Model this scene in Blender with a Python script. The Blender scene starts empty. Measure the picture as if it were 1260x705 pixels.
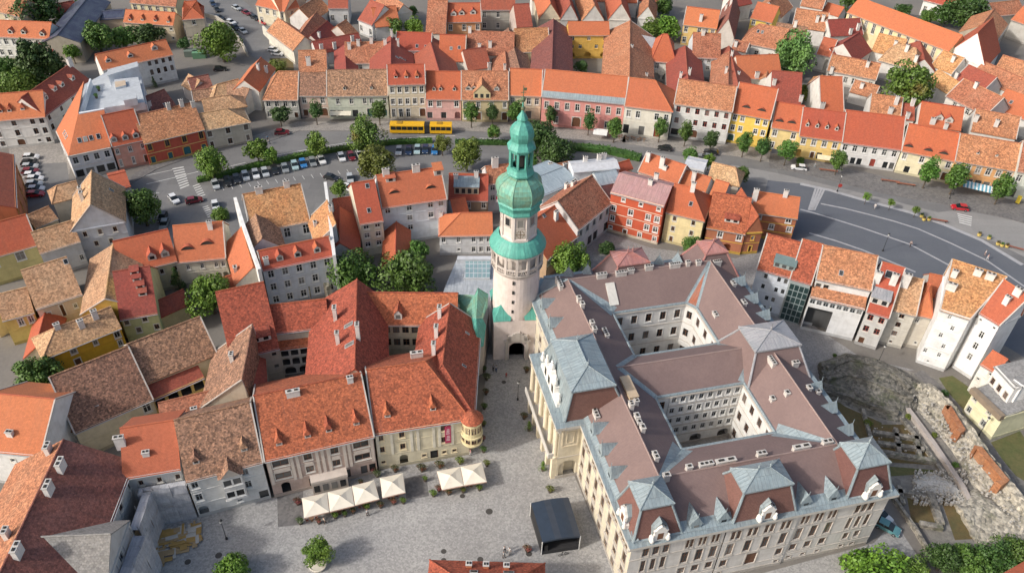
import bpy, math, random
from mathutils import Vector, Matrix
random.seed(7)
SC = bpy.context.scene
COL = SC.collection
V = Vector
# ------------------------------------------------------------------ camera
FPX, PH = 1000.0, 117.0                       # focal length in photo pixels, flying height in metres
_dx, _dy = 588.0 - 630.0, 1570.0 - 352.5      # where the plumb line vanishes, from the picture centre
ROLL = math.atan2(-_dx, _dy)
PITCH = math.atan(FPX / math.hypot(_dx, _dy))
CF = V((0, math.cos(PITCH), -math.sin(PITCH)))
_u0 = V((0, math.sin(PITCH), math.cos(PITCH)))
_r0 = V((1, 0, 0))
CR = math.cos(ROLL) * _r0 + math.sin(ROLL) * _u0
CU = -math.sin(ROLL) * _r0 + math.cos(ROLL) * _u0
CC = V((0, 0, PH))
cam_data = bpy.data.cameras.new('camera')
cam = bpy.data.objects.new('camera', cam_data)
COL.objects.link(cam)
cam_data.sensor_width = 36.0
cam_data.lens = 36.0 * FPX / 1260.0
cam_data.clip_end = 6000.0
cam_data.clip_start = 0.5
M = Matrix((CR, CU, -CF)).transposed().to_4x4()
M.translation = CC
cam.matrix_world = M
SC.camera = cam
# ------------------------------------------------------------------ sky, sun, exposure
SUN_EL = math.radians(35.0)
SUN_DIR = V((-0.89, -0.455, 0)).normalized()   # horizontal direction towards the sun
w = bpy.data.worlds.new('World')
SC.world = w
w.use_nodes = True
nt = w.node_tree
nt.nodes.clear()
o = nt.nodes.new('ShaderNodeOutputWorld')
bg = nt.nodes.new('ShaderNodeBackground')
sky = nt.nodes.new('ShaderNodeTexSky')
sky.sky_type = 'NISHITA'
sky.sun_disc = False
sky.sun_elevation = SUN_EL
sky.sun_rotation = math.atan2(SUN_DIR.x, SUN_DIR.y)
sky.air_density = 1.2
sky.dust_density = 5.0
nt.links.new(sky.outputs[0], bg.inputs[0])
bg.inputs[1].default_value = 0.15
nt.links.new(bg.outputs[0], o.inputs[0])
sl = bpy.data.lights.new('sun', 'SUN')
sl.energy = 2.6
sl.angle = math.radians(3.5)
sl.color = (1.0, 0.96, 0.91)
so = bpy.data.objects.new('sun', sl)
COL.objects.link(so)
_sd = V((SUN_DIR.x * math.cos(SUN_EL), SUN_DIR.y * math.cos(SUN_EL), math.sin(SUN_EL)))
so.rotation_euler = _sd.to_track_quat('Z', 'Y').to_euler()
so.location = (-150, -60, 200)
SC.view_settings.view_transform = 'Standard'
SC.view_settings.look = 'None'
SC.view_settings.exposure = 0.13
SC.view_settings.gamma = 1.0
SC.render.engine = 'CYCLES'
SC.cycles.max_bounces = 5
SC.cycles.diffuse_bounces = 3
SC.cycles.use_denoising = True

# ------------------------------------------------------------------ survey helper: photo point at a known height -> metres
def P(x, y, z=0.0):
    d = CF + CR * ((x - 630.0) / FPX) + CU * ((352.5 - y) / FPX)
    return CC + d * ((z - PH) / d.z)

def ray(x, y):
    return (CF + CR * ((x - 630.0) / FPX) + CU * ((352.5 - y) / FPX)).normalized()

# ------------------------------------------------------------------ materials
MATS = {}
def new_mat(name):
    m = bpy.data.materials.new(name)
    m.use_nodes = True
    n = m.node_tree
    n.nodes.clear()
    out = n.nodes.new('ShaderNodeOutputMaterial')
    b = n.nodes.new('ShaderNodeBsdfPrincipled')
    n.links.new(b.outputs[0], out.inputs[0])
    b.inputs['Roughness'].default_value = 0.8
    return m, n, b

def nd(n, t, **k):
    x = n.nodes.new(t)
    for a, v in k.items():
        setattr(x, a, v)
    return x

def noise(n, vec, scale, detail=3.0, rough=0.6):
    t = nd(n, 'ShaderNodeTexNoise')
    t.inputs['Scale'].default_value = scale
    t.inputs['Detail'].default_value = detail
    t.inputs['Roughness'].default_value = rough
    n.links.new(vec, t.inputs['Vector'])
    return t.outputs['Fac']

def ramp(n, fac, stops):
    r = nd(n, 'ShaderNodeValToRGB')
    el = r.color_ramp.elements
    while len(el) > 1:
        el.remove(el[-1])
    el[0].position, c = stops[0]
    el[0].color = (*c, 1) if len(c) == 3 else c
    for p, c in stops[1:]:
        e = el.new(p)
        e.color = (*c, 1)
    n.links.new(fac, r.inputs[0])
    return r.outputs[0]

def mix(n, fac, a, b, mode='MIX'):
    x = nd(n, 'ShaderNodeMix', data_type='RGBA', blend_type=mode)
    for s, v in ((x.inputs[0], fac), (x.inputs[6], a), (x.inputs[7], b)):
        if isinstance(v, (int, float)):
            s.default_value = v
        elif isinstance(v, tuple):
            s.default_value = (*v, 1)
        else:
            n.links.new(v, s)
    return x.outputs[2]

def mrange(n, v, a, b, c, d):
    x = nd(n, 'ShaderNodeMapRange')
    n.links.new(v, x.inputs[0])
    for i, q in enumerate((a, b, c, d)):
        x.inputs[i + 1].default_value = q
    return x.outputs[0]

def bump(n, b, h, strength=0.3, dist=0.05):
    x = nd(n, 'ShaderNodeBump')
    x.inputs['Strength'].default_value = strength
    x.inputs['Distance'].default_value = dist
    n.links.new(h, x.inputs['Height'])
    n.links.new(x.outputs[0], b.inputs['Normal'])

def scale3(c, k):
    return tuple(min(1.0, v * k) for v in c)

def mat_tile(key, c1, c2, c3, patch=0.5, cell=0.42, moss=(0.12, 0.10, 0.07), mossamt=0.25, spot=0.0, mot=0.12):
    """clay roof tiles: c1/c2 alternate from tile to tile, c3 weathers in patches"""
    if key in MATS:
        return MATS[key]
    m, n, b = new_mat(key)
    uv = nd(n, 'ShaderNodeUVMap').outputs[0]
    oi = nd(n, 'ShaderNodeObjectInfo').outputs['Random']
    add = nd(n, 'ShaderNodeVectorMath', operation='ADD')
    comb = nd(n, 'ShaderNodeVectorMath', operation='SCALE')
    cxyz = nd(n, 'ShaderNodeCombineXYZ')
    for i in range(3):
        n.links.new(oi, cxyz.inputs[i])
    comb.inputs['Scale'].default_value = 300.0
    n.links.new(cxyz.outputs[0], comb.inputs[0])
    n.links.new(uv, add.inputs[0])
    n.links.new(comb.outputs[0], add.inputs[1])
    vec = add.outputs[0]
    br = nd(n, 'ShaderNodeTexBrick')
    br.inputs['Scale'].default_value = 1.0
    br.inputs['Brick Width'].default_value = cell
    br.inputs['Row Height'].default_value = cell * 0.8
    br.inputs['Mortar Size'].default_value = 0.03
    br.inputs['Color1'].default_value = (*c1, 1)
    br.inputs['Color2'].default_value = (*c2, 1)
    br.inputs['Mortar'].default_value = (*scale3(c1, 0.72), 1)
    n.links.new(vec, br.inputs['Vector'])
    p = noise(n, vec, 0.22, 5.0, 0.65)
    pf = mrange(n, p, 0.42, 0.66, 0.0, 1.0)
    col = mix(n, pf, br.outputs['Color'], mix(n, 0.35, c3, br.outputs['Color']))
    mf = nd(n, 'ShaderNodeMath', operation='MULTIPLY')
    mf.inputs[1].default_value = patch
    n.links.new(pf, mf.inputs[0])
    col = mix(n, mf.outputs[0], br.outputs['Color'], mix(n, 0.25, c3, br.outputs['Color']))
    fine = noise(n, vec, 3.2, 3.0, 0.7)
    lo, hi = 1 - mot * 1.6, 1 + mot * 1.5
    col = mix(n, 1.0, col, ramp(n, fine, [(0.3, (lo, lo * .99, lo * .98)), (0.5, (1, 1, 1)), (0.7, (hi, hi, hi * .98))]), 'MULTIPLY')
    vc = nd(n, 'ShaderNodeTexVoronoi')
    vc.inputs['Scale'].default_value = 3.0
    n.links.new(vec, vc.inputs['Vector'])
    sp = nd(n, 'ShaderNodeSeparateColor')
    n.links.new(vc.outputs['Color'], sp.inputs[0])
    col = mix(n, 1.0, col, ramp(n, sp.outputs[0], [(0.0, (lo, lo, lo)), (1.0, (hi, hi, hi))]), 'MULTIPLY')
    # streaks running down the slope
    mp = nd(n, 'ShaderNodeMapping')
    mp.inputs['Scale'].default_value = (1.4, 0.12, 1.0)
    n.links.new(vec, mp.inputs[0])
    st = noise(n, mp.outputs[0], 1.0, 4.0, 0.6)
    sf = mrange(n, st, 0.52, 0.75, 0.0, mossamt)
    col = mix(n, sf, col, moss)
    if spot:
        vo = nd(n, 'ShaderNodeTexVoronoi')
        vo.inputs['Scale'].default_value = 0.9
        n.links.new(vec, vo.inputs['Vector'])
        cut = mrange(n, vo.outputs['Distance'], 0.12, 0.2, spot, 0.0)
        col = mix(n, cut, col, scale3(c2, 0.45))
    val = nd(n, 'ShaderNodeHueSaturation')
    n.links.new(mrange(n, oi, 0, 1, 0.86, 1.12), val.inputs['Value'])
    n.links.new(mrange(n, oi, 0, 1, 0.492, 0.506), val.inputs['Hue'])
    n.links.new(col, val.inputs['Color'])
    n.links.new(val.outputs[0], b.inputs['Base Color'])
    b.inputs['Roughness'].default_value = 0.85
    bump(n, b, br.outputs['Fac'], 0.35, -0.04)
    MATS[key] = m
    return m

def mat_plaster(c, dirt=0.3, key=None):
    key = key or 'plaster_%02d_%02d_%02d_%02d' % tuple(int(99 * q) for q in (*c, dirt))
    if key in MATS:
        return MATS[key]
    m, n, b = new_mat(key)
    uv = nd(n, 'ShaderNodeUVMap').outputs[0]
    f = noise(n, uv, 0.5, 5.0, 0.65)
    col = mix(n, 1.0, c, ramp(n, f, [(0.3, (0.82, 0.81, 0.79)), (0.55, (1, 1, 1)), (0.8, (1.06, 1.06, 1.06))]), 'MULTIPLY')
    mp = nd(n, 'ShaderNodeMapping')
    mp.inputs['Scale'].default_value = (1.6, 0.18, 1.0)
    n.links.new(uv, mp.inputs[0])
    s = mrange(n, noise(n, mp.outputs[0], 1.0, 4.0), 0.5, 0.75, 0.0, dirt)
    col = mix(n, s, col, scale3(c, 0.55))
    n.links.new(col, b.inputs['Base Color'])
    b.inputs['Roughness'].default_value = 0.9
    bump(n, b, noise(n, uv, 6.0, 4.0), 0.15, 0.02)
    MATS[key] = m
    return m

def mat_flat(key, c, rough=0.6, metal=0.0, var=0.12, sc=1.0):
    if key in MATS:
        return MATS[key]
    m, n, b = new_mat(key)
    tc = nd(n, 'ShaderNodeTexCoord').outputs['Object']
    f = noise(n, tc, sc, 4.0)
    col = mix(n, 1.0, c, ramp(n, f, [(0.3, (1 - var,) * 3), (0.7, (1 + var,) * 3)]), 'MULTIPLY')
    n.links.new(col, b.inputs['Base Color'])
    b.inputs['Roughness'].default_value = rough
    b.inputs['Metallic'].default_value = metal
    MATS[key] = m
    return m

def mat_seam(key, c, c2, seam=0.6, rough=0.45, stain=(0.2, 0.25, 0.27), stainamt=0.35, bumpy=0.5, row=2.2):
    """standing-seam sheet metal: ribs run up the slope every `seam` metres"""
    if key in MATS:
        return MATS[key]
    m, n, b = new_mat(key)
    uv = nd(n, 'ShaderNodeUVMap').outputs[0]
    br = nd(n, 'ShaderNodeTexBrick')
    br.offset = 0.5
    br.inputs['Scale'].default_value = 1.0
    br.inputs['Brick Width'].default_value = seam
    br.inputs['Row Height'].default_value = row
    br.inputs['Mortar Size'].default_value = 0.035
    br.inputs['Color1'].default_value = (*c, 1)
    br.inputs['Color2'].default_value = (*c2, 1)
    br.inputs['Mortar'].default_value = (*scale3(c, 0.7), 1)
    n.links.new(uv, br.inputs['Vector'])
    f = noise(n, uv, 0.35, 6.0, 0.7)
    col = mix(n, mrange(n, f, 0.42, 0.68, 0.0, stainamt), br.outputs['Color'], stain)
    mp = nd(n, 'ShaderNodeMapping')
    mp.inputs['Scale'].default_value = (2.6, 0.3, 1.0)
    n.links.new(uv, mp.inputs[0])
    col = mix(n, 1.0, col, ramp(n, noise(n, mp.outputs[0], 1.0, 5.0, 0.7), [(0.3, (0.74, 0.76, 0.78)), (0.5, (1, 1, 1)), (0.68, (1.22, 1.2, 1.16))]), 'MULTIPLY')
    col = mix(n, 1.0, col, ramp(n, noise(n, uv, 2.5, 4.0), [(0.3, (0.9, 0.9, 0.9)), (0.7, (1.07, 1.07, 1.07))]), 'MULTIPLY')
    n.links.new(col, b.inputs['Base Color'])
    b.inputs['Roughness'].default_value = rough
    bump(n, b, br.outputs['Fac'], bumpy, 0.05)
    MATS[key] = m
    return m

def mat_ground(key, c, c2, sc=0.15, cell=0.0, var=0.2, rough=0.9, patch=0.0):
    if key in MATS:
        return MATS[key]
    m, n, b = new_mat(key)
    uv = nd(n, 'ShaderNodeUVMap').outputs[0]
    f = noise(n, uv, sc, 6.0, 0.65)
    col = mix(n, mrange(n, f, 0.35, 0.68, 0.0, 1.0), c, c2)
    col = mix(n, 1.0, col, ramp(n, noise(n, uv, 1.7, 6.0, 0.75), [(0.25, (1 - var,) * 3), (0.75, (1 + var,) * 3)]), 'MULTIPLY')
    if cell:
        vo = nd(n, 'ShaderNodeTexVoronoi')
        vo.inputs['Scale'].default_value = 1.0 / cell
        n.links.new(uv, vo.inputs['Vector'])
        sep = nd(n, 'ShaderNodeSeparateColor')
        n.links.new(vo.outputs['Color'], sep.inputs[0])
        col = mix(n, 1.0, col, ramp(n, sep.outputs[0], [(0.0, (0.8, 0.8, 0.81)), (1.0, (1.18, 1.18, 1.17))]), 'MULTIPLY')
        bump(n, b, vo.outputs['Distance'], 0.4, -0.03)
    else:
        bump(n, b, noise(n, uv, 8.0, 3.0), 0.15, 0.02)
    if patch:
        br = nd(n, 'ShaderNodeTexBrick')
        br.offset = 0.37
        br.squash = 1.7
        for k_, v_ in (('Scale', 1.0), ('Brick Width', 7.3), ('Row Height', 3.1), ('Mortar Size', 0.05)):
            br.inputs[k_].default_value = v_
        for k_, v_ in (('Color1', 1 - patch), ('Color2', 1 + patch), ('Mortar', 1 - patch * 1.6)):
            br.inputs[k_].default_value = (v_, v_, v_, 1)
        n.links.new(uv, br.inputs['Vector'])
        col = mix(n, 1.0, col, br.outputs['Color'], 'MULTIPLY')
    n.links.new(col, b.inputs['Base Color'])
    b.inputs['Roughness'].default_value = rough
    MATS[key] = m
    return m

def mat_strata(key, c1, c2):
    """weathered masonry in rough level courses"""
    if key in MATS:
        return MATS[key]
    m, n, b = new_mat(key)
    tc = nd(n, 'ShaderNodeTexCoord').outputs['Object']
    mp = nd(n, 'ShaderNodeMapping')
    mp.inputs['Scale'].default_value = (0.5, 0.5, 4.0)
    n.links.new(tc, mp.inputs[0])
    a = noise(n, mp.outputs[0], 1.0, 6.0, 0.75)
    col = ramp(n, a, [(0.32, c2), (0.5, c1), (0.68, scale3(c1, 1.35))])
    vo = nd(n, 'ShaderNodeTexVoronoi')
    vo.inputs['Scale'].default_value = 2.0
    n.links.new(tc, vo.inputs['Vector'])
    sp = nd(n, 'ShaderNodeSeparateColor')
    n.links.new(vo.outputs['Color'], sp.inputs[0])
    col = mix(n, 1.0, col, ramp(n, sp.outputs[0], [(0.0, (0.6, 0.6, 0.6)), (1.0, (1.35, 1.33, 1.3))]), 'MULTIPLY')
    col = mix(n, mrange(n, noise(n, tc, 0.35, 4.0), 0.55, 0.7, 0.0, 0.55), col, (0.07, 0.085, 0.03))
    n.links.new(col, b.inputs['Base Color'])
    b.inputs['Roughness'].default_value = 0.95
    bump(n, b, vo.outputs['Distance'], 0.8, -0.15)
    MATS[key] = m
    return m

def mat_glass():
    if 'window_glass' in MATS:
        return MATS['window_glass']
    m, n, b = new_mat('window_glass')
    oi = nd(n, 'ShaderNodeObjectInfo').outputs['Random']
    n.links.new(ramp(n, oi, [(0.0, (0.012, 0.014, 0.016)), (0.5, (0.035, 0.038, 0.04)), (0.75, (0.10, 0.10, 0.098)), (1.0, (0.24, 0.23, 0.21))]), b.inputs['Base Color'])
    b.inputs['Roughness'].default_value = 0.18
    MATS['window_glass'] = m
    return m

def mat_leaf(key, c1, c2, c3=None):
    if key in MATS:
        return MATS[key]
    m, n, b = new_mat(key)
    tc = nd(n, 'ShaderNodeTexCoord').outputs['Object']
    oi = nd(n, 'ShaderNodeObjectInfo').outputs['Random']
    f = noise(n, tc, 0.55, 4.0, 0.7)
    col = mix(n, mrange(n, f, 0.35, 0.65, 0.0, 1.0), c1, c2)
    if c3:
        g = noise(n, tc, 0.9, 2.0)
        col = mix(n, mrange(n, g, 0.58, 0.68, 0.0, 0.8), col, c3)
    gi = nd(n, 'ShaderNodeNewGeometry').outputs['Random Per Island']
    col = mix(n, 1.0, col, ramp(n, gi, [(0.0, (0.65, 0.68, 0.6)), (1.0, (1.35, 1.32, 1.25))]), 'MULTIPLY')
    hs = nd(n, 'ShaderNodeHueSaturation')
    n.links.new(mrange(n, oi, 0, 1, 0.8, 1.2), hs.inputs['Value'])
    n.links.new(mrange(n, oi, 0, 1, 0.485, 0.51), hs.inputs['Hue'])
    n.links.new(col, hs.inputs['Color'])
    n.links.new(hs.outputs[0], b.inputs['Base Color'])
    b.inputs['Roughness'].default_value = 0.6
    MATS[key] = m
    return m

# roofs
T_RED = lambda: mat_tile('tile_red', (0.49, 0.120, 0.055), (0.43, 0.103, 0.05), (0.36, 0.10, 0.058), 0.5, 0.3, (0.2, 0.09, 0.06), 0.25, 0, 0.06)
T_ORANGE = lambda: mat_tile('tile_orange', (0.54, 0.163, 0.072), (0.48, 0.143, 0.066), (0.41, 0.13, 0.065), 0.5, 0.3, (0.28, 0.13, 0.08), 0.25, 0, 0.055)
T_DARKRED = lambda: mat_tile('tile_dark_red', (0.37, 0.09, 0.055), (0.29, 0.073, 0.05), (0.23, 0.07, 0.05), 0.6, 0.34, (0.13, 0.07, 0.055), 0.3, 0, 0.1)
T_MOTTLED = lambda: mat_tile('tile_mottled_red', (0.43, 0.116, 0.054), (0.27, 0.072, 0.038), (0.37, 0.105, 0.054), 0.5, 0.34, (0.2, 0.08, 0.06), 0.3, 0, 0.21)
T_BROWN = lambda: mat_tile('tile_brown', (0.36, 0.195, 0.118), (0.18, 0.105, 0.075), (0.27, 0.155, 0.105), 0.6, 0.36, (0.12, 0.085, 0.065), 0.35, 0, 0.3)
T_RUST = lambda: mat_tile('tile_rust', (0.47, 0.195, 0.098), (0.32, 0.125, 0.07), (0.42, 0.22, 0.13), 0.6, 0.36, (0.18, 0.1, 0.065), 0.35, 0, 0.24)
T_TAN = lambda: mat_tile('tile_tan', (0.54, 0.325, 0.175), (0.42, 0.235, 0.125), (0.52, 0.36, 0.22), 0.7, 0.36, (0.22, 0.15, 0.1), 0.35, 0.5, 0.22)
T_GOLD = lambda: mat_tile('tile_golden', (0.54, 0.275, 0.115), (0.42, 0.18, 0.08), (0.50, 0.32, 0.165), 0.6, 0.36, (0.24, 0.14, 0.08), 0.35, 0.6, 0.22)
T_PLUM = lambda: mat_tile('tile_plum', (0.205, 0.140, 0.133), (0.195, 0.133, 0.127), (0.23, 0.158, 0.148), 0.5, 0.25, (0.19, 0.125, 0.115), 0.2, 0, 0.03)
T_MAROON = lambda: mat_tile('tile_maroon', (0.28, 0.10, 0.075), (0.2, 0.078, 0.062), (0.18, 0.085, 0.075), 0.6, 0.34, (0.11, 0.065, 0.06), 0.3, 0, 0.18)
ZINC = lambda: mat_seam('zinc_sheet', (0.29, 0.355, 0.385), (0.255, 0.32, 0.35), stain=(0.20, 0.22, 0.225), stainamt=0.5, bumpy=0.8)
ZINCG = lambda: mat_seam('zinc_grey', (0.36, 0.36, 0.38), (0.33, 0.33, 0.35))
COPPER = lambda: mat_seam('copper_green', (0.12, 0.42, 0.345), (0.10, 0.38, 0.31), 0.7, 0.55, (0.06, 0.25, 0.21), 0.6, .5, 60)
COPPERO = lambda: mat_seam('copper_weathered', (0.14, 0.40, 0.325), (0.19, 0.40, 0.30), 0.8, 0.55, (0.21, 0.23, 0.12), 0.75, .5, 60)
PINKMETAL = lambda: mat_seam('pink_sheet', (0.42, 0.22, 0.20), (0.38, 0.18, 0.17), 0.7, 0.5, (0.45, 0.12, 0.06), 0.4)
VERGE = lambda: mat_flat('mortar', (0.47, 0.43, 0.39), 0.9)
WHITE = lambda: mat_plaster((0.78, 0.77, 0.75), 0.25)

# ------------------------------------------------------------------ mesh builder
Z3 = V((0, 0, 1))
def plane_uv(pts, nrm):
    if abs(nrm.z) > 0.995:
        return [(p.x, p.y) for p in pts]
    u = Z3.cross(nrm).normalized()
    v = nrm.cross(u)
    return [(p.dot(u), p.dot(v)) for p in pts]

def newell(pts):
    n = V((0, 0, 0))
    for i, p in enumerate(pts):
        q = pts[(i + 1) % len(pts)]
        n += V(((p.y - q.y) * (p.z + q.z), (p.z - q.z) * (p.x + q.x), (p.x - q.x) * (p.y + q.y)))
    return n.normalized() if n.length > 1e-12 else V((0, 0, 1))

class MB:
    def __init__(s):
        s.v, s.f, s.m, s.uv = [], [], [], []
    def face(s, pts, mi=0, up=None):
        pts = [V(p) for p in pts]
        n = newell(pts)
        if up is not None and n.dot(V(up)) < 0:
            pts.reverse()
            n = -n
        i = len(s.v)
        s.v += pts
        s.f.append(list(range(i, i + len(pts))))
        s.m.append(mi)
        s.uv += plane_uv(pts, n)
        return s
    def box(s, o, u, v, w, mi=0, skip=()):
        """parallelepiped from corner o with edge vectors u, v, w (right handed)"""
        o, u, v, w = V(o), V(u), V(v), V(w)
        fs = ((o, o + v, o + u + v, o + u), (o + w, o + u + w, o + u + v + w, o + v + w), (o, o + u, o + u + w, o + w),
              (o + u, o + u + v, o + u + v + w, o + u + w), (o + u + v, o + v, o + v + w, o + u + v + w), (o + v, o, o + w, o + v + w))
        for k, f in enumerate(fs):
            if k not in skip:
                s.face(f, mi)
        return s
    def cbox(s, c, dx, dy, dz, ang=0.0, mi=0):
        """box centred on c in plan, standing on c.z"""
        c = V(c)
        u = V((math.cos(ang), math.sin(ang), 0))
        v = V((-math.sin(ang), math.cos(ang), 0))
        return s.box(c - u * dx / 2 - v * dy / 2, u * dx, v * dy, Z3 * dz, mi)
    def lathe(s, c, prof, seg=24, mi=0, a0=0.0, a1=2 * math.pi, rot=0.0, cap=False):
        c = V(c)
        for (r0, z0), (r1, z1) in zip(prof, prof[1:]):
            for k in range(seg):
                t0 = rot + a0 + (a1 - a0) * k / seg
                t1 = rot + a0 + (a1 - a0) * (k + 1) / seg
                d0, d1 = V((math.cos(t0), math.sin(t0), 0)), V((math.cos(t1), math.sin(t1), 0))
                pts = [c + d0 * r0 + Z3 * z0, c + d1 * r0 + Z3 * z0, c + d1 * r1 + Z3 * z1, c + d0 * r1 + Z3 * z1]
                if r0 < 1e-6:
                    pts = [pts[0], pts[2], pts[3]]
                elif r1 < 1e-6:
                    pts = pts[:3]
                s.face(pts, mi)
        return s
    def tube(s, p, q, r0, r1=None, seg=6, mi=0, caps=True):
        p, q = V(p), V(q)
        r1 = r0 if r1 is None else r1
        d = (q - p).normalized()
        a = d.orthogonal().normalized()
        b = d.cross(a)
        R = [(a * math.cos(t) + b * math.sin(t)) for t in (2 * math.pi * k / seg for k in range(seg))]
        for k in range(seg):
            l = (k + 1) % seg
            s.face([p + R[k] * r0, p + R[l] * r0, q + R[l] * r1, q + R[k] * r1], mi)
        if caps:
            s.face([p + x * r0 for x in reversed(R)], mi)
            s.face([q + x * r1 for x in R], mi)
        return s
    def prism(s, poly, z0, z1, mi=0, top=None):
        """upright prism on a plan outline (counter-clockwise)"""
        a = [V((p[0], p[1], z0)) for p in poly]
        b = [V((p[0], p[1], z1)) for p in poly]
        k = len(a)
        for i in range(k):
            j = (i + 1) % k
            s.face([a[i], a[j], b[j], b[i]], mi)
        s.face(b, mi if top is None else top)
        return s
    def mesh(s, name, mats, smooth=False, off=None):
        me = bpy.data.meshes.new(name)
        vs = s.v if off is None else [p - off for p in s.v]
        me.from_pydata([tuple(p) for p in vs], [], s.f)
        for m in mats:
            me.materials.append(m)
        me.polygons.foreach_set('material_index', s.m)
        ul = me.uv_layers.new(name='UVMap')
        ul.data.foreach_set('uv', [c for q in s.uv for c in q])
        if smooth:
            me.polygons.foreach_set('use_smooth', [True] * len(s.f))
        me.update()
        return me

def link(name, me, parent=None, loc=None, rz=0.0):
    o = bpy.data.objects.new(name, me)
    COL.objects.link(o)
    if parent is not None:
        o.parent = parent
    if loc is not None:
        o.location = loc
    if rz:
        o.rotation_euler = (0, 0, rz)
    return o

def tag(o, label=None, cat=None, group=None, kind=None):
    for k, v in (('label', label), ('category', cat), ('group', group), ('kind', kind)):
        if v:
            o[k] = v
    return o

def empty(name, loc, label, cat, group=None, rz=0.0):
    return tag(link(name, None, None, loc, rz), label, cat, group)

def copy_tree(o, parent=None):
    c = o.copy()
    COL.objects.link(c)
    if parent is not None:
        c.parent = parent
    for ch in list(o.children):
        copy_tree(ch, c)
    return c

def structure(name, mb, mats, kind='structure'):
    return tag(link(name, mb.mesh(name, mats)), kind=kind)

# ------------------------------------------------------------------ windows (shared meshes)
WMESH = {}
def window_mesh(w, h, frame, sur, arch, mull):
    key = (round(w, 1), round(h, 1), frame, sur, arch, mull)
    if key in WMESH:
        return WMESH[key]
    w, h = key[0], key[1]
    f = MB()
    g = MB()
    if sur:
        t = 0.16
        for o, u, z in (((-w / 2 - t, -0.06, -t), (w + 2 * t, 0, 0), (0, 0, t)), ((-w / 2 - t, -0.06, h), (w + 2 * t, 0, 0), (0, 0, t + 0.05)),
                        ((-w / 2 - t, -0.058, 0), (t, 0, 0), (0, 0, h)), ((w / 2, -0.058, 0), (t, 0, 0), (0, 0, h))):
            f.box(o, u, (0, 0.06, 0), z, 1)
        f.box((-w / 2 - t - 0.06, -0.16, -t - 0.08), (w + 2 * t + 0.12, 0, 0), (0, 0.16, 0), (0, 0, 0.08), 1)
    b = 0.08
    y = 0.12
    for o, u, z in (((-w / 2, y, 0), (w, 0, 0), (0, 0, b)), ((-w / 2, y, h - b), (w, 0, 0), (0, 0, b)), ((-w / 2, y, b), (b, 0, 0), (0, 0, h - 2 * b)), ((w / 2 - b, y, b), (b, 0, 0), (0, 0, h - 2 * b))):
        f.box(o, u, (0, 0.05, 0), z, 0)
    if mull:
        f.box((-0.05, y, b), (0.1, 0, 0), (0, 0.05, 0), (0, 0, h - 2 * b), 0)
        f.box((-w / 2 + b, y + 0.003, h * 0.6), (w - 2 * b, 0, 0), (0, 0.045, 0), (0, 0, 0.08), 0)
    if arch:
        n = 6
        for sx in (-1, 1):
            pts = [(sx * w / 2, y - 0.02, h)]
            for k in range(n + 1):
                a = math.pi / 2 * k / n
                pts.append((sx * w / 2 * math.cos(a), y - 0.02, h - w / 2 * (1 - math.sin(a)) * 0.9))
            f.face(pts, 1, (0, -1, 0))
    g.face([(-w / 2, y + 0.035, 0), (w / 2, y + 0.035, 0), (w / 2, y + 0.035, h), (-w / 2, y + 0.035, h)], 0)
    fm = mat_flat('frame_' + frame, FRAMES[frame], 0.6, 0, 0.05)
    sm = mat_plaster(FRAMES[sur], 0.15) if sur else fm
    WMESH[key] = (f.mesh('window', [fm, sm]), g.mesh('pane', [mat_glass()]))
    return WMESH[key]

FRAMES = {'white': (0.72, 0.72, 0.70), 'brown': (0.16, 0.07, 0.035), 'grey': (0.35, 0.37, 0.38), 'dark': (0.05, 0.05, 0.05), 'green': (0.05, 0.13, 0.11),
          'cream': (0.72, 0.62, 0.42), 'stone': (0.45, 0.42, 0.38), 'yellow': (0.75, 0.48, 0.10), 'red': (0.35, 0.06, 0.04), 'teal': (0.03, 0.16, 0.2), 'ochre': (0.55, 0.3, 0.08), 'pale': (0.62, 0.60, 0.55)}

def door_mesh(w, h, col, sur, arch):
    key = ('door', round(w, 1), round(h, 1), col, sur, arch)
    if key in WMESH:
        return WMESH[key]
    w, h = key[1], key[2]
    f = MB()
    y = 0.16
    f.box((-w / 2, y, 0), (w, 0, 0), (0, 0.05, 0), (0, 0, h), 0)
    for k in range(2):
        for j in range(2):
            f.box((-w / 2 + 0.12 + k * w / 2, y - 0.03, 0.2 + j * h * 0.45), (w / 2 - 0.24, 0, 0), (0, 0.03, 0), (0, 0, h * 0.33), 0)
    if arch:
        for sx in (-1, 1):
            pts = [(sx * w / 2, y - 0.05, h)]
            for k in range(7):
                a = math.pi / 2 * k / 6
                pts.append((sx * w / 2 * math.cos(a), y - 0.05, h - w / 2 * (1 - math.sin(a)) * 0.8))
            f.face(pts, 1, (0, -1, 0))
    t = 0.2
    for o, u, z in (((-w / 2 - t, -0.07, h), (w + 2 * t, 0, 0), (0, 0, t)), ((-w / 2 - t, -0.068, 0), (t, 0, 0), (0, 0, h)), ((w / 2, -0.068, 0), (t, 0, 0), (0, 0, h))):
        f.box(o, u, (0, 0.07, 0), z, 1)
    WMESH[key] = f.mesh('door', [mat_flat('door_' + col, scale3(FRAMES[col], 0.8), 0.6), mat_plaster(FRAMES[sur or 'pale'], 0.15)])
    return WMESH[key]
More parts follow.
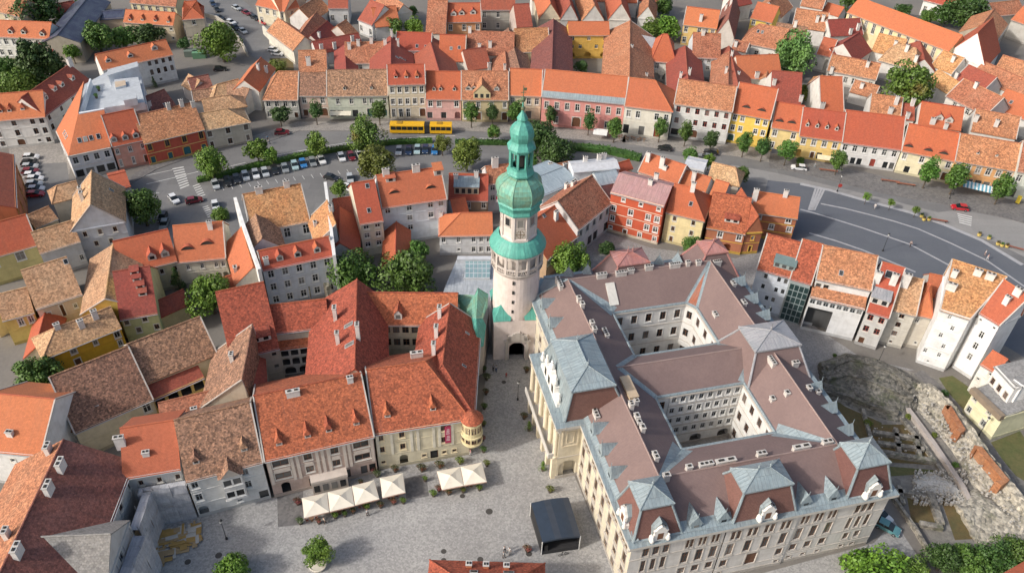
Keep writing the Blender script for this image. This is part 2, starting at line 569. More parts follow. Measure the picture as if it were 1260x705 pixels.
# ------------------------------------------------------------------ buildings
KIND = {  # char: (width share of column, max width, sill share, head share, arch, what)
    'w': (0.5, 1.25, 0.27, 0.78, False, 'window'), 'n': (0.35, 0.9, 0.27, 0.78, False, 'window'), 'a': (0.5, 1.3, 0.22, 0.84, True, 'window'),
    'b': (0.66, 2.6, 0.25, 0.8, False, 'window'), 'k': (0.4, 0.8, 0.4, 0.68, False, 'window'), 't': (0.5, 1.2, 0.12, 0.86, False, 'window'),
    'd': (0.5, 1.4, 0.0, 0.72, False, 'door'), 'g': (0.8, 3.0, 0.0, 0.85, True, 'door'), 's': (0.8, 3.0, 0.08, 0.74, False, 'window'),
    'p': (0.78, 1.0, 0.1, 0.62, False, 'window'), 'B': (1.75, 2.6, 0.25, 0.8, False, 'window'), 'W': (0.85, 1.3, 0.25, 0.8, False, 'window'), 'A': (0.76, 3.0, 0.12, 0.86, True, 'void'), 'G': (1.0, 3.2, 0.0, 0.9, True, 'void'), 'q': (0.94, 9.0, 0.0, 0.97, False, 'void'),
    'o': (0.82, 3.2, 0.0, 0.8, True, 'void')}

def hit_faces(x, y, faces):
    d = ray(x, y)
    best = None
    for pts in faces:
        n = newell(pts)
        dn = d.dot(n)
        if abs(dn) < 1e-6:
            continue
        t = (pts[0] - CC).dot(n) / dn
        if t <= 0:
            continue
        p = CC + d * t
        s = True
        for i in range(len(pts)):
            a, b = pts[i], pts[(i + 1) % len(pts)]
            if (b - a).cross(p - a).dot(n) < -1e-4:
                s = False
                break
        if s and (best is None or t < best[0]):
            best = (t, p, n if n.z > 0 else -n)
    return best

class Bld:
    def __init__(s, name, label, cat='house', loc=(0, 0, 0), group=None):
        s.o = V(loc)
        s.root = empty(name, s.o, label, cat, group)
        s.w = MB()           # walls
        s.wm = []
        s.faces = []         # roof faces, for placing things on them
        s.trims = []
        s.roof = None
    def part(s, name, mb, mats, parent=None, smooth=False):
        return link(name, mb.mesh(name, mats, smooth, s.o), parent or s.root)
    def facade(s, p, q, z0, z1, rows, frame='white', sur='pale', door='brown', mi=0, weights=None, bands=True, margin=0.0):
        """outer wall from p to q (left to right seen from outside) with real openings"""
        p, q = V((p[0], p[1], 0)), V((q[0], q[1], 0))
        L = (q - p).length
        if L < 0.05:
            return
        u = (q - p) / L
        n = u.cross(Z3)
        ang = math.atan2(u.y, u.x)
        rows = rows or ['']
        trim = MB()
        s.trims.append(trim)
        k = len(rows)
        wt = weights or [1.0] * k
        tot = sum(wt)
        H = z1 - z0
        zt = z1
        def at(x, z, dep=0.0):
            return p + u * x + Z3 * z - n * dep
        pas = MB()
        def quad(x0, x1, za, zb):
            if x1 - x0 > 1e-3 and zb - za > 1e-3:
                s.w.face([at(x0, za), at(x1, za), at(x1, zb), at(x0, zb)], mi)
        for i, row in enumerate(rows):
            hs = H * wt[i] / tot
            zb = zt - hs
            ncol = max(1, len(row))
            cw = (L - 2 * margin) / ncol
            x = 0.0
            for j, ch in enumerate(row):
                if ch not in KIND:
                    continue
                sh, mw, sill, head, arch, what = KIND[ch]
                w_ = min(mw, cw * sh)
                h_ = (head - sill) * hs
                if ch in 'kw':
                    h_ = min(h_, w_ * (1.7 if ch == 'w' else 1.0))
                xc = margin + cw * (j + 0.5)
                a, b = xc - w_ / 2, xc + w_ / 2
                za = zb + sill * hs
                zc = za + h_
                quad(x, a, zb, zt)
                quad(a, b, zb, za)
                quad(a, b, zc, zt)
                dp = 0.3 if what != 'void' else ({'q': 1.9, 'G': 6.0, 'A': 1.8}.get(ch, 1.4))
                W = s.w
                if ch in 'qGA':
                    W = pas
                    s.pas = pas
                W.face([at(a, za), at(a, za, dp), at(a, zc, dp), at(a, zc)], 0 if ch in 'qGA' else mi, u)
                W.face([at(b, za), at(b, za, dp), at(b, zc, dp), at(b, zc)], 0 if ch in 'qGA' else mi, -u)
                W.face([at(a, za), at(b, za), at(b, za, dp), at(a, za, dp)], 0 if ch in 'qGA' else mi, Z3)
                W.face([at(a, zc), at(b, zc), at(b, zc, dp), at(a, zc, dp)], 0 if ch in 'qGA' else mi, -Z3)
                if what == 'void':
                    W.face([at(a, za, dp), at(b, za, dp), at(b, zc, dp), at(a, zc, dp)], 0 if ch in 'qGA' else mi, n)
                    for sx, xe in ((1, a), (-1, b)) if arch else ():
                        pts = [at(xe, zc, 0.01)]
                        for t in range(7):
                            aa = math.pi / 2 * t / 6
                            pts.append(at(xe + sx * (w_ / 2) * (1 - math.cos(aa)), zc - w_ / 2 * (1 - math.sin(aa)) * 0.9, 0.01))
                        s.w.face(pts, mi, n)
                elif what == 'door':
                    link('door', door_mesh(w_, h_, door, sur, arch), s.root, at((a + b) / 2, za) - s.o, ang)
                else:
                    fm, gm = window_mesh(w_, h_, frame, sur if ch != 's' else None, arch, ch not in 'sk')
                    wo = link('window', fm, s.root, at((a + b) / 2, za) - s.o, ang)
                    link('pane', gm, wo)
                x = b
            quad(x, L, zb, zt)
            if bands and i < k - 1 and row and hs > 2.0:
                trim.box(at(0.0, zb - 0.09) + n * 0.07, u * L, -n * 0.069, Z3 * 0.18, 0)
            zt = zb
        if bands:
            trim.box(at(0, z0) + n * 0.09, u * L, -n * 0.088, Z3 * 0.7, 1)
            trim.box(at(0, z1 - 0.42) + n * 0.22, u * L, -n * 0.218, Z3 * 0.36, 0)
    def solid_roof(s, faces, mats, mis=None, t=0.22, name='roof'):
        """roof skin of thickness t from its top faces"""
        mb = MB()
        edges = {}
        key = lambda p: (round(p.x, 2), round(p.y, 2), round(p.z, 2))
        for k, f in enumerate(faces):
            f = [V(p) for p in f]
            if newell(f).z < 0:
                f.reverse()
            mi = mis[k] if mis else 0
            mb.face(f, mi)
            mb.face([p - Z3 * t for p in reversed(f)], mi)
            s.faces.append(f)
            for i in range(len(f)):
                a, b = f[i], f[(i + 1) % len(f)]
                edges.setdefault(frozenset((key(a), key(b))), []).append((a, b, mi))
        for e in edges.values():
            if len(e) == 1:
                a, b, mi = e[0]
                mb.face([a, a - Z3 * t, b - Z3 * t, b], mi)
        r = s.part(name, mb, mats)
        if s.roof is None:
            s.roof = r
        return r
    def finish(s, wall_mats, trim=(0.6, 0.57, 0.52)):
        if s.w.f:
            s.part('wall', s.w, wall_mats)
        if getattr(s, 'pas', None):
            s.part('passage', s.pas, [mat_plaster((.09, .09, .09), .3)])  # near-black lining puts the shade of deep openings into the colour
        for t in s.trims:
            if t.f:
                s.part('cornice', t, [mat_plaster(trim, 0.2), mat_plaster(scale3(trim, 0.7), 0.3)])
        return s
    # ---- things standing on the roof, found by where the photo shows them
    def chimney(s, x, y, w=0.9, d=0.7, h=1.6, col=(0.62, 0.60, 0.57), ang=None, cap=True, n=2):
        hit = None
        for dy in (0, 1.5, 3, 4.5, 6, -2):
            hit = hit or hit_faces(x, y + dy, s.faces)
        if not hit:
            return
        p, nm = hit[1], hit[2]
        if ang is None:
            ang = math.atan2(nm.x, -nm.y) if abs(nm.z) < 0.99 else 0.0
        mb = MB()
        mb.cbox(p - Z3 * 0.9, w, d, h + 0.9, ang, 0)
        if cap:
            mb.cbox(p + Z3 * h, w + 0.16, d + 0.16, 0.14, ang, 1)
            u = V((math.cos(ang), math.sin(ang), 0))
            for k in range(n):
                mb.cbox(p + Z3 * (h + 0.14) + u * w * ((k + 0.5) / n - 0.5), w / n * 0.55, d * 0.5, 0.12, ang, 2)  # dark blocks painted as the shaded holes of the flues
        s.part('chimney', mb, [mat_plaster(col, 0.5), mat_flat('cap', (0.5, 0.48, 0.45), 0.9), mat_flat('flue_hole_dark', (0.03, 0.028, 0.026), 0.95)], s.roof)
    def skylight(s, x, y, w=0.9, h=1.2, frame='grey'):
        hit = hit_faces(x, y, s.faces)
        if not hit:
            return
        p, n = hit[1], hit[2]
        u = Z3.cross(n).normalized()
        v = n.cross(u)
        mb = MB()
        mb.box(p - u * w / 2 - v * h / 2, u * w, v * h, n * 0.1, 0)
        o = s.part('skylight', mb, [mat_flat('frame_' + frame, FRAMES[frame], 0.6)])
        g = MB()
        q = p + n * 0.105
        g.face([q - u * (w / 2 - .1) - v * (h / 2 - .1), q + u * (w / 2 - .1) - v * (h / 2 - .1), q + u * (w / 2 - .1) + v * (h / 2 - .1), q - u * (w / 2 - .1) + v * (h / 2 - .1)])
        s.part('pane', g, [mat_glass()], o)
    def dormer(s, x, y, w=1.3, h=1.1, kind='gable', wall=(0.6, 0.58, 0.54), roof=None, rk=0.9, frame='white', peak=1.0):
        hit = hit_faces(x, y, s.faces)
        if not hit:
            return
        p, nm = hit[1], hit[2]
        f = V((nm.x, nm.y, 0)).normalized()         # out of the slope
        u = Z3.cross(f)                              # left to right seen from in front
        slope = math.hypot(nm.x, nm.y) / nm.z
        rm = roof or (s.roof.data.materials[0] if s.roof else VERGE())
        mb = MB()
        b = p - f * 0.0
        T = lambda a, d, z: b + u * a - f * d + Z3 * z
        if kind in ('gable', 'hip'):
            hr = h + w * 0.5 * rk * peak
            dr, de = hr / slope + 0.3, h / slope + 0.3
            mb.face([T(-w / 2, 0, -.3), T(w / 2, 0, -.3), T(w / 2, 0, h), T(-w / 2, 0, h)], 0)
            mb.face([T(w / 2, 0, -.3), T(w / 2, de, h - .3 * slope), T(w / 2, de, h), T(w / 2, 0, h)], 0)
            mb.face([T(-w / 2, de, h - .3 * slope), T(-w / 2, 0, -.3), T(-w / 2, 0, h), T(-w / 2, de, h)], 0)
            o = 0.14
            fr = 0.0 if kind == 'gable' else w * 0.45
            R0, R1 = T(0, -o + fr, hr), T(0, dr, hr)
            zl = h - o * rk
            mb.face([T(w / 2 + o, -o, zl), T(w / 2 + o, de, zl), R1, R0], 1, u)
            mb.face([T(-w / 2 - o, -o, zl), T(-w / 2 - o, de, zl), R1, R0], 1, -u)
            if kind == 'gable':
                mb.face([T(-w / 2, 0, h), T(w / 2, 0, h), T(0, 0, hr - 0.1)], 0, f)
            else:
                mb.face([T(-w / 2 - o, -o, zl), T(w / 2 + o, -o, zl), R0], 1, f)
        elif kind == 'shed':
            d2 = h / max(slope - 0.25, 0.2) + 0.2
            o = 0.15
            mb.face([T(-w / 2, 0, -.3), T(w / 2, 0, -.3), T(w / 2, 0, h), T(-w / 2, 0, h)], 0)
            for sx in (-1, 1):
                mb.face([T(sx * w / 2, 0, -.3), T(sx * w / 2, d2, h + d2 * .25), T(sx * w / 2, 0, h)], 0, u * sx)
            mb.box(T(-w / 2 - o, -o, h - o * .25), u * (w + 2 * o), -f * (d2 + o) + Z3 * (d2 + o) * .25, Z3 * 0.12, 1)
        elif kind == 'eyebrow':
            pts = []
            for k in range(9):
                t = -1 + k / 4
                pts.append((t * w / 2, h * max(0.0, math.cos(t * math.pi / 2)) ** 0.8))
            for (a0, z0), (a1, z1) in zip(pts, pts[1:]):
                mb.face([T(a0, -.1, z0 + .1), T(a1, -.1, z1 + .1), T(a1 * .9, z1 / slope + .6, z1 + .1), T(a0 * .9, z0 / slope + .6, z0 + .1)], 1, Z3)
                mb.face([T(a0, 0, -.2), T(a1, 0, -.2), T(a1, 0, z1), T(a0, 0, z0)], 2, f)
        dm = s.part('dormer', mb, [mat_plaster(wall, 0.3), rm, mat_flat('dormer_dark_board', (0.05, 0.045, 0.04), 0.8)])  # dark board fills the front of eyebrow dormers
        if kind != 'eyebrow':
            g = MB()
            k = max(1, int(w / 1.3))
            for i in range(k):
                c = (-w / 2) + w * (i + .5) / k
                ww, hh = min(w / k * 0.6, 0.95), h * 0.68
                g.face([T(c - ww / 2, -.015, .22), T(c + ww / 2, -.015, .22), T(c + ww / 2, -.015, .22 + hh), T(c - ww / 2, -.015, .22 + hh)])
            s.part('pane', g, [mat_glass()], dm)
        return dm

def verge_strip(mb, p, q, up, wid=0.24, hgt=0.12, mi=0):
    """raised mortar strip along a sloping gable edge p -> q"""
    d = (q - p).normalized()
    side = V((d.y, -d.x, 0)).normalized() * wid
    mb.box(p - side / 2 - Z3 * 0.1, side, q - p, Z3 * (hgt + 0.1), mi) if side.cross(q - p).z > 0 else mb.box(p + side / 2 - Z3 * 0.1, -side, q - p, Z3 * (hgt + 0.1), mi)

HOUSES = {}
def house(key, label, A, B, e, d, r, roof, wall, front=None, ri=None, ba=None, le=None, C=None, D=None, hl=0.0, hr=0.0, s=0.5, gy=False,
          name='townhouse', cat='house', group=None, frame='white', sur='pale', door='brown', trim=None, vg='', sk=0.0, base=0.0, oh=0.35,
          ch=(), dm=(), sl=(), flat=False, bands=True, wt=None, chc=(0.70, 0.68, 0.65), world=False, chh=1.8, chw=1.05, k=0.85):
    """A-B: front eave seen in the photo (left to right), d: depth in metres behind it, r: ridge height"""
    a, b = (V((*A, e)), V((*B, e))) if world else (P(*A, e), P(*B, e))
    L = (b - a).length
    u = (b - a) / L
    n = Z3.cross(u)
    if isinstance(r, tuple):            # r given as a ridge point of the photo: solve its height for a roof pitch k
        best = None
        for i in range(4, 260):
            z = e + i * 0.05
            dist = (P(*r, z) - a).dot(n)
            if dist <= 0:
                break
            er = abs(dist * k - (z - e))
            if best is None or er < best[0]:
                best = (er, z, dist)
        r = best[1]
        if d is None:
            d = 2 * best[2]
    if sk:
        n = Matrix.Rotation(math.radians(sk), 3, 'Z') @ n
    c = V((*P(*C)[:2], e)) if C else b + n * d
    dd = V((*P(*D)[:2], e)) if D else a + n * d
    q = [a, b, c, dd]
    if d < 0:
        q = [dd, c, b, a]
        front, ba = ba, front
    ctr = (q[0] + q[1] + q[2] + q[3]) / 4
    B_ = Bld(name, label, cat, (ctr.x, ctr.y, base), group)
    sides = [front, ri, ba, le]
    for i in range(4):
        B_.facade(q[i], q[(i + 1) % 4], base, e, sides[i] or [''], frame, sur, door, 0, wt if i == 0 else None, bands and bool(sides[i]))
    wm = wall() if callable(wall) else mat_plaster(wall)
    R = q[1:] + q[:1] if gy else q
    a, b, c, dd = R
    u = ((b - a) + (c - dd)).normalized()
    r0 = a.lerp(dd, s)
    r1 = b.lerp(c, s)
    ax = (r1 - r0).normalized()
    r0 = V((*(r0 + ax * hl)[:2], r))
    r1 = V((*(r1 - ax * hr)[:2], r))
    og = 0.12
    def outp(p, pu, pn):
        return p + pu * og + pn * oh - Z3 * 0.22
    nl = (a - dd).normalized()
    nr = (b - c).normalized()
    a_ = a - u * (oh if hl else og) + nl * oh
    d_ = dd - u * (oh if hl else og) - nl * oh
    b_ = b + u * (oh if hr else og) + nr * oh
    c_ = c + u * (oh if hr else og) - nr * oh
    for p in (a_, b_, c_, d_):
        p.z = e - 0.2
    g0 = r0 if hl else r0 - ax * og
    g1 = r1 if hr else r1 + ax * og
    rm = roof()
    if flat:
        B_.solid_roof([[a_, b_, c_, d_]], [rm], t=0.3)
    else:
        F = [[a_, b_, g1, g0], [c_, d_, g0, g1]]
        if hl:
            F.append([d_, a_, g0])
        else:
            B_.w.face([dd, a, r0 - Z3 * 0.12], 0)
        if hr:
            F.append([b_, c_, g1])
        else:
            B_.w.face([b, c, r1 - Z3 * 0.12], 0)
        B_.solid_roof(F, [rm])
        # ridge tiles, hips and raised verges
        rg = MB()
        rg.tube(g0 + Z3 * 0.02, g1 + Z3 * 0.02, 0.16, None, 6)
        for gp, e1, e2, h_ in ((g0, a_, d_, hl), (g1, b_, c_, hr)):
            if h_:
                for ee in (e1, e2):
                    rg.tube(gp, ee + Z3 * 0.03, 0.13, None, 5)
        B_.part('ridge_tile', rg, [rm], B_.roof)
        for c_, h_, g_, es in (('l', hl, g0, (a_, d_)), ('r', hr, g1, (b_, c_))):
            if c_ in vg and not h_:
                for ee in es:
                    vm = MB()
                    verge_strip(vm, ee, g_, Z3)
                    B_.part('verge', vm, [VERGE()], B_.roof)
        if front and not gy:
            gt = MB()
            gt.box(a_ + nl * 0.16 - Z3 * 0.16, (b_ - a_), -nl * 0.15, Z3 * 0.13)
            B_.part('gutter', gt, [mat_flat('gutter_zinc', (0.42, 0.43, 0.43), 0.5, 0.3)], B_.roof)
    for t in ch:
        B_.chimney(t[0], t[1], h=t[2] if len(t) > 2 else chh, col=chc, w=t[3] if len(t) > 3 else chw)
    for t in dm:
        B_.dormer(t[0], t[1], **(t[2] if len(t) > 2 else {}))
    for t in sl:
        B_.skylight(*t)
    tr = trim or (scale3(wall, 0.95) if not callable(wall) else (0.6, 0.58, 0.55))
    B_.finish([wm], tr)
    HOUSES[key] = B_
    return B_
# ------------------------------------------------------------------ ground, roads, paving
def sheet(name, pts, z, mat, px=True, kind='structure'):
    mb = MB()
    mb.face([P(x, y, z) if px else V((x, y, z)) for x, y in pts], 0, Z3)
    return structure(name, mb, [mat], kind)

ASPHALT = mat_ground('asphalt_old', (0.15, 0.15, 0.152), (0.19, 0.188, 0.185), 0.1, 0, 0.12, .9, .09)
ASPHALT_L = mat_ground('asphalt_pale', (0.235, 0.23, 0.225), (0.27, 0.265, 0.255), 0.12, 0, 0.1, .9, .06)
PLAZA = mat_ground('plaza_dark', (0.105, 0.115, 0.135), (0.125, 0.135, 0.152), 0.08, 0, 0.08, .9, .04)
PAVE = mat_ground('paving_slabs', (0.30, 0.28, 0.255), (0.245, 0.23, 0.215), 0.2, 0.35, 0.1)
PAVED = mat_ground('paving_dark', (0.14, 0.135, 0.135), (0.175, 0.168, 0.162), 0.2, 0.5, 0.12)
COBBLE = mat_ground('cobbles', (0.335, 0.33, 0.32), (0.285, 0.28, 0.275), 0.09, 0.28, 0.1, .9, .045)
COBBLE_D = mat_ground('cobbles_street', (0.27, 0.265, 0.262), (0.235, 0.23, 0.228), 0.12, 0.28, 0.1)
EARTH = mat_ground('yard_earth', (0.20, 0.185, 0.165), (0.15, 0.14, 0.13), 0.08, 0, 0.15)
GRASS = mat_ground('mown_grass', (0.075, 0.095, 0.03), (0.14, 0.12, 0.05), 0.25, 0, 0.25)
GRASS_DRY = mat_ground('dry_grass', (0.09, 0.085, 0.035), (0.16, 0.10, 0.04), 0.25, 0, 0.25)
RUBBLE = mat_ground('rubble_ground', (0.235, 0.22, 0.195), (0.15, 0.145, 0.13), 0.22, 0.7, 0.25)
LINE = mat_flat('road_paint', (0.55, 0.55, 0.53), 0.8)

g = MB()
g.face([(-1500, -1000, 0), (1500, -1000, 0), (1500, 2500, 0), (-1500, 2500, 0)])
structure('ground', g, [EARTH])
NB = [(120, 240), (150, 222), (185, 203), (250, 180), (307, 169), (366, 150), (477, 149.5), (567, 149.5), (625, 152.5), (667, 158), (769, 164), (827, 173), (901, 179), (948, 187), (984, 193), (1032, 204), (1099, 220), (1165, 231), (1252, 251), (1330, 274)]
sheet('ring_road', NB + [(1600, 350), (1600, 600), (1330, 420), (1150, 365), (1060, 330), (960, 290), (800, 225), (620, 205), (430, 262), (340, 285), (200, 305), (150, 290)], 0.004, ASPHALT)
def strip_pts(pts, w, z):
    """left edge points pushed w metres to the right of the way they run"""
    q = [P(x, y, z) for x, y in pts]
    r = []
    for i, p in enumerate(q):
        d = (q[min(i + 1, len(q) - 1)] - q[max(i - 1, 0)])
        d.z = 0
        d.normalize()
        r.append(p + V((d.y, -d.x, 0)) * w)
    return q, r
def ribbon(name, pts, w, z, mat, h=0.0, kind='structure', mb=None):
    q, r = strip_pts(pts, w, z)
    m = mb or MB()
    for a, b, c, d in zip(q, q[1:], r[1:], r):
        if h:
            m.box(d, c - d, a - d, Z3 * h) if False else m.prism([a, d, c, b], z - h, z)
        else:
            m.face([a, b, c, d], 0, Z3)
    return m if mb else structure(name, m, [mat], kind)
ribbon('pavement', NB[4:11], 5.5, 0.13, PAVE, 0.13)
ribbon('pavement', NB[10:14], 6.0, 0.13, PAVE, 0.13)
ribbon('pavement', NB[13:], 9.0, 0.13, PAVED, 0.13)
ribbon('pavement', NB[1:5], 3.2, 0.13, PAVED, 0.13)
ribbon('carriageway', [(800, 187), (880, 199), (960, 214), (1040, 233), (1110, 250), (1180, 268), (1260, 292)], 6.5, 0.008, ASPHALT_L)
sheet('carriageway', [(1150, 262), (1180, 258), (1235, 268), (1330, 278), (1600, 360), (1600, 520), (1330, 358), (1260, 316), (1205, 288), (1160, 278)], 0.010, ASPHALT_L)
sheet('plaza', [(945, 222), (985, 226), (1022, 234), (1060, 245), (1120, 261), (1165, 277), (1210, 296), (1260, 326), (1330, 372), (1600, 560), (1600, 760), (1330, 480), (1150, 375), (1060, 330), (980, 300), (935, 262)], 0.014, PLAZA)
for k, pts in enumerate(([(1010, 250), (1040, 256), (1070, 263.5), (1100, 271.5), (1130, 281), (1170, 298.5), (1215, 320), (1260, 351), (1300, 380)],
            [(985, 257), (1000, 261), (1030, 270), (1062, 280), (1120, 300), (1167, 325), (1200, 344)], [(996, 286), (1030, 296), (1062, 307), (1127, 334)],
            [(985, 225), (1022, 233), (1060, 244), (1120, 260), (1165, 276), (1210, 295), (1260, 325)])):
    ribbon('paving_band', pts, 0.55 if k < 3 else 1.2, 0.018 + 0.002 * k, mat_flat('pale_granite', (0.36, 0.36, 0.37), 0.8))
for k in range(4):
    ribbon('paving_band', [(1005 + k * 3.6, 232.5 + k * .1), (996.5 + k * 2.2, 259)], 0.55, 0.03, mat_flat('pale_granite', (0.36, 0.36, 0.37), 0.8))
# painted markings
ln = MB()
for pts in ([(160, 220), (186, 214.5), (212, 209)], [(180, 226.5), (212, 219), (244, 211)], [(279, 205.5), (302, 200)], [(340, 191), (378, 184)], [(403, 179.5), (430, 175)], [(480, 171), (520, 168.5), (560, 167)],
            [(590, 170), (660, 173), (720, 180), (790, 191)], [(170, 238), (196, 237)]):
    ribbon('', pts, 0.22, 0.02, None, mb=ln)
structure('lane_line', ln, [LINE])
zc = MB()
for k in range(9):
    t = k / 8
    a = V((212 + 9 * t, 207.5 + 24 * t, 0)); b = V((226 + 6 * t, 205 + 22 * t, 0))
    ribbon('', [(a.x, a.y), (b.x, b.y)], 0.55, 0.02, None, mb=zc)
structure('zebra_crossing', zc, [LINE])
zc = MB()
for k in range(6):
    t = k / 5
    ribbon('', [(237 + 7 * t, 229 + 13 * t), (245 + 7 * t, 226 + 13 * t)], 0.4, 0.02, None, mb=zc)
for k in range(6):
    t = k / 5
    ribbon('', [(249 + 6 * t, 255 + 12 * t), (256 + 6 * t, 253 + 11 * t)], 0.35, 0.02, None, mb=zc)
structure('hatched_marking', zc, [LINE])
zc = MB()
for k in range(5):
    ribbon('', [(1178 + k * .6, 262.5 + k * 2.6), (1196 - k * .2, 266.5 + k * 2.6)], 0.5, 0.02, None, mb=zc)
structure('zebra_crossing', zc, [LINE])
pm = MB()
for x in range(262, 452, 11):
    y = 231 - (x - 262) * 0.135
    ribbon('', [(x, y), (x + 3.0, y + 4.5)], 0.14, 0.02, None, mb=pm)
structure('parking_line', pm, [LINE])
# squares of the old town
sheet('main_square', [(60, 900), (150, 700), (225, 612), (340, 612), (470, 578), (590, 545), (600, 436), (652, 436), (690, 545), (770, 735), (900, 715), (1075, 668), (1100, 640), (1180, 760), (1200, 900)], 0.006, COBBLE)
sheet('old_town_lane', [(655, 372), (700, 300), (735, 282), (800, 305), (905, 318), (960, 300), (1000, 400), (1060, 440), (1125, 455), (1000, 480), (900, 340)], 0.007, COBBLE_D)
sheet('pavement', [(341, 610), (373, 600), (373, 645), (342, 648)], 0.016, PAVED)
sheet('pavement', [(498, 588), (524, 582), (528, 610), (500, 615)], 0.017, PAVED)  # dark patch painted as the shadow cast by the single parasol
sheet('terrace_lot', [(470, 246), (640, 246), (640, 180), (790, 200), (760, 225), (640, 260), (480, 330)], 0.009, EARTH)
mh = mat_flat('cast_iron', (0.06, 0.055, 0.05), 0.7)
for lb, x, y, r in (('in the middle of the square, right of the parasol pair', 602, 629, .6), ('just below the parasol pair', 569, 610, .45), ('farther of two above the pavilion roof corner', 546, 678, .45), ('nearer of two above the pavilion roof corner', 546, 689, .45), ('behind the middle of the pavilion roof', 591, 688, .5),
                    ('beside the flower tub left of the stage', 651, 681, .5), ('left of the bushy tree at the bottom', 269, 683, .55), ('nearest the timber pile', 231, 691, .5), ('in the street before the tower gate', 620, 470, .45)):
    mb = MB()
    mb.lathe(P(x, y, 0), [(r, 0.006), (r, 0.022), (r * .86, 0.022), (r * .84, 0.016), (0, 0.018)], 16)
    tag(link('manhole_cover', mb.mesh('manhole_cover', [mh])), 'dark round iron manhole cover ' + lb, 'manhole cover', 'manhole covers in the square')

# ------------------------------------------------------------------ fire tower
TWX, TWY = 0.8, 124.0
tw = Bld('fire_tower', 'tall white round fire tower with green copper domes and an arcaded gallery', 'tower', (TWX, TWY, 0))
TC = V((TWX, TWY, 0))
TWALL = mat_plaster((0.72, 0.63, 0.585), 0.28, 'tower_plaster')
TSTONE = mat_plaster((0.50, 0.46, 0.42), 0.4, 'tower_stone')
TA = math.radians(7)
# square foot with the gateway
hw = 4.7
ca, sa = math.cos(TA), math.sin(TA)
sq = [TC + V((x * ca - y * sa, x * sa + y * ca, 0)) for x, y in ((-hw, -hw), (hw, -hw), (hw, hw), (-hw, hw))]
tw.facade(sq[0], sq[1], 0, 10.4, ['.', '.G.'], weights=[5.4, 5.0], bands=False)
for i in (1, 2, 3):
    tw.facade(sq[i], sq[(i + 1) % 4], 0, 10.4, [''], bands=False)
tw.w.lathe(TC, [(4.62, 9.5), (4.55, 14), (4.45, 21.2)], 40)
tw.part('wall', tw.w, [TWALL])
tw.part('passage', tw.pas, [mat_plaster((.09, .09, .09), .3)])  # dark lining paints in the shade inside the gateway
cr = MB()
for i in range(4):     # copper covered corners between square and round
    p, nx, pv = sq[i] + Z3 * 10.4, sq[(i + 1) % 4], sq[i - 1]
    m1 = sq[i].lerp(nx, 0.36) + Z3 * 10.45
    m2 = sq[i].lerp(pv, 0.36) + Z3 * 10.45
    ap = TC + (sq[i] - TC).normalized() * 4.5 + Z3 * 13.6
    c1 = TC + (m1 - TC - Z3 * 10.45).normalized() * 4.58 + Z3 * 11.2
    c2 = TC + (m2 - TC - Z3 * 10.45).normalized() * 4.58 + Z3 * 11.2
    o_ = (sq[i] - TC).normalized() * 0.15
    cr.face([p + o_, m1 + o_, c1, ap], 0, Z3)
    cr.face([m2 + o_, p + o_, ap, c2], 0, Z3)
tw.part('corner_roof', cr, [COPPER()])
def tpt(x, y, z):
    return TC + V((x * ca - y * sa, x * sa + y * ca, z))
gs = MB()   # gate surround with a carved group above it
tu, tv = V((ca, sa, 0)), V((-sa, ca, 0))
for x in (-2.35, 1.75):
    gs.box(tpt(x, -hw - 0.35, 0), tu * .6, tv * .34, Z3 * 4.9)
gs.box(tpt(-2.7, -hw - 0.5, 4.9), tu * 5.4, tv * .49, Z3 * .5)
for k in range(9):
    a = math.pi * k / 8
    gs.cbox(tpt(-1.8 * math.cos(a), -hw - 0.3, 5.4), 0.62, 0.5, 0.7 + 1.0 * math.sin(a) + 0.25 * (k % 2), TA)
gs.cbox(tpt(0, -hw - .35, 5.4), 1.0, .55, 2.2, TA)
tw.part('gate_surround', gs, [TSTONE])
sw = MB()
for z in (12.2, 14.6, 17.0, 19.3):
    a = -math.pi / 2 - 0.12
    c = TC + V((math.cos(a), math.sin(a), 0)) * 4.56 + Z3 * z
    sw.cbox(c, .4, .16, .75, a + math.pi / 2)
tw.part('slit_window', sw, [mat_flat('dark_opening', (0.035, 0.033, 0.03), 0.9)])
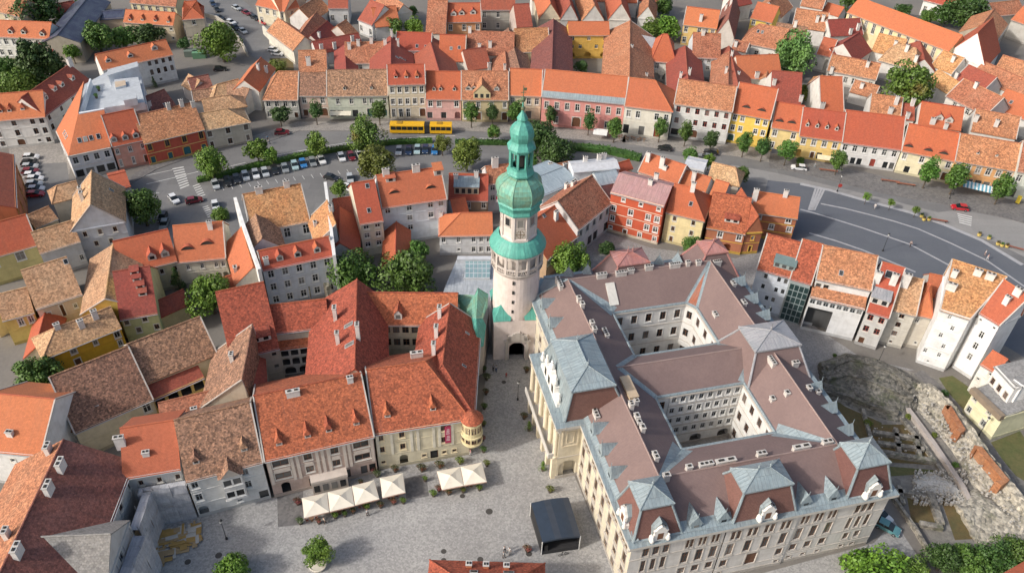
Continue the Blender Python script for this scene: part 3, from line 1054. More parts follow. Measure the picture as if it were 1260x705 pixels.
# gallery
gl = MB()
gl.lathe(TC, [(4.45, 20.6), (4.75, 20.9), (5.0, 21.5), (5.0, 21.8), (4.85, 21.8), (4.85, 22.0)], 40)
gl.lathe(TC, [(4.9, 22.65), (5.0, 22.7), (5.0, 22.95), (4.7, 22.95), (4.7, 22.65)], 40)
gl.lathe(TC, [(5.0, 21.8), (3.6, 21.8)], 40)
NA = 14
for k in range(NA):
    t = 2 * math.pi * (k + 0.5) / NA
    d = V((math.cos(t), math.sin(t), 0))
    gl.cbox(TC + d * 4.78 + Z3 * 21.8, .5, .42, 4.2, t + math.pi / 2)
    for j in range(1, 5):
        t2 = t + 2 * math.pi / NA * j / 5
        gl.cbox(TC + V((math.cos(t2), math.sin(t2), 0)) * 4.8 + Z3 * 21.95, .14, .14, .72, t2 + math.pi / 2)
    for j in range(8):         # arch heads
        f0, f1 = j / 8, (j + 1) / 8
        tt0, tt1 = t + 2 * math.pi / NA * f0, t + 2 * math.pi / NA * f1
        h0 = 24.3 + 0.95 * math.sqrt(max(0, 1 - (2 * f0 - 1) ** 2)); h1 = 24.3 + 0.95 * math.sqrt(max(0, 1 - (2 * f1 - 1) ** 2))
        e0, e1 = V((math.cos(tt0), math.sin(tt0), 0)), V((math.cos(tt1), math.sin(tt1), 0))
        gl.face([TC + e0 * 4.92 + Z3 * h0, TC + e1 * 4.92 + Z3 * h1, TC + e1 * 4.92 + Z3 * 26.2, TC + e0 * 4.92 + Z3 * 26.2], 0)
        gl.face([TC + e0 * 4.92 + Z3 * h0, TC + e0 * 4.6 + Z3 * h0, TC + e1 * 4.6 + Z3 * h1, TC + e1 * 4.92 + Z3 * h1], 0)
gl.lathe(TC, [(3.55, 21.8), (3.45, 28.2)], 24)
tw.part('gallery', gl, [mat_plaster((0.60, 0.545, 0.50), 0.3, 'gallery_plaster')])
gr = MB()
gr.lathe(TC, [(4.9, 26.0), (5.4, 26.05), (5.42, 26.25), (5.2, 26.7), (4.6, 27.6), (4.05, 28.2), (3.6, 28.5)], 24)
tw.part('gallery_roof', gr, [COPPER()])
# octagonal shaft
R8 = math.pi / 8 + TA
oc = MB()
oc.lathe(TC, [(3.62, 28.2), (3.62, 28.9), (3.4, 29.0), (3.4, 34.2)], 8, rot=R8)
for k in range(8):
    t = R8 + k * math.pi / 4
    oc.cbox(TC + V((math.cos(t), math.sin(t), 0)) * 3.3 + Z3 * 28.6, .55, .4, 5.6, t + math.pi / 2, 1)
tw.part('octagon', oc, [TWALL, mat_plaster((0.62, 0.57, 0.53), 0.3)])
for k in range(8):
    t = R8 + math.pi / 8 + k * math.pi / 4
    d = V((math.cos(t), math.sin(t), 0))
    ap = 3.4 * math.cos(math.pi / 8)
    fm, gm = window_mesh(1.0, 1.6, 'stone', 'stone', False, True)
    wo = link('window', fm, tw.root, d * (ap + .05 + .0) + Z3 * 31.6 + V((0, 0, 0)) - d * 0.0, t + math.pi / 2)
    pn = link('pane', gm, wo, V((0, -0.17, 0)))
    ck = MB()
    if k % 2 == 1:
        u = V((-d.y, d.x, 0))
        c = TC + d * (ap + .02)
        ck.box(c - u * .95 + Z3 * 29.2, u * 1.9, -d * .02 + V((0, 0, 0)), Z3 * 1.9) if False else ck.cbox(c + Z3 * 29.15, 1.9, .12, 1.9, t + math.pi / 2)
        ck.cbox(c + d * .07 + Z3 * 29.2, .1, .06, 1.7, t + math.pi / 2, 1)
        ck.cbox(c + d * .07 + Z3 * 30.0, 1.7, .06, .1, t + math.pi / 2, 1)
        for j in range(12):
            a = j * math.pi / 6
            ck.cbox(c + d * .08 + u * .72 * math.cos(a) + Z3 * (30.05 + .72 * math.sin(a)), .16, .05, .16, t + math.pi / 2, 1)
        tw.part('clock_face', ck, [mat_plaster((0.55, 0.5, 0.44), 0.3), mat_flat('clock_hand', (0.16, 0.1, 0.05), 0.6)])
# copper domes
dm_ = MB()
dm_.lathe(TC, [(3.3, 34.0), (3.95, 34.1), (4.0, 34.35), (3.85, 34.9), (4.0, 35.5), (4.28, 35.8), (4.3, 36.05), (4.1, 36.3)], 8, rot=R8)
tw.part('dome_eaves', dm_, [COPPER()])
dm_ = MB()
dm_.lathe(TC, [(4.1, 36.3), (4.4, 37.2), (4.5, 38.0), (4.4, 38.8), (4.05, 39.6), (3.4, 40.3), (2.6, 40.8), (2.0, 41.1), (1.85, 41.3)], 8, rot=R8)
for k in range(8):
    t = R8 + k * math.pi / 4
    d = V((math.cos(t), math.sin(t), 0))
    pr = [(4.1, 36.3), (4.4, 37.2), (4.5, 38.0), (4.4, 38.8), (4.05, 39.6), (3.4, 40.3), (2.6, 40.8), (2.0, 41.1)]
    for (r0, z0), (r1, z1) in zip(pr, pr[1:]):
        dm_.tube(TC + d * r0 + Z3 * z0, TC + d * r1 + Z3 * z1, .09, None, 5)
tw.part('dome', dm_, [COPPERO()])
dm_ = MB()
dm_.lathe(TC, [(1.8, 41.2), (2.5, 41.35), (2.6, 41.7), (2.4, 41.95), (2.15, 42.5), (2.15, 43.0), (1.55, 43.0)], 8, rot=R8)
for k in range(8):
    t = R8 + k * math.pi / 4
    dm_.cbox(TC + V((math.cos(t), math.sin(t), 0)) * 1.95 + Z3 * 43.0, .42, .42, 3.3, t)
    t0, t1 = t, t + math.pi / 4
    for j in range(6):
        f0, f1 = j / 6, (j + 1) / 6
        p0 = V((math.cos(t0), math.sin(t0), 0)).lerp(V((math.cos(t1), math.sin(t1), 0)), f0) * 2.08
        p1 = V((math.cos(t0), math.sin(t0), 0)).lerp(V((math.cos(t1), math.sin(t1), 0)), f1) * 2.08
        h0 = 45.3 + .6 * math.sqrt(max(0, 1 - (2 * f0 - 1) ** 2)); h1 = 45.3 + .6 * math.sqrt(max(0, 1 - (2 * f1 - 1) ** 2))
        dm_.face([TC + p0 + Z3 * h0, TC + p1 + Z3 * h1, TC + p1 + Z3 * 46.3, TC + p0 + Z3 * 46.3])
dm_.lathe(TC, [(1.0, 43.0), (1.0, 46.3)], 8, 1, rot=R8)
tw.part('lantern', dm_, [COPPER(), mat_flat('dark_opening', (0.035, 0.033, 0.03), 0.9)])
dm_ = MB()
dm_.lathe(TC, [(1.9, 46.2), (2.5, 46.35), (2.62, 46.7), (2.35, 47.1), (2.0, 47.5), (1.85, 47.9), (2.05, 48.4), (2.2, 49.0), (2.15, 49.7), (1.85, 50.4), (1.35, 51.0), (0.85, 51.4), (0.8, 51.7), (1.0, 51.9), (0.7, 52.5), (0.3, 53.1), (0.16, 53.6), (.12, 55.2)], 8, rot=R8)
tw.part('cupola', dm_, [COPPER()])
dm_ = MB()
dm_.lathe(TC, [(0, 53.3), (.3, 53.5), (.36, 53.75), (.3, 54.0), (0, 54.2)], 10)
dm_.lathe(TC, [(0, 54.9), (.35, 55.1), (.45, 55.45), (.35, 55.8), (0, 56.0)], 10)
dm_.tube(TC + Z3 * 55.8, TC + Z3 * 57.9, .07)
for k in range(2):
    dm_.cbox(TC + Z3 * 56.6, .9, .08, .1, TA + k * math.pi / 2)
dm_.cbox(TC + V((.25, 0, 57.0)), .6, .06, .5, TA)
tw.part('finial', dm_, [mat_flat('gilded_bronze', (0.16, 0.2, 0.12), 0.45, 0.4)])

# green copper roofs between the tower and the house on its left
lk = Bld('gatehouse_wing', 'low wing with steep green copper roofs squeezed between the tower and the tiled house', 'house', (-6, 122, 0))
f1 = [P(563, 361, 10.5), P(585, 362, 12.5), P(592, 392, 12.0), P(580, 420, 9)]
lk.solid_roof([[P(560, 362, 9.5), P(584, 363, 12.4), P(586, 392, 12.4), P(572, 392, 9.5)][::1]], [COPPERO()])
lk.solid_roof([[P(584, 363, 12.4), P(588, 354, 14.2), P(601, 362, 12.2), P(600, 377, 11.6), P(594, 392, 11.6), P(586, 392, 12.4)]], [COPPERO()])
lk.solid_roof([[P(572, 392, 9.5), P(586, 392, 12.4), P(588, 404, 11.5), P(585, 428, 8.6), P(576, 420, 8.6)]], [COPPER()])
lk.solid_roof([[P(586, 392, 12.4), P(594, 392, 11.6), P(598, 400, 10.0), P(595, 425, 8.2), P(585, 428, 8.6), P(588, 404, 11.5)]], [COPPER()])
pl = [P(565, 368, 8.6), P(577, 420, 8.5), P(585, 427, 8.2), P(594, 424, 8.0), P(602, 380, 8.5), P(588, 360, 9)]
lk.w.prism([(p.x, p.y) for p in pl], 0, 8.2)
lk.finish([mat_plaster((0.5, 0.45, 0.4), 0.4)])

# ------------------------------------------------------------------ town hall (its own axes: a along the south front, b to the north)
TH0, THA = V((18.3, 66.9, 0)), math.radians(14.75)
ta, tb = V((math.cos(THA), math.sin(THA), 0)), V((-math.sin(THA), math.cos(THA), 0))
def T(a, b, z=0.0):
    return TH0 + ta * a + tb * b + Z3 * z
th = Bld('town_hall', 'huge grey stone town hall with plum roofs, zinc pavilions and two inner courts', 'town hall', T(22, 31))
STONE = mat_plaster((0.60, 0.575, 0.54), 0.35, 'town_hall_stone')
CREAM = mat_plaster((0.64, 0.58, 0.45), 0.35, 'town_hall_cream')
COURT = mat_plaster((0.74, 0.73, 0.70), 0.2, 'town_hall_court')
WT = [4.3, 4.1, 3.4, 2.2]
def thf(a0, b0, a1, b1, z0, z1, rows, mi=0, wt=None, frame='brown', sur='stone', bands=True):
    th.facade(T(a0, b0), T(a1, b1), z0, z1, rows, frame, sur, 'brown', mi, wt, bands)
EZ = 14.0
thf(.6, .6, 8.6, .6, 0, EZ, ['.ppp.', '.ttt.', '.w.w.', '.k.k.'], 0, WT)
thf(8.6, .6, 15.6, .6, 0, EZ, ['.pp.pp.pp.', 'ttt', 'www', 'kkk'], 0, WT)
thf(15.6, .4, 27.6, .4, 0, EZ, ['.pp.pp.pp.pp.', 'tttt', 'w.g.w', 'k....k'], 0, [4.3, 4.1, 3.6, 2.0])
thf(27.6, .6, 35.4, .6, 0, EZ, ['.pp.pp.pp.', 'ttt', 'www', 'kkk'], 0, WT)
thf(35.4, .6, 43.4, .6, 0, EZ, ['..ppp..', '.ttt.', '.ww.', '.kk.'], 0, WT)
thf(43.4, .6, 43.4, 62.4, 0, EZ, [''], 0)
thf(43.4, 62.4, 4.2, 62.4, 0, EZ, [''], 0)
thf(4.2, 62.4, .6, 57, 0, EZ, ['w', 'w', 'd'], 0)
thf(.6, 57, .6, 41, 0, EZ, ['ww.' * 4, 'wwww', 'wwww', 'aaaa'], 1, [4.0, 3.8, 3.1, 3.1])
thf(.6, 24.4, .6, .6, 0, EZ, ['.ppp.pp.pp.pp.pp.ppp.', 'ttttttt', 'wwwwwww', 'aaaaaaa'], 1, [4.0, 3.8, 3.1, 3.1])
# west pavilion with giant columns over an arcade
thf(.6, 41, -3.4, 41, 0, EZ, ['w', 'w', 'o'], 1, [3, 6, 5])
thf(-3.4, 41, -3.4, 24.4, 0, EZ, ['wwwww', 'ttttt', 'ooooo'], 1, [2.6, 6.0, 5.4])
thf(-3.4, 24.4, .6, 24.4, 0, EZ, ['.', 'o'], 1, [8.4, 5.6])
cm = MB()
for k in range(6):
    c = T(-3.75, 24.9 + k * 3.12, 0)
    mb = MB()
    mb.lathe(c, [(.55, 5.5), (.55, 5.9), (.42, 6.0), (.36, 12.2), (.5, 12.6), (.52, 13.0)], 12)
    mb.cbox(c + Z3 * 0, 1.0, .9, 5.45, THA)
    th.part('column', mb, [mat_plaster((0.74, 0.66, 0.50), 0.2)], smooth=False)
pn = MB()
for a0, a1, z0, z1 in ((-2.9, .1, 8.3, 8.55), (-2.9, .1, 12.6, 12.85), (-2.9, -2.65, 8.55, 12.6), (-.15, .1, 8.55, 12.6), (-2.1, -.7, 9.2, 9.35), (-2.1, -.7, 11.9, 12.05), (-2.1, -1.95, 9.35, 11.9), (-.85, -.7, 9.35, 11.9)):
    pn.box(T(a0, 24.28, z0), ta * (a1 - a0), tb * .11, Z3 * (z1 - z0))
th.part('wall_panel', pn, [mat_plaster((0.68, 0.6, 0.45), 0.2)])
bal = MB()   # balcony over the arcade
bal.box(T(-5.0, 24.6, 5.5), ta * 1.5, tb * 16.2, Z3 * .35)
bal.box(T(-5.0, 24.6, 5.85), ta * .2, tb * 16.2, Z3 * .9)
bal.box(T(-4.8, 24.6, 5.85), ta * 1.3, tb * .2, Z3 * .9)
th.part('balcony', bal, [mat_plaster((0.56, 0.54, 0.5), 0.35)])
# courts
Cn = [(14.5, 37.4), (14.5, 49.4), (29.6, 49.4), (31.0, 47.6), (31.0, 37.4)]
CR3 = [3.7, 4.2, 4.0]
thf(14.5, 49.2, 14.5, 37.4, 0, EZ - .1, ['wwww'] * 3, 2, None, 'brown', 'white') if False else None
def court(a0, b0, a1, b1, rows, wt=None, fr='brown'):
    th.facade(T(a0, b0), T(a1, b1), 0, EZ - 0.1, rows, fr, 'white', 'brown', 2, wt, True)
court(14.5, 37.4, 14.5, 49.4, ['wwww'] * 3)
court(14.5, 49.4, 29.6, 49.4, ['wwwww'] * 3)
court(29.6, 49.4, 31.0, 47.6, ['w'] * 3)
court(31.0, 47.6, 31.0, 37.4, ['www'] * 3)
court(31.0, 37.4, 14.5, 37.4, ['wwwww'] * 3)
court(14.5, 15.5, 14.5, 27.0, ['wwww'] * 3)
court(14.5, 27.0, 17.2, 27.0, ['w', '.', '.'])
court(17.2, 26.9, 31.0, 26.9, ['wwwwwwww'] * 4 + ['o.o.o'], [2.8, 2.8, 2.8, 2.8, 3.0], 'grey')
court(31.0, 26.9, 31.0, 15.5, ['wwww'] * 3)
court(31.0, 15.5, 14.5, 15.5, ['wwwww'] * 3)
for o_ in (th.root.children):
    pass
th.part('wall', th.w, [STONE, CREAM, COURT])
for t_ in th.trims:
    if t_.f:
        th.part('cornice', t_, [mat_plaster((0.56, 0.52, 0.47), 0.3), mat_plaster((0.42, 0.39, 0.35), 0.4)])
sheet('court_paving', [], 0, PAVE) if False else None
cp = MB()
cp.face([T(14.5, 37.4, .02), T(31, 37.4, .02), T(31, 49.4, .02), T(14.5, 49.4, .02)])
cp.face([T(14.5, 15.5, .02), T(31, 15.5, .02), T(31, 26.9, .02), T(14.5, 26.9, .02)])
structure('court_paving', cp, [PAVE])
# roofs
RZ = 18.4
pl_ = T_PLUM()
zi = ZINC()
A1 = [T(.7, .7, 14.15), T(43.3, .7, 14.15), T(43.3, 62.3, 14.15), T(4.2, 62.3, 14.15), T(.7, 57, 14.15)]
r1, r2, r3, r4 = T(7, 8, RZ), T(36.8, 8, RZ), T(36.8, 56, RZ), T(7, 56, RZ)
i1, i2, i3, i4, i5 = T(14.4, 15.4, EZ), T(31.1, 15.4, EZ), T(31.1, 47.6, EZ), T(29.6, 49.5, EZ), T(14.4, 49.5, EZ)
cW, cE = T(9.05, 32.3, 17.2), T(35.2, 32.3, 17.2)
wS, wN, eS, eN = T(14.4, 27.0, EZ), T(14.4, 37.3, EZ), T(31.1, 27.0, EZ), T(31.1, 37.3, EZ)
def mid(p, q, b):   # point of a ridge line at the given b
    return p.lerp(q, (b - 8) / 48.0)
F = [([A1[4], A1[0], r1, r4], 0), ([A1[0], A1[1], r2, r1], 0), ([A1[1], A1[2], r3, r2], 0), ([A1[2], A1[3], r4, r3], 0), ([A1[3], A1[4], r4], 1),
     ([r1, i1, wS, cW, mid(r1, r4, 32.3)], 0), ([mid(r1, r4, 32.3), cW, wN, i5, r4], 0),
     ([r1, r2, i2, i1], 0), ([r2, mid(r2, r3, 32.3), cE, eS, i2], 0), ([mid(r2, r3, 32.3), r3, i3, eN, cE], 0),
     ([r3, r4, i5, i4], 0), ([r3, i4, i3], 2), ([wS, eS, cE, cW], 0), ([cW, cE, eN, wN], 0)]
th.solid_roof([f for f, m in F], [pl_, zi, mat_seam('rusty_sheet', (0.36, 0.15, 0.09), (0.40, 0.12, 0.06), 0.6, 0.6, (0.3, 0.2, 0.17), 0.6)], [m for f, m in F])
# zinc valleys, ridges and the wide ledge round the eaves
zt = MB()
for p, q in ((i1, i2), (i2, eS), (eS, wS), (wS, i1), (wN, eN), (eN, i3), (i3, i4), (i4, i5), (i5, wN)):
    zt.tube(p + Z3 * .02, q + Z3 * .02, .26, None, 6)
def valley(p, q, f1, f2, w1, w2=None):
    for f in (f1, f2):
        n = newell([V(x) for x in f])
        n = n if n.z > 0 else -n
        s = n.cross(q - p).normalized()
        c = sum((V(x) for x in f), V((0, 0, 0))) / len(f)
        if s.dot(c - p) < 0:
            s = -s
        up = n * 0.03
        zt.face([p + up, q + up, q + up + s * (w2 if w2 is not None else w1), p + up + s * w1], 0, Z3)
FF = [f for f, m in F]
valley(i1, r1, FF[5], FF[7], 1.9, 0.25)
valley(i2, r2, FF[7], FF[8], 1.7, 0.25)
valley(i5, r4, FF[6], FF[10], 1.5, 0.25)
valley(i3, r3, FF[9], FF[11], .3)
valley(i4, r3, FF[10], FF[11], .3)
valley(wS, cW, FF[5], FF[12], .55); valley(wN, cW, FF[6], FF[13], .55)
valley(eS, cE, FF[8], FF[12], 1.2, .3); valley(eN, cE, FF[9], FF[13], 1.2, .3)
for p, q in ((A1[0], r1), (A1[1], r2), (A1[2], r3), (A1[3], r4), (A1[4], r4)):
    zt.tube(p + Z3 * .05, q + Z3 * .05, .16)
# zinc strip along the foot of the south slope
n_ = newell(FF[1]); n_ = n_ if n_.z > 0 else -n_
up = n_.cross(ta); up = up if up.z > 0 else -up
zt.face([A1[0] + n_ * .04, A1[1] + n_ * .04, A1[1] + n_ * .04 + up * 1.7, A1[0] + n_ * .04 + up * 1.7], 0, Z3)
n_ = newell(FF[0]); n_ = n_ if n_.z > 0 else -n_
up = n_.cross(tb); up = up if up.z > 0 else -up
zt.face([A1[0] + n_ * .04, A1[4] + n_ * .04, A1[4] + n_ * .04 + up * 1.0, A1[0] + n_ * .04 + up * 1.0], 0, Z3)
th.part('valley_flashing', zt, [zi], th.roof)
rg = MB()
for p, q in ((r1, r2), (r2, r3), (r3, r4), (r4, r1), (cW, cE)):
    rg.tube(p + Z3 * .03, q + Z3 * .03, .14)
th.part('ridge_cap', rg, [mat_flat('ridge_lead', (0.30, 0.22, 0.20), 0.7)], th.roof)
ld = MB()
def ledge(a0, b0, a1, b1, oa, ob):
    """zinc-topped cornice between two wall corners, pushed out along (oa, ob)"""
    p, q = T(a0, b0), T(a1, b1)
    o = ta * oa + tb * ob
    pr = [p - o * .9, q - o * .9, q + o, p + o]
    if newell(pr).z < 0:
        pr.reverse()
    ld.prism([(v.x, v.y) for v in pr], 13.55, 14.12, 1, 0)
    pr = [p, q, q + o * .55, p + o * .55]
    if newell(pr).z < 0:
        pr.reverse()
    ld.prism([(v.x, v.y) for v in pr], 12.9, 13.56, 1, 1)
ledge(-.1, .6, 44.1, .6, 0, -.75); ledge(43.4, 1.25, 43.4, 61.8, .75, 0); ledge(44.1, 62.4, 4.2, 62.4, 0, .75)
ledge(.6, 57, .6, 41.8, -.75, 0); ledge(.6, 23.6, .6, 1.25, -.75, 0); ledge(-3.4, 41.75, -3.4, 23.65, -.9, 0)
ledge(-2.55, 24.4, 1.2, 24.4, 0, -.75); ledge(-2.55, 41, 1.2, 41, 0, .75); ledge(4.2, 62.4, .6, 57, -.6, .4)
th.part('eaves_ledge', ld, [zi, mat_plaster((0.55, 0.52, 0.47), 0.3)])
pf = MB()
pf.prism([(v.x, v.y) for v in (T(-3.3, 24.5), T(2, 24.5), T(2, 40.9), T(-3.3, 40.9))], 13.9, 14.16, 0)
th.part('pavilion_platform', pf, [zi])

def pavilion(base, z0, top, z1, apex, z2, side, cap, west=0):
    """mansard pavilion: base/top are (a0, b0, a1, b1); apex is a ridge (a0, b0, a1, b1)"""
    a0, b0, a1, b1 = base
    B = [T(a0, b0, z0), T(a1, b0, z0), T(a1, b1, z0), T(a0, b1, z0)]
    a0, b0, a1, b1 = top
    C = [T(a0, b0, z1), T(a1, b0, z1), T(a1, b1, z1), T(a0, b1, z1)]
    mb = MB()
    for i in range(4):
        j = (i + 1) % 4
        mb.face([B[i], B[j], C[j], C[i]], west if i == 3 else 0)
        th.faces.append([B[i], B[j], C[j], C[i]])
    hp = MB()
    for i in range(4):
        hp.tube(B[i], C[i], .24, .2, 6)
        hp.tube(C[i], C[(i + 1) % 4], .16, None, 5)
    pv = th.part('pavilion_roof', mb, [side, cap])
    th.part('hip_roll', hp, [cap], pv)
    o = .4
    D = [T(a0 - o, b0 - o, z1 + .12), T(a1 + o, b0 - o, z1 + .12), T(a1 + o, b1 + o, z1 + .12), T(a0 - o, b1 + o, z1 + .12)]
    p0, p1 = T(apex[0], apex[1], z2), T(apex[2], apex[3], z2)
    cb = MB()
    if (a1 - a0) >= (b1 - b0):
        fs = [[D[0], D[1], p1, p0], [D[1], D[2], p1], [D[2], D[3], p0, p1], [D[3], D[0], p0]]
    else:
        fs = [[D[0], D[1], p0], [D[1], D[2], p1, p0], [D[2], D[3], p1], [D[3], D[0], p0, p1]]
    for f in fs:
        cb.face(f, 0)
    for i in range(4):
        j = (i + 1) % 4
        cb.face([D[i] - Z3 * .3, D[j] - Z3 * .3, D[j], D[i]], 0)
    cb.face([d - Z3 * .3 for d in reversed(D)], 0)
    th.part('pavilion_cap', cb, [cap], pv)
    k = MB()
    for p in (p0, p1):
        k.lathe(p, [(.12, -.1), (.1, .5), (.22, .65), (.05, .9), (0.03, 1.6)], 6)
    k.tube(p0 + Z3 * .08, p1 + Z3 * .08, .1)
    for i in range(4):
        k.tube(D[i] + Z3 * .05, (p0 if (D[i] - p0).length < (D[i] - p1).length else p1) + Z3 * .05, .09)
    th.part('finial', k, [cap], pv)
    return B, C
MANS = mat_tile('tile_mansard', (0.215, 0.105, 0.085), (0.195, 0.097, 0.08), (0.18, 0.092, 0.08), 0.4, 0.4, (0.14, 0.08, 0.07), 0.2, 0, .06)
pavilion((.8, .9, 8.4, 8.4), 14.15, (1.8, 2.3, 6.3, 6.6), 20.2, (4.0, 4.4, 4.05, 4.45), 22.0, MANS, zi)
pavilion((16.4, .7, 26.8, 9), 14.15, (17.5, 1.7, 24.8, 5.6), 20.2, (20.2, 3.7, 22.1, 3.7), 22.0, MANS, zi)
pavilion((35.5, .9, 43.3, 9), 14.15, (36.3, 2.1, 41.2, 6.5), 20.2, (38.9, 4.5, 38.95, 4.55), 22.2, MANS, zi)
pavilion((-2.5, 24.9, 8.5, 40.5), 14.15, (-1.5, 25.3, 5.4, 37.2), 21.0, (2.0, 28.8, 2.0, 34.8), 22.6, MANS, zi, 1)
pavilion((31.2, 25.6, 43.2, 37.8), 14.15, (33.4, 29.3, 41.6, 35.3), 19.2, (37.4, 32.4, 37.5, 32.4), 20.6, T_PLUM(), ZINCG())
pavilion((14, 54, 27, 62.3), 14.15, (17.6, 56.8, 23.6, 61.0), 19.6, (20, 58.9, 21, 58.9), 20.8, T_PLUM(), PINKMETAL())
pavilion((32, 54, 43.3, 62.3), 14.15, (36.2, 56.8, 40.4, 60.8), 19.6, (38.3, 58.8, 38.35, 58.8), 20.8, T_PLUM(), PINKMETAL())

def baroque_dormer(a, b, fa, fb, z0=14.2, w=2.3, s=1.0):
    """white scrolled dormer with a zinc gabled roof; faces along (fa, fb)"""
    f = ta * fa + tb * fb
    u = Z3.cross(f)
    c = T(a, b, z0)
    mb = MB()
    out = [(-1.5, 0), (1.5, 0), (1.45, .9), (1.05, 1.15), (.95, 1.9), (1.15, 2.3), (.75, 2.5), (.5, 3.0), (0, 3.35), (-.5, 3.0), (-.75, 2.5), (-1.15, 2.3), (-.95, 1.9), (-1.05, 1.15), (-1.45, .9)]
    fr = [c + u * x * s + Z3 * z * s for x, z in out]
    bk = [p - f * .6 for p in fr]
    mb.face(fr, 0, f)
    mb.face(bk, 0, -f)
    for i in range(len(fr)):
        j = (i + 1) % len(fr)
        mb.face([fr[i], bk[i], bk[j], fr[j]], 0)
    for x in (-1.25, 1.25):
        mb.lathe(c + u * x * s + f * .1 + Z3 * .1, [(.3, 0), (.36, .4), (.24, .8), (.12, 1.1), (.2, 1.3), (0, 1.5)], 8)
    zl, zr = 2.5 * s, 3.9 * s
    D = 3.4 * s
    mb.box(c - u * 1.15 * s - f * .5 + Z3 * 1.2, u * 2.3 * s, -f * .05, Z3 * 1.3 * s, 0)
    L_, R_ = c - u * 1.15 * s - f * .3 + Z3 * zl, c + u * 1.15 * s - f * .3 + Z3 * zl
    K = c - f * .3 + Z3 * zr
    mb.face([R_, R_ - f * D, K - f * D, K], 1, u)
    mb.face([L_, K, K - f * D, L_ - f * D], 1, -u)
    mb.face([R_ - Z3 * zl, R_ - Z3 * zl - f * D, R_ - f * D, R_], 1, u)
    mb.face([L_ - Z3 * zl, L_, L_ - f * D, L_ - f * D - Z3 * zl], 1, -u)
    mb.face([L_ - f * D, R_ - f * D, K - f * D], 1, -f)
    d = th.part('dormer', mb, [mat_plaster((0.78, 0.76, 0.72), 0.15), zi])
    g = MB()
    q = c + f * .02
    g.face([q - u * .45 * s + Z3 * .35, q + u * .45 * s + Z3 * .35, q + u * .45 * s + Z3 * 1.8 * s, q - u * .45 * s + Z3 * 1.8 * s], 0, f)
    th.part('pane', g, [mat_flat('frame_brown', FRAMES['brown'], 0.5)], d)
for q in ((4.6, .3, 0, -1), (.3, 4.6, -1, 0), (21.6, .1, 0, -1), (39.5, .3, 0, -1), (43.7, 5, 1, 0)):
    baroque_dormer(*q)
def spike_dormer(a, b, fa, fb):
    """small zinc dormer under a steep pointed sheet roof"""
    f = ta * fa + tb * fb
    u = Z3.cross(f)
    c = T(a, b, 14.3)
    mb = MB()
    w, h, pk = .8, .85, 2.6
    mb.box(c - u * w - f * 1.6, u * 2 * w, f * 1.6, Z3 * h, 0)
    k = c - f * .15 + Z3 * pk
    bk = c - f * 3.3 + Z3 * 2.0
    l, r = c - u * (w + .3) + Z3 * (h - .1), c + u * (w + .3) + Z3 * (h - .1)
    mb.face([l, r, k], 0, f)
    mb.face([r, bk, k], 0, u)
    mb.face([l, k, bk], 0, -u)
    mb.face([r, r - f * 1.6, bk], 0, u)
    mb.face([l, bk, l - f * 1.6], 0, -u)
    mb.tube(k - Z3 * .2, k + Z3 * .8, .05)
    d = th.part('dormer', mb, [zi])
    g = MB()
    g.face([c - u * .4 + f * .02 + Z3 * .2, c + u * .4 + f * .02 + Z3 * .2, c + u * .4 + f * .02 + Z3 * .75, c - u * .4 + f * .02 + Z3 * .75], 0, f)
    th.part('pane', g, [mat_glass()], d)
for a in (10.6, 15.0, 28.5, 33.2):
    spike_dormer(a, 1.0, 0, -1)
for b in (53.4, 47.8, 21.6, 17.2, 12.6):
    spike_dormer(1.0, b, -1, 0)
for b in (12.5, 17.5, 22.3, 41.5, 46.5, 52):
    spike_dormer(43.0, b, 1, 0)
for a in (9, 13.0, 28.5, 32.5):
    spike_dormer(a, 61.9, 0, 1)
# sculpted gable on the west pavilion
gb = MB()
out = [(-4.6, 0), (4.6, 0), (4.6, 1.3), (4.2, 1.5), (3.8, 2.6), (3.0, 2.9), (2.7, 4.2), (2.9, 4.5), (2.2, 4.8), (1.9, 5.8), (1.0, 6.2), (.7, 6.9), (0, 7.3), (-.7, 6.9), (-1.0, 6.2), (-1.9, 5.8), (-2.2, 4.8), (-2.9, 4.5), (-2.7, 4.2), (-3.0, 2.9), (-3.8, 2.6), (-4.2, 1.5), (-4.6, 1.3)]
fr = [T(-3.0, 33.3 - x * 1.1, 14.15 + z * .62) for x, z in out]
bk = [p + ta * .9 for p in fr]
gb.face(fr, 0, -ta); gb.face(bk, 0, ta)
for i in range(len(fr)):
    gb.face([fr[i], bk[i], bk[(i + 1) % len(fr)], fr[(i + 1) % len(fr)]])
for x in (-4.6, -2.4, 2.4, 4.6):
    gb.lathe(T(-2.7, 33.3 - x * 1.1, 15.0 + (.6 if abs(x) > 3 else 2.2)), [(.4, 0), (.45, .6), (.3, 1.1), (.15, 1.3), (.28, 1.6), (.2, 1.9), (0, 2.0)], 8)
gb.lathe(T(-2.6, 33.3, 18.3), [(.5, 0), (.6, .6), (.4, 1.2), (.2, 1.5), (.3, 1.8), (0, 2.1)], 8)
for k in (-1, 0, 1):
    gb.box(T(-3.03, 33.3 - k * 2.1 - .45, 15.0), tb * .9, ta * .02 * -1 + V((0, 0, 0)), Z3 * 1.7, 1)
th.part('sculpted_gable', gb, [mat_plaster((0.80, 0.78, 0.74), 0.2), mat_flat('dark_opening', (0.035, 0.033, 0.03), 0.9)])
CH = (0.60, 0.56, 0.53)
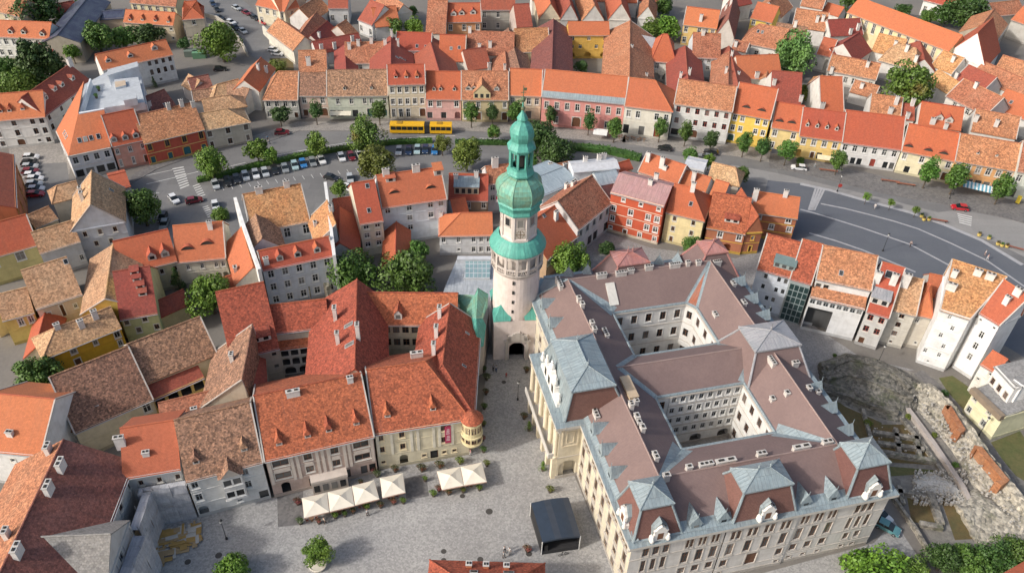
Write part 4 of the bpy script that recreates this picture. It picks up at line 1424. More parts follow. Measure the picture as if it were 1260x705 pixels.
for x, y, w_, h_, n_ in ((688, 351, 3.2, .9, 5), (712, 371, .9, 1.0, 1), (716, 378, .9, 1.0, 1), (728, 401, .9, 1.0, 1), (731, 408, .9, .9, 2), (745, 411, 2.2, .5, 4),
                        (776, 502, 1.0, 1.2, 2), (782, 496, 1.1, .9, 2), (783, 516, 1.0, 1.0, 1), (790, 530, 1.0, 1.0, 1), (806, 564, 1.4, .9, 2), (819, 590, 1.0, 1.2, 1),
                        (847, 578, .9, .9, 1), (868, 574, 2.2, .8, 3), (892, 570, 3.2, .8, 2), (936, 561, 1.4, .8, 2), (985, 553, 2.8, .8, 2), (1017, 546, 1.6, .7, 2),
                        (740, 341, 2.0, .8, 3), (764, 338, 2.2, .7, 4), (776, 335, 1.2, .7, 3), (798, 331, 1.6, .8, 3), (830, 328, 2.2, .7, 5), (846, 326, .8, .8, 2), (859, 325, 1.0, .7, 2), (882, 325, 1.6, .7, 4), (902, 351, 1.2, .6, 2), (915, 374, 1.3, .5, 2), (880, 388, 1.4, .4, 2),
                        (949, 447, 2.0, .8, 4), (978, 449, 1.2, .7, 2), (950, 492, .9, .5, 1), (968, 485, .9, .5, 1), (995, 479, .9, .6, 1), (1006, 484, .7, .6, 1), (733, 511, 2.0, .6, 3), (786, 522, .8, .7, 1)):
    th.chimney(x, y, w=w_, d=.7, h=h_, col=CH, ang=THA + (0 if y > 545 or y < 345 else math.pi / 2) if w_ > 1.5 else None, n=n_)
hut = MB()
p = T(8.2, 24.2, 16.6)
hut.box(p, ta * 1.5, tb * 4.8, Z3 * 1.7)
hut.box(p + Z3 * 1.7 - ta * .1 - tb * .1, ta * 1.7, tb * 5.0, Z3 * .12, 1)
th.part('roof_hut', hut, [mat_plaster((0.62, 0.48, 0.32), 0.3), mat_flat('cap_tan', (0.50, 0.39, 0.27), 0.8)], th.roof)
th_light = MB()
q = hit_faces(753, 362, th.faces)
if q:
    n_ = q[2]; u_ = Z3.cross(n_).normalized(); v_ = n_.cross(u_)
    th_light.box(q[1] - u_ * .9 - v_ * 2.3, u_ * 1.8, v_ * 4.6, n_ * .25, 0)
    sk = th.part('roof_light', th_light, [mat_flat('frame_pale', FRAMES['pale'], 0.6)], th.roof)
# ------------------------------------------------------------------ houses, read off the photo: front eave A-B, eave height, ridge point
def S(*a, **k): return dict(*a, **k)
RING, OLD, MAINSQ, HILL = 'townhouses along the ring road', 'houses of the old town', 'houses round the main square', 'houses beyond the ring road'
hd = S(w=1.0, h=.9, kind='hip', peak=1.9)
gd = S(w=1.3, h=1.0, kind='gable')
ey = S(w=2.6, h=.75, kind='eyebrow')
# -- ring road, left to right
house('v1', 'grey corner house with brown roof and orange hip, leftmost of the long ring road row', (324, 122.5), (366, 122.5), 6.5, None, (345, 88), T_RUST, (.50, .50, .46), ['wwww', 'w.s.d'], le=['ww', 'w.'], hl=4, group=RING, vg='r')
house('v2', 'narrow pinkish house with brown roof and dark red doors on the ring road', (367.5, 117), (402, 117.5), 7.3, None, (380, 90), T_BROWN, (.62, .48, .41), ['w.w', 'd.g'], group=RING, vg='lr')
house('v3', 'long pale green house with brown mottled roof, white awning and green gate', (402.5, 118), (477, 117), 7.5, None, (440, 86), T_BROWN, (.55, .58, .48), ['.w.w.ww.w', 'ss.s.g.d'], group=RING, vg='lr', door='green', dm=((424, 111, S(w=.9, h=.8)), (457, 110.5, S(w=.9, h=.8))))
house('v4', 'tall ornate cream house with four storeys beside the yellow bus', (477.5, 104), (523, 103), 11.2, None, (500, 79.5), T_RED, (.66, .58, .44), ['wwwww', 'wwwww', 'ttt.g'], group=RING, vg='lr', sur='white', dm=((487, 96.5, hd), (500, 96.5, hd), (513, 96.5, hd)))
house('v5', 'pink house with red roof and arched gateway right behind the bus', (524, 121.5), (567, 122), 7.0, None, (545, 88), T_RED, (.70, .42, .38), ['ww.w', 's.s.o'], group=RING, vg='lr', sur='white', dm=((534, 112, S(w=1, h=.9)), (542, 112, S(w=1, h=.9)), (559, 112, S(w=1, h=.9))))
v6 = house('v6', 'yellowish house with curved central gable and two dark arched gates', (568, 122), (625.5, 122.5), 7.4, None, (597, 87.5), T_RUST, (.66, .55, .33), ['w.w.w.w', 'n.g.s.g'], group=RING, vg='lr', sur='white', dm=((593, 121.5, S(w=5.0, h=1.8, wall=(.66, .55, .33), peak=1.15)), (576, 111.5, S(w=1.6, h=.9)), (583, 111.5, S(w=1.6, h=.9)), (611, 112, S(w=1.6, h=.9))))
house('v7', 'cream house with plain orange roof between the gabled yellow house and the long pink one', (626, 116.5), (666, 118), 8.2, None, (645, 85), T_ORANGE, (.68, .58, .42), ['w.ww', 'g.s.'], group=RING, vg='lr')
v8 = house('v8', 'long pink palace with orange roof and a zinc strip along its eaves', (667, 118), (769, 127.5), 9.6, None, (720, 90), T_ORANGE, (.68, .30, .27), ['wwwwwwww', '.w.g..w.'], group=RING, vg='lr', sur='pale', wt=[5.2, 4.4])
house('v9', 'white and beige house with bright orange hipped roof and red arched door', (769, 130), (827, 137), 9.4, None, (795, 98), T_ORANGE, (.72, .69, .60), ['ww.ww', 's.s.g.'], hr=6, group=RING, vg='l', sur='white', door='red')
house('v10', 'white three-storey house with brown mottled roof and dark red windows', (830, 127), (901, 137), 10.6, None, (865, 101), T_RUST, (.66, .66, .64), ['wwwwww', 'w.wwww', 's.g.s.'], group=RING, vg='lr', frame='red', sur='white')
house('v11', 'deep yellow house with white pilasters and a large green arched gate', (901, 138), (948, 146.5), 9.6, None, (925, 104), T_RED, (.80, .56, .12), ['ww.ww', 'ww.ww', 'g...s'], group=RING, vg='lr', sur='white', door='green', dm=((918, 133, ey), (937, 137, ey)))
house('v12', 'small yellow house with red roof and two eyebrow dormers', (949.5, 156), (984, 161.5), 7.6, None, (967, 127), T_RED, (.76, .60, .28), ['w.w', 'w.s'], group=RING, vg='lr', sur='white', dm=((959, 150, ey), (974, 152, ey)))
house('v13', 'orange-yellow house with dark red roof and four small round-headed dormers', (984, 166.5), (1036, 173.5), 7.2, None, (1010, 135), T_RED, (.80, .58, .22), ['wwww', 'o.ds.s'], group=RING, vg='lr', sur='white', dm=tuple((x, y, S(w=.9, h=.9, peak=1.7)) for x, y in ((993, 156), (1005, 157.5), (1017, 159), (1029, 161))))
house('v14', 'white house with big plain red roof and six tall windows', (1036, 174.5), (1109, 184), 7.0, None, (1078, 140), T_RED, (.72, .71, .69), ['wwwwww', 's.ss.g.ss'], group=RING, vg='lr', sur='white', door='red')
house('v15', 'cream house with red roof and three green eyebrow dormers', (1110, 185), (1175, 198), 7.0, None, (1150, 158), T_RED, (.74, .68, .48), ['w.w..w', '.s.s..g'], group=RING, vg='lr', sur='white', dm=((1118, 181, ey), (1142, 186, ey), (1161, 190, ey)))
house('v16', 'orange-plastered house with golden mottled roof and a blue striped awning', (1176, 197), (1251, 210), 7.6, None, (1222, 171), T_RUST, (.66, .36, .16), ['wwwwww', '.sssss.'], group=RING, vg='lr', dm=((1203, 190, S(w=.7, h=.6)), (1226, 193, S(w=.7, h=.6))))
house('v17', 'pale green and white house cut by the right edge of the photo', (1252, 210), (1300, 219), 8.5, None, (1285, 178), T_RUST, (.62, .65, .58), ['wwww', 's.s.'], group=RING, vg='l')

# -- wings and yards behind the ring road row
house('w1', 'rust-roofed yard house with white dormer front behind the pale green house', (425, 78), (476, 77), 6.5, None, (450, 52), T_RUST, (.66, .64, .6), ['..w.w..', ''], group=HILL, ch=((430, 60), (441, 56), (457, 53), (474, 55)))
house('w1b', 'dark-sided yard wing with a long ridge above the pinkish house', (441, 101), (438, 62), 6.0, None, (425, 70), T_DARKRED, (.6, .58, .55), group=HILL, k=.6)
house('w1c', 'rust yard wing leaning on the left wall of the tall cream house', (459, 68), (459, 101), 6.0, None, (471, 74), T_RUST, (.6, .58, .55), group=HILL, k=.6)
house('w2', 'maroon yard wing with three skylights behind the tall cream house', (509, 98), (507, 58), 7.5, None, (481, 66), T_DARKRED, (.6, .58, .55), group=HILL, sl=((489, 71), (494, 72), (497, 73.5)), vg='l', ch=((490, 57, 2.2), (482, 46, 2.4)), k=.6)
house('w2b', 'orange-roofed back house with a row of white windows behind the tall cream house', (487, 61), (530, 62.5), 8.5, None, (508, 40), T_RED, (.7, .69, .66), ['.....www', '.....www'], group=HILL, sl=((513, 57), (524, 58)), vg='lr')
house('w3', 'maroon yard wing sloping to the right behind the pink house by the bus', (569, 105), (553, 57), 6.5, None, (534, 66), T_DARKRED, (.6, .58, .55), group=HILL, k=.6)
house('w3b', 'orange-red back house with two skylights behind the pink house by the bus', (540, 74), (572, 75), 6.5, None, (552, 43), T_RED, (.62, .6, .56), group=HILL, sl=((555, 60), (565, 59)), vg='r')
house('w4', 'wide tan-roofed house behind the gabled yellow house', (575, 66), (632, 68), 7.0, None, (600, 39), T_RUST, (.6, .55, .45), group=HILL, ch=((578, 40), (603, 58), (590, 61)))
house('w4b', 'small maroon hipped yard house left of the wide tan roof', (576, 86), (604, 82), 5.5, None, (585, 60), T_DARKRED, (.6, .55, .5), group=HILL, ch=((574, 84, 1.4), (602, 85, 1.4)))
house('w4c', 'rust yard wing right of the small maroon hipped house', (606, 68), (608, 105), 5.5, None, (622, 70), T_RUST, (.6, .55, .5), group=HILL, ch=((621, 86, 1.6),), k=.6)
house('w5', 'golden-roofed yard house with cream front behind the orange-roofed cream house', (636, 64), (677, 62.5), 7.0, None, (655, 35), T_GOLD, (.66, .58, .4), ['..www', '..www'], group=HILL, vg='r')
house('w6', 'dark brown yard wing sloping right beside the golden roof', (660, 106), (641, 44), 6.0, None, (632, 58), T_BROWN, (.5, .48, .45), group=HILL, k=.6)
house('w7', 'long maroon yard wing left of the ochre galleried house', (704, 110), (703, 38), 7.5, None, (680, 58), T_MAROON, (.6, .56, .5), group=HILL, vg='l', k=.6)
house('w8', 'ochre galleried yard house with orange roof and two storeys of windows', (700, 43), (750, 43), 8.5, None, (722, 27), T_ORANGE, (.66, .42, .1), ['w.w.w', 'ww.ww', 'o.o.o'], group=HILL, sur='yellow')
house('w9', 'long tan yard wing right of the ochre galleried house', (745, 40), (740, 112), 7.5, None, (775, 56), T_RUST, (.6, .55, .45), group=HILL, vg='lr', k=.6)
house('w10', 'maroon yard wing below the small grey metal roof', (804, 120), (801, 62), 6.5, None, (777, 74), T_DARKRED, (.62, .6, .56), group=HILL, ch=((795, 97, 1.6), (777, 62, 1.6)), k=.6)
house('w11', 'low yard building under a plain grey metal roof', (780, 62), (803, 67), 6.6, None, (790, 44), ZINCG, (.6, .58, .55), group=HILL, k=.5)
house('w12', 'hip-roofed orange house with two white arches in its yard front', (802, 75), (831, 77), 6.8, None, (815, 42), T_RED, (.68, .66, .6), ['aa', 'oo'], ri=['', ''], hl=3, hr=3, group=HILL, sur='white')
house('w13', 'orange-brown back house with an arched white yard front behind the white three-storey house', (852, 70), (886, 72), 7.5, None, (868, 41), T_RUST, (.62, .64, .66), ['.ww.', '.ww.', '.o..'], group=HILL, ch=((865, 43, 1.6),))
house('w13b', 'red yard wing on the left of the arched white yard front', (868, 122), (862, 70), 6.5, None, (845, 80), T_DARKRED, (.6, .58, .55), group=HILL, ch=((848, 92, 2), (837, 97, 2)), k=.6)
house('w13c', 'rust yard wing on the right of the arched white yard front', (877, 72), (873, 122), 6.5, None, (897, 80), T_RUST, (.6, .58, .55), group=HILL, ch=((893, 90, 1.8), (900, 70, 1.8), (908, 95, 1.6)), k=.6)
house('w14', 'maroon gabled wing above the deep yellow house', (930, 126), (915, 70), 6.0, None, (903, 82), T_DARKRED, (.6, .56, .5), group=HILL, k=.6)
house('w15', 'yellow house with bright orange roof and five windows near the top of the photo', (841, 30), (882, 35), 7.5, None, (860, 10), T_ORANGE, (.74, .52, .2), ['w.www', 'w.www'], group=HILL, ch=((862, 26, 2.2, 1.1),), vg='l')
house('w16', 'pale gabled house with long plum roof at the top of the photo', (881, 44), (903, 47), 6.0, 26, 12.5, T_MAROON, (.62, .57, .52), gy=True, group=HILL, ch=((893, 12, 1.8), (899, 6, 1.8), (917, 25, 1.2)))
house('w17', 'small yellow house with orange roof at the top of the photo', (924, 22), (950, 28), 6.5, None, (938, 4), T_ORANGE, (.74, .55, .12), ['w.w', 'd.w'], group=HILL)
house('w18', 'wide orange-brown hipped house left of the big willow', (912, 52), (962, 62), 5.5, None, (938, 30), T_RUST, (.7, .69, .66), ['w.w.w.'], hl=4, group=HILL, sl=((933, 39), (938, 40)))
house('w18b', 'low orange house with rust roof above the deep yellow house', (910, 97), (962, 95), 5.5, None, (935, 68), T_ORANGE, (.62, .58, .5), ['.w.w'], group=HILL, ch=((931, 95, 1.6, 1.3), (929, 107, 1.8, 1.3)))
house('w19', 'cream gabled house leftmost of the three at the top centre', (664, 23), (689, 23), 6.0, 20, 11.5, T_ORANGE, (.72, .62, .45), ['.', '.w.'], gy=True, group=HILL)
house('w19b', 'grey gabled house between the cream gable and the white gable', (690, 24), (711, 24), 6.0, 20, 11.5, T_DARKRED, (.56, .54, .52), [''], gy=True, group=HILL)
house('w19c', 'pale gabled house rightmost of the three at the top centre', (717, 25), (743, 25), 6.0, 20, 11.5, T_RUST, (.68, .66, .62), [''], gy=True, group=HILL)
house('w19d', 'bright orange-roofed house with small white window at the top centre', (749, 24), (776, 25), 6.0, 20, 12, T_ORANGE, (.7, .66, .6), ['.w.'], gy=True, group=HILL)
house('w20', 'white house with brown roof beside the tree at the top centre', (785, 22), (806, 24), 6.0, 14, 10.5, T_RUST, (.68, .67, .64), [''], gy=True, group=HILL)
house('w21', 'orange-brown brick house with three peaked dormers at the top centre left', (550, 27), (592, 26.5), 8.5, None, (571, 4), T_RED, (.58, .3, .15), ['w.w.w', 'a.a..'], group=HILL, vg='lr', dm=((558, 20, S(w=2, h=1)), (568, 19, S(w=2, h=1)), (582, 18, S(w=2, h=1))))
house('w22', 'old grey stone house with small windows at the top centre', (592, 12), (634, 12), 8.0, None, (612, -8), T_DARKRED, (.46, .45, .4), ['w.w.w', 'w.w.w'], group=HILL)
house('w22b', 'dark maroon-roofed house above the golden yard roof', (636, 33), (655, 32), 7, None, (645, 5), T_DARKRED, (.5, .42, .38), group=HILL)
house('w23', 'tan-roofed barn left of the brick house with three dormers', (524, 40), (548, 41), 6.5, None, (532, 0), T_RUST, (.6, .56, .5), group=HILL)
house('w24', 'grey gabled barn with orange hipped annex in front', (462, 33), (492, 30), 5.0, None, (480, 8), T_ORANGE, (.5, .5, .49), group=HILL)
house('w24b', 'grey plastered barn left of the garden with young trees', (487, 18), (507, 14), 7.0, 16, 10, T_RUST, (.5, .5, .5), ['w.'], gy=True, group=HILL)
house('w25', 'white house with maroon roof and skylights at the top left of centre', (441, 24), (458, 31), 5.5, None, (445, -4), T_DARKRED, (.66, .66, .65), ['w.w'], group=HILL)
house('w26', 'orange-roofed house with small windows on the street at the top left of centre', (315, 6), (350, 14), 7.0, None, (345, -14), T_ORANGE, (.66, .6, .46), ['wwww', 'w.w.'], group=HILL)
house('w26b', 'cream corner house with orange roof beside the row of parked cars', (344, 14), (368, 9), 7.0, None, (352, -14), T_ORANGE, (.68, .63, .5), ['w.w.', 'w.s.'], group=HILL)
house('w27', 'red-brown gabled house below the cream corner house', (383, 26), (406, 11), 5.0, None, (380, 3), T_RUST, (.64, .62, .6), group=HILL)
house('w27b', 'grey-fronted house with maroon roof and two windows', (404, 10), (428, 10), 6.5, None, (415, -10), T_DARKRED, (.6, .6, .59), ['w.w'], group=HILL)
house('w28', 'cream wall house with orange and green roof along the parking street', (329, 38), (361, 62), 5.0, 9, 8.5, T_RUST, (.68, .65, .56), [''], group=HILL)
house('w28b', 'orange gabled house between parking street and yards', (386, 54), (404, 28), 5.0, None, (376, 33), T_RUST, (.6, .56, .5), group=HILL)
house('w29', 'maroon and orange house with two chimneys in the yards left of centre', (398, 58), (418, 40), 5.0, None, (391, 36), T_DARKRED, (.6, .56, .5), ch=((393, 46, 1.6),), group=HILL)
house('w29b', 'pointed orange house next to the white maroon-roofed house', (430, 48), (441, 41), 5.0, None, (424, 26), T_RUST, (.6, .56, .5), group=HILL)
house('w30', 'low red yard roof with pale chimney stacks behind the brown-roofed corner houses', (390, 66), (446, 55), 4.5, None, (412, 46), T_DARKRED, (.6, .58, .56), group=HILL, ch=((396, 63, 2.2, 1.1), (412, 60, 2.0, 1.1), (434, 52, 2.0)))
house('w31', 'orange yard house with white gable and tall pale chimneys above the corner house', (368, 88), (402, 87), 4.5, None, (385, 62), T_RUST, (.62, .62, .62), group=HILL, ch=((380, 80, 2.5, 1.4), (361, 84, 2.2), (366, 82, 2.2)))

# -- slope at the upper right
house('x1', 'long yellow convent building with big plain orange roof', (1043, 15), (1168, 63), 9.5, None, (1125, 22), T_ORANGE, (.74, .62, .38), ['tttttttttttt', '............'], name='convent', cat='building', group=HILL, sur='pale')
house('x2', 'white gabled church with steep red roof at the end of the yellow convent', (1169, 63), (1212, 83), 8.5, 18, 17.5, T_RED, (.76, .75, .74), [''], gy=True, sk=24, name='church', cat='church', group=HILL)
house('x3', 'old stone church wall house with grey roofs at the upper right edge', (1226, 50), (1240, 30), 9, 12, 13, T_RUST, (.42, .38, .3), [''], group=HILL)
house('x3b', 'orange-roofed house with grey verges in the upper right corner', (1245, 24), (1290, 40), 7, None, (1275, 10), T_ORANGE, (.5, .48, .44), [''], group=HILL)
house('x3c', 'pale house with bluish window at the top right edge', (1226, 20), (1262, 16), 7, 10, 10, T_RUST, (.66, .64, .58), ['w.w'], group=HILL)
house('x4', 'white house among trees above the yellow convent roof', (1137, 0), (1175, 10), 6, 8, 9, T_RED, (.74, .73, .71), ['ww.w'], group=HILL)
XR = (
 ('golden-roofed house with tall white chimney below the yellow convent', (1073, 62), (1107, 70), 5.5, (1085, 42), T_GOLD, ((1100, 60, 2.6), (1066, 45, 2))),
 ('tan hipped white house with two windows left of the big round tree', (1082, 74), (1128, 86), 6.5, (1112, 56), T_TAN, ((1115, 63, 2), (1126, 76, 2))),
 ('maroon-sided house right of the tan hipped white house', (1150, 88), (1143, 62), 5.5, (1135, 62), T_DARKRED, ()),
 ('golden-roofed house with dark chimneys right of the tan hipped house', (1146, 80), (1172, 90), 5.5, (1160, 62), T_GOLD, ((1147, 68, 2.2), (1172, 76, 1.8), (1183, 78, 1.8))),
 ('rust-roofed wide house with brick church behind it', (1195, 92), (1262, 122), 6.0, (1230, 84), T_RUST, ((1199, 108, 1.6),)),
 ('maroon roof below the church between chimney rows', (1172, 100), (1206, 116), 6.0, (1192, 80), T_DARKRED, ((1181, 84, 1.8), (1176, 92, 1.8))),
 ('golden-brown roof right of the big round tree', (1140, 98), (1172, 118), 6.0, (1165, 92), T_GOLD, ()),
 ('rust-roofed white house with four windows below the slope', (1165, 118), (1213, 142), 7.0, (1190, 99), T_RUST, ((1200, 108, 1.6),)),
 ('bright orange house with skylights and a roof terrace at the right edge', (1222, 132), (1275, 152), 6.0, (1245, 112), T_ORANGE, ()),
 ('brown-roofed house above the orange-plastered house', (1195, 160), (1250, 170), 5.0, (1222, 138), T_RUST, ((1200, 149, 1.8), (1225, 155, 1.8))),
 ('orange-red house with two peaked dormers above the cream house', (1130, 152), (1182, 160), 5.5, (1155, 128), T_RED, ((1147, 152, 1.6, 1.4), (1163, 158, 1.4))),
 ('rust house with pale chimneys behind the big plain red roof', (1070, 137), (1108, 142), 6.0, (1092, 118), T_RUST, ((1102, 128, 2.4), (1095, 139, 1.6, 1.3), (1117, 140, 1.8))),
 ('maroon yard house left of the two-dormer orange house', (1095, 145), (1125, 147), 5.0, (1118, 128), T_DARKRED, ((1122, 128, 2), (1116, 145, 1.6))),
 ('tall red-roofed house with white chimneys behind the four-dormer house', (1010, 136), (1038, 137), 6.0, (1042, 95), T_RED, ((1011, 133, 1.6, 1.4),)),
 ('small yellow house with golden hipped roof and three windows beside the willow', (994, 104), (1016, 110), 6.0, (1008, 92), T_GOLD, ()),
 ('low rust house with white walls and arched porch below the convent', (1018, 86), (1078, 98), 4.5, (1040, 70), T_RUST, ((1023, 88, 1.4), (1067, 82, 1.6))),
 ('maroon house with white chimneys near the top right of the willow', (1030, 78), (1044, 74), 4.5, (1030, 57), T_DARKRED, ()),
 ('orange house with dark arch right beside the willow', (1005, 66), (1022, 70), 6.0, (1005, 44), T_ORANGE, ()),
 ('brown-roofed house left of the willow', (950, 52), (988, 58), 6.5, (968, 30), T_BROWN, ((978, 33, 2),)),
 ('rust house with stepped grey gable in the upper right', (975, 32), (1015, 38), 6.0, (990, 12), T_RUST, ((998, 6, 2), (1005, 27, 2), (1012, 26, 2))),
 ('small orange outbuilding beside the hedge near the convent', (1012, 14), (1032, 20), 4.0, (1020, 4), T_ORANGE, ()),
 ('maroon and orange house with two chimneys left of the convent', (1022, 44), (1062, 42), 5.5, (1035, 24), T_DARKRED, ((1055, 37, 2.2), (1046, 44, 1.8))),
 ('white-sided house with maroon roof in the middle of the upper right slope', (1052, 76), (1072, 62), 6.0, (1058, 40), T_DARKRED, ((1067, 40, 2.4),)),
 ('orange gable house at the upper edge right of the plum roof', (960, 22), (975, 8), 6, (950, 0), T_RUST, ()),
 ('red house with dormers left of the small golden hipped house', (948, 125), (985, 128), 5.0, (962, 88), T_DARKRED, ((952, 104, 1.6), (985, 124, 1.6))),
 ('brown hipped roof above the beige corner house yard', (238, 124), (263, 121), 4.5, (251, 110), T_BROWN, ()),
 ('brown double roof right of the maroon yard roof', (268, 118), (300, 126), 4.5, (284, 104), T_BROWN, ()),
 ('low tan house in the yard below the tan hipped white house', (1046, 112), (1076, 120), 4.0, (1062, 101), T_RUST, ((1060, 108, 1.4),)),
 ('rust roof row along the foot of the old stone church wall', (1222, 88), (1268, 102), 6.0, (1248, 72), T_RUST, ()),
 ('rust roof at the top edge left of the convent', (985, 6), (1012, 11), 6.0, (996, -8), T_RUST, ()),
 ('maroon roof at the top edge above the plum-roofed house', (905, 8), (925, 4), 6.0, (912, -8), T_DARKRED, ()),
 ('orange roof behind the cream gable at the top centre', (655, 0), (700, 0), 6.0, (680, -16), T_RUST, ()),
 ('rust roof behind the white gable at the top centre', (708, 1), (748, 1), 6.0, (728, -15), T_RUST, ()),
 ('orange roof at the top edge behind the bright orange-roofed house', (752, 2), (784, 3), 6.0, (768, -14), T_ORANGE, ()),
 ('maroon roof at the top edge right of centre', (786, 0), (812, 2), 6.0, (800, -14), T_DARKRED, ()),
 ('small rust roof between plum-roofed house and orange-brown hipped house', (900, 60), (918, 64), 5.0, (908, 50), T_RUST, ((905, 57, 1.6),)),
 ('brown rear roof behind the small yellow house with eyebrow dormers', (948, 100), (953, 76), 5.5, (945, 84), T_RUST, ()),
)
for i, (lb, A, B, e, R_, rf, chs) in enumerate(XR):
    rw = {1: ['.ww.'], 7: ['.wwww.', ''], 14: ['www'], 15: ['w.ww.w'], 17: ['w.o'], 8: ['w.w.']}.get(i)
    house('xr%d' % i, lb, A, B, e, None, R_, rf, (.68, .66, .62) if i != 14 else (.74, .62, .3), rw, hl=3 if i in (1, 14) else 0, hr=3 if i in (1, 14) else 0, group=HILL, ch=chs, vg='lr' if i % 2 else '',
          sl=((1236, 125), (1244, 126)) if i == 8 else (), dm=((1155, 148, S(w=2.2, h=1)), (1167, 151, S(w=2.2, h=1))) if i == 10 else ())

# -- upper left quarter
LFT = 'houses at the upper left'
house('l1', 'big white barracks-like house with orange roof, dormers and an arched gate', (-14, 149), (55, 143), 8.6, None, (18, 114), T_ORANGE, (.70, .69, .66), ['w.w.ww', 'a.a.aa', 'w.g.kw'], group=LFT, sur='white', frame='brown', dm=((1, 139, hd), (12, 138, hd), (28, 136, hd)))
house('l2', 'angled wing of the white house with dark red roof and four dormers', (55, 142), (112, 100), 8.6, None, (73, 88), T_DARKRED, (.64, .62, .58), ['w.w.w.ww', 'a.a.a.aa', '........'], group=LFT, sur='white', frame='brown', dm=((58, 123, S(w=1.4, h=1.1)), (69, 112, S(w=1.4, h=1.1)), (78, 107, S(w=1.4, h=1.1)), (91, 99, S(w=1.4, h=1.1)), (106, 89, S(w=1.2, h=1)), (115, 83, S(w=1.2, h=1))), ch=((87, 78, 2.2, 1.6),))
house('l3', 'long white house with bright orange roof and blank gable end facing right', (126, 86), (212, 67), 8.6, None, (165, 57), T_ORANGE, (.70, .70, .68), ['......wwww', '......aaaa', '.......k..'], ri=['w', 'w', 'w'], group=LFT, sur='white', frame='brown', dm=((134, 77, S(w=1.6, h=.8)), (161, 71, S(w=1.6, h=.8)), (191, 62, S(w=1.8, h=1.0))))
house('l6', 'beige corner house with tan hipped roof next to the red and yellow house', (251, 160), (307, 149.5), 6.5, None, (268, 136), T_TAN, (.48, .44, .37), ['w.w.w', 'n.w.n'], ri=['w.w', ''], hr=5, group=RING, frame='brown', sur='pale')
house('l5', 'red house with yellow trim, teal doors and a round teal gate', (177, 176), (251, 158.5), 7.0, None, (212, 132), T_RUST, (.46, .09, .055), ['w.w.w.a', 'd.d.g.d'], group=RING, frame='brown', sur='ochre', door='teal', trim=(.66, .45, .18), ch=((208, 134, 1.6), (224, 126, 1.8), (238, 131, 1.4)))
house('l4b', 'salmon pink house with red roof and three white peaked dormers', (138, 179.5), (177, 171), 7.4, None, (155, 136), T_RED, (.62, .33, .26), ['w.w.w', 'n.n.d'], group=RING, sur='pale', k=1.1, dm=((141, 175, S(w=1.5, h=1.2)), (155, 172.5, S(w=1.5, h=1.2)), (168, 170, S(w=1.5, h=1.2))), vg='lr')
# modern white house with a roof terrace
mh_ = Bld('modern_house', 'modern white corner house with steep orange mansard slope and an open roof terrace', 'house', P(115, 175, 0), RING)
e0, e1, e2, e3 = P(84, 192, 7.2), P(136, 181, 7.2), P(170, 135, 7.2), P(92, 120, 7.2)
t0, t1, t2, t3 = P(96, 140, 13.2), P(128, 134.5, 13.2), P(170, 126, 13.2), P(103, 100, 13.2)
ew = P(69, 161, 7.2)
mh_.facade(e0, e1, 0, 7.2, ['wwww', 'ssss'], 'grey', 'white')
mh_.facade(P(69, 161, 7.2), e0, 0, 7.2, ['ww', 's.'], 'grey', 'white')
mh_.solid_roof([[e0, e1, t1, t0], [ew, e0, t0], [ew, t0, t3]], [T_ORANGE()])
for x, y in ((98, 173), (105, 171.5), (112, 170), (121, 168)):
    mh_.skylight(x, y, 1.0, 1.6)
for x, y in ((79, 163), (80.5, 166), (82, 169)):
    mh_.skylight(x, y, .7, 1.2, 'white')
tb_ = MB()
def pbox(mb, pts, z0, z1, mi=0, top=None):
    q = [P(x, y, z1) for x, y in pts]
    if newell(q).z < 0:
        q.reverse()
    mb.prism([(p.x, p.y) for p in q], z0, z1, mi, top)
pbox(tb_, [(97, 139), (128, 134), (180, 128), (170, 78), (133, 88), (104, 104)], 0, 10.4, 0, 1)
pbox(tb_, [(97, 140), (128, 134.5), (128.5, 133), (97, 138.3)], 10.4, 13.3, 0)
pbox(tb_, [(97, 138), (98.5, 138), (112, 97), (110, 97)], 10.4, 12.6, 0)
pbox(tb_, [(127, 133), (178, 126), (170, 95), (141, 98), (131, 118)], 10.4, 12.6, 0, 1)
pbox(tb_, [(152, 124), (168, 121), (167, 115), (151, 117)], 12.6, 14.6, 0, 1)
pbox(tb_, [(142, 108), (155, 105), (154, 99), (141, 101)], 12.6, 13.2, 0, 2)
pbox(tb_, [(133, 93), (170, 82), (169, 76), (132, 86)], 10.4, 13.8, 0, 1)
mh_.part('terrace', tb_, [mat_plaster((.66, .70, .74), .2), mat_flat('terrace_floor', (.42, .45, .48), .8), mat_plaster((.5, .4, .3), .2)])
mh_.finish([mat_plaster((.60, .62, .64), .2)])
house('l7', 'small tan-roofed house behind the beige corner house', (252, 138), (303, 130), 5.5, None, (270, 119), T_TAN, (.5, .47, .42), hr=4, group=LFT)
house('l8', 'brown yard house with two gables left of the car park bushes', (262, 122), (300, 112), 5.0, None, (283, 100), T_TAN, (.55, .52, .48), hl=3, group=LFT)
house('l8b', 'maroon yard roof beside the green containers', (237, 113), (262, 108), 4.5, None, (250, 93), T_MAROON, (.5, .47, .45), group=LFT)
house('l8c', 'low brown hipped shed left of the maroon yard roof', (224, 104), (238, 112), 4.5, None, (233, 92), T_TAN, (.5, .47, .45), group=LFT)
house('l8d', 'maroon-roofed yard building behind the red and yellow house', (190, 138), (215, 128), 4.5, None, (197, 112), T_MAROON, (.6, .58, .55), group=LFT, ch=((184, 130, 1.2), (204, 131, .8)))
house('l9', 'cream tower-like house with hipped red roof by the curved street', (225, 24), (250, 22), 9.0, 11, 13.0, T_RED, (.52, .47, .38), ['.w.', '...', 'w.w.w'], le=['w.', 'w.', '..'], hl=5.4, hr=5.4, group=LFT)
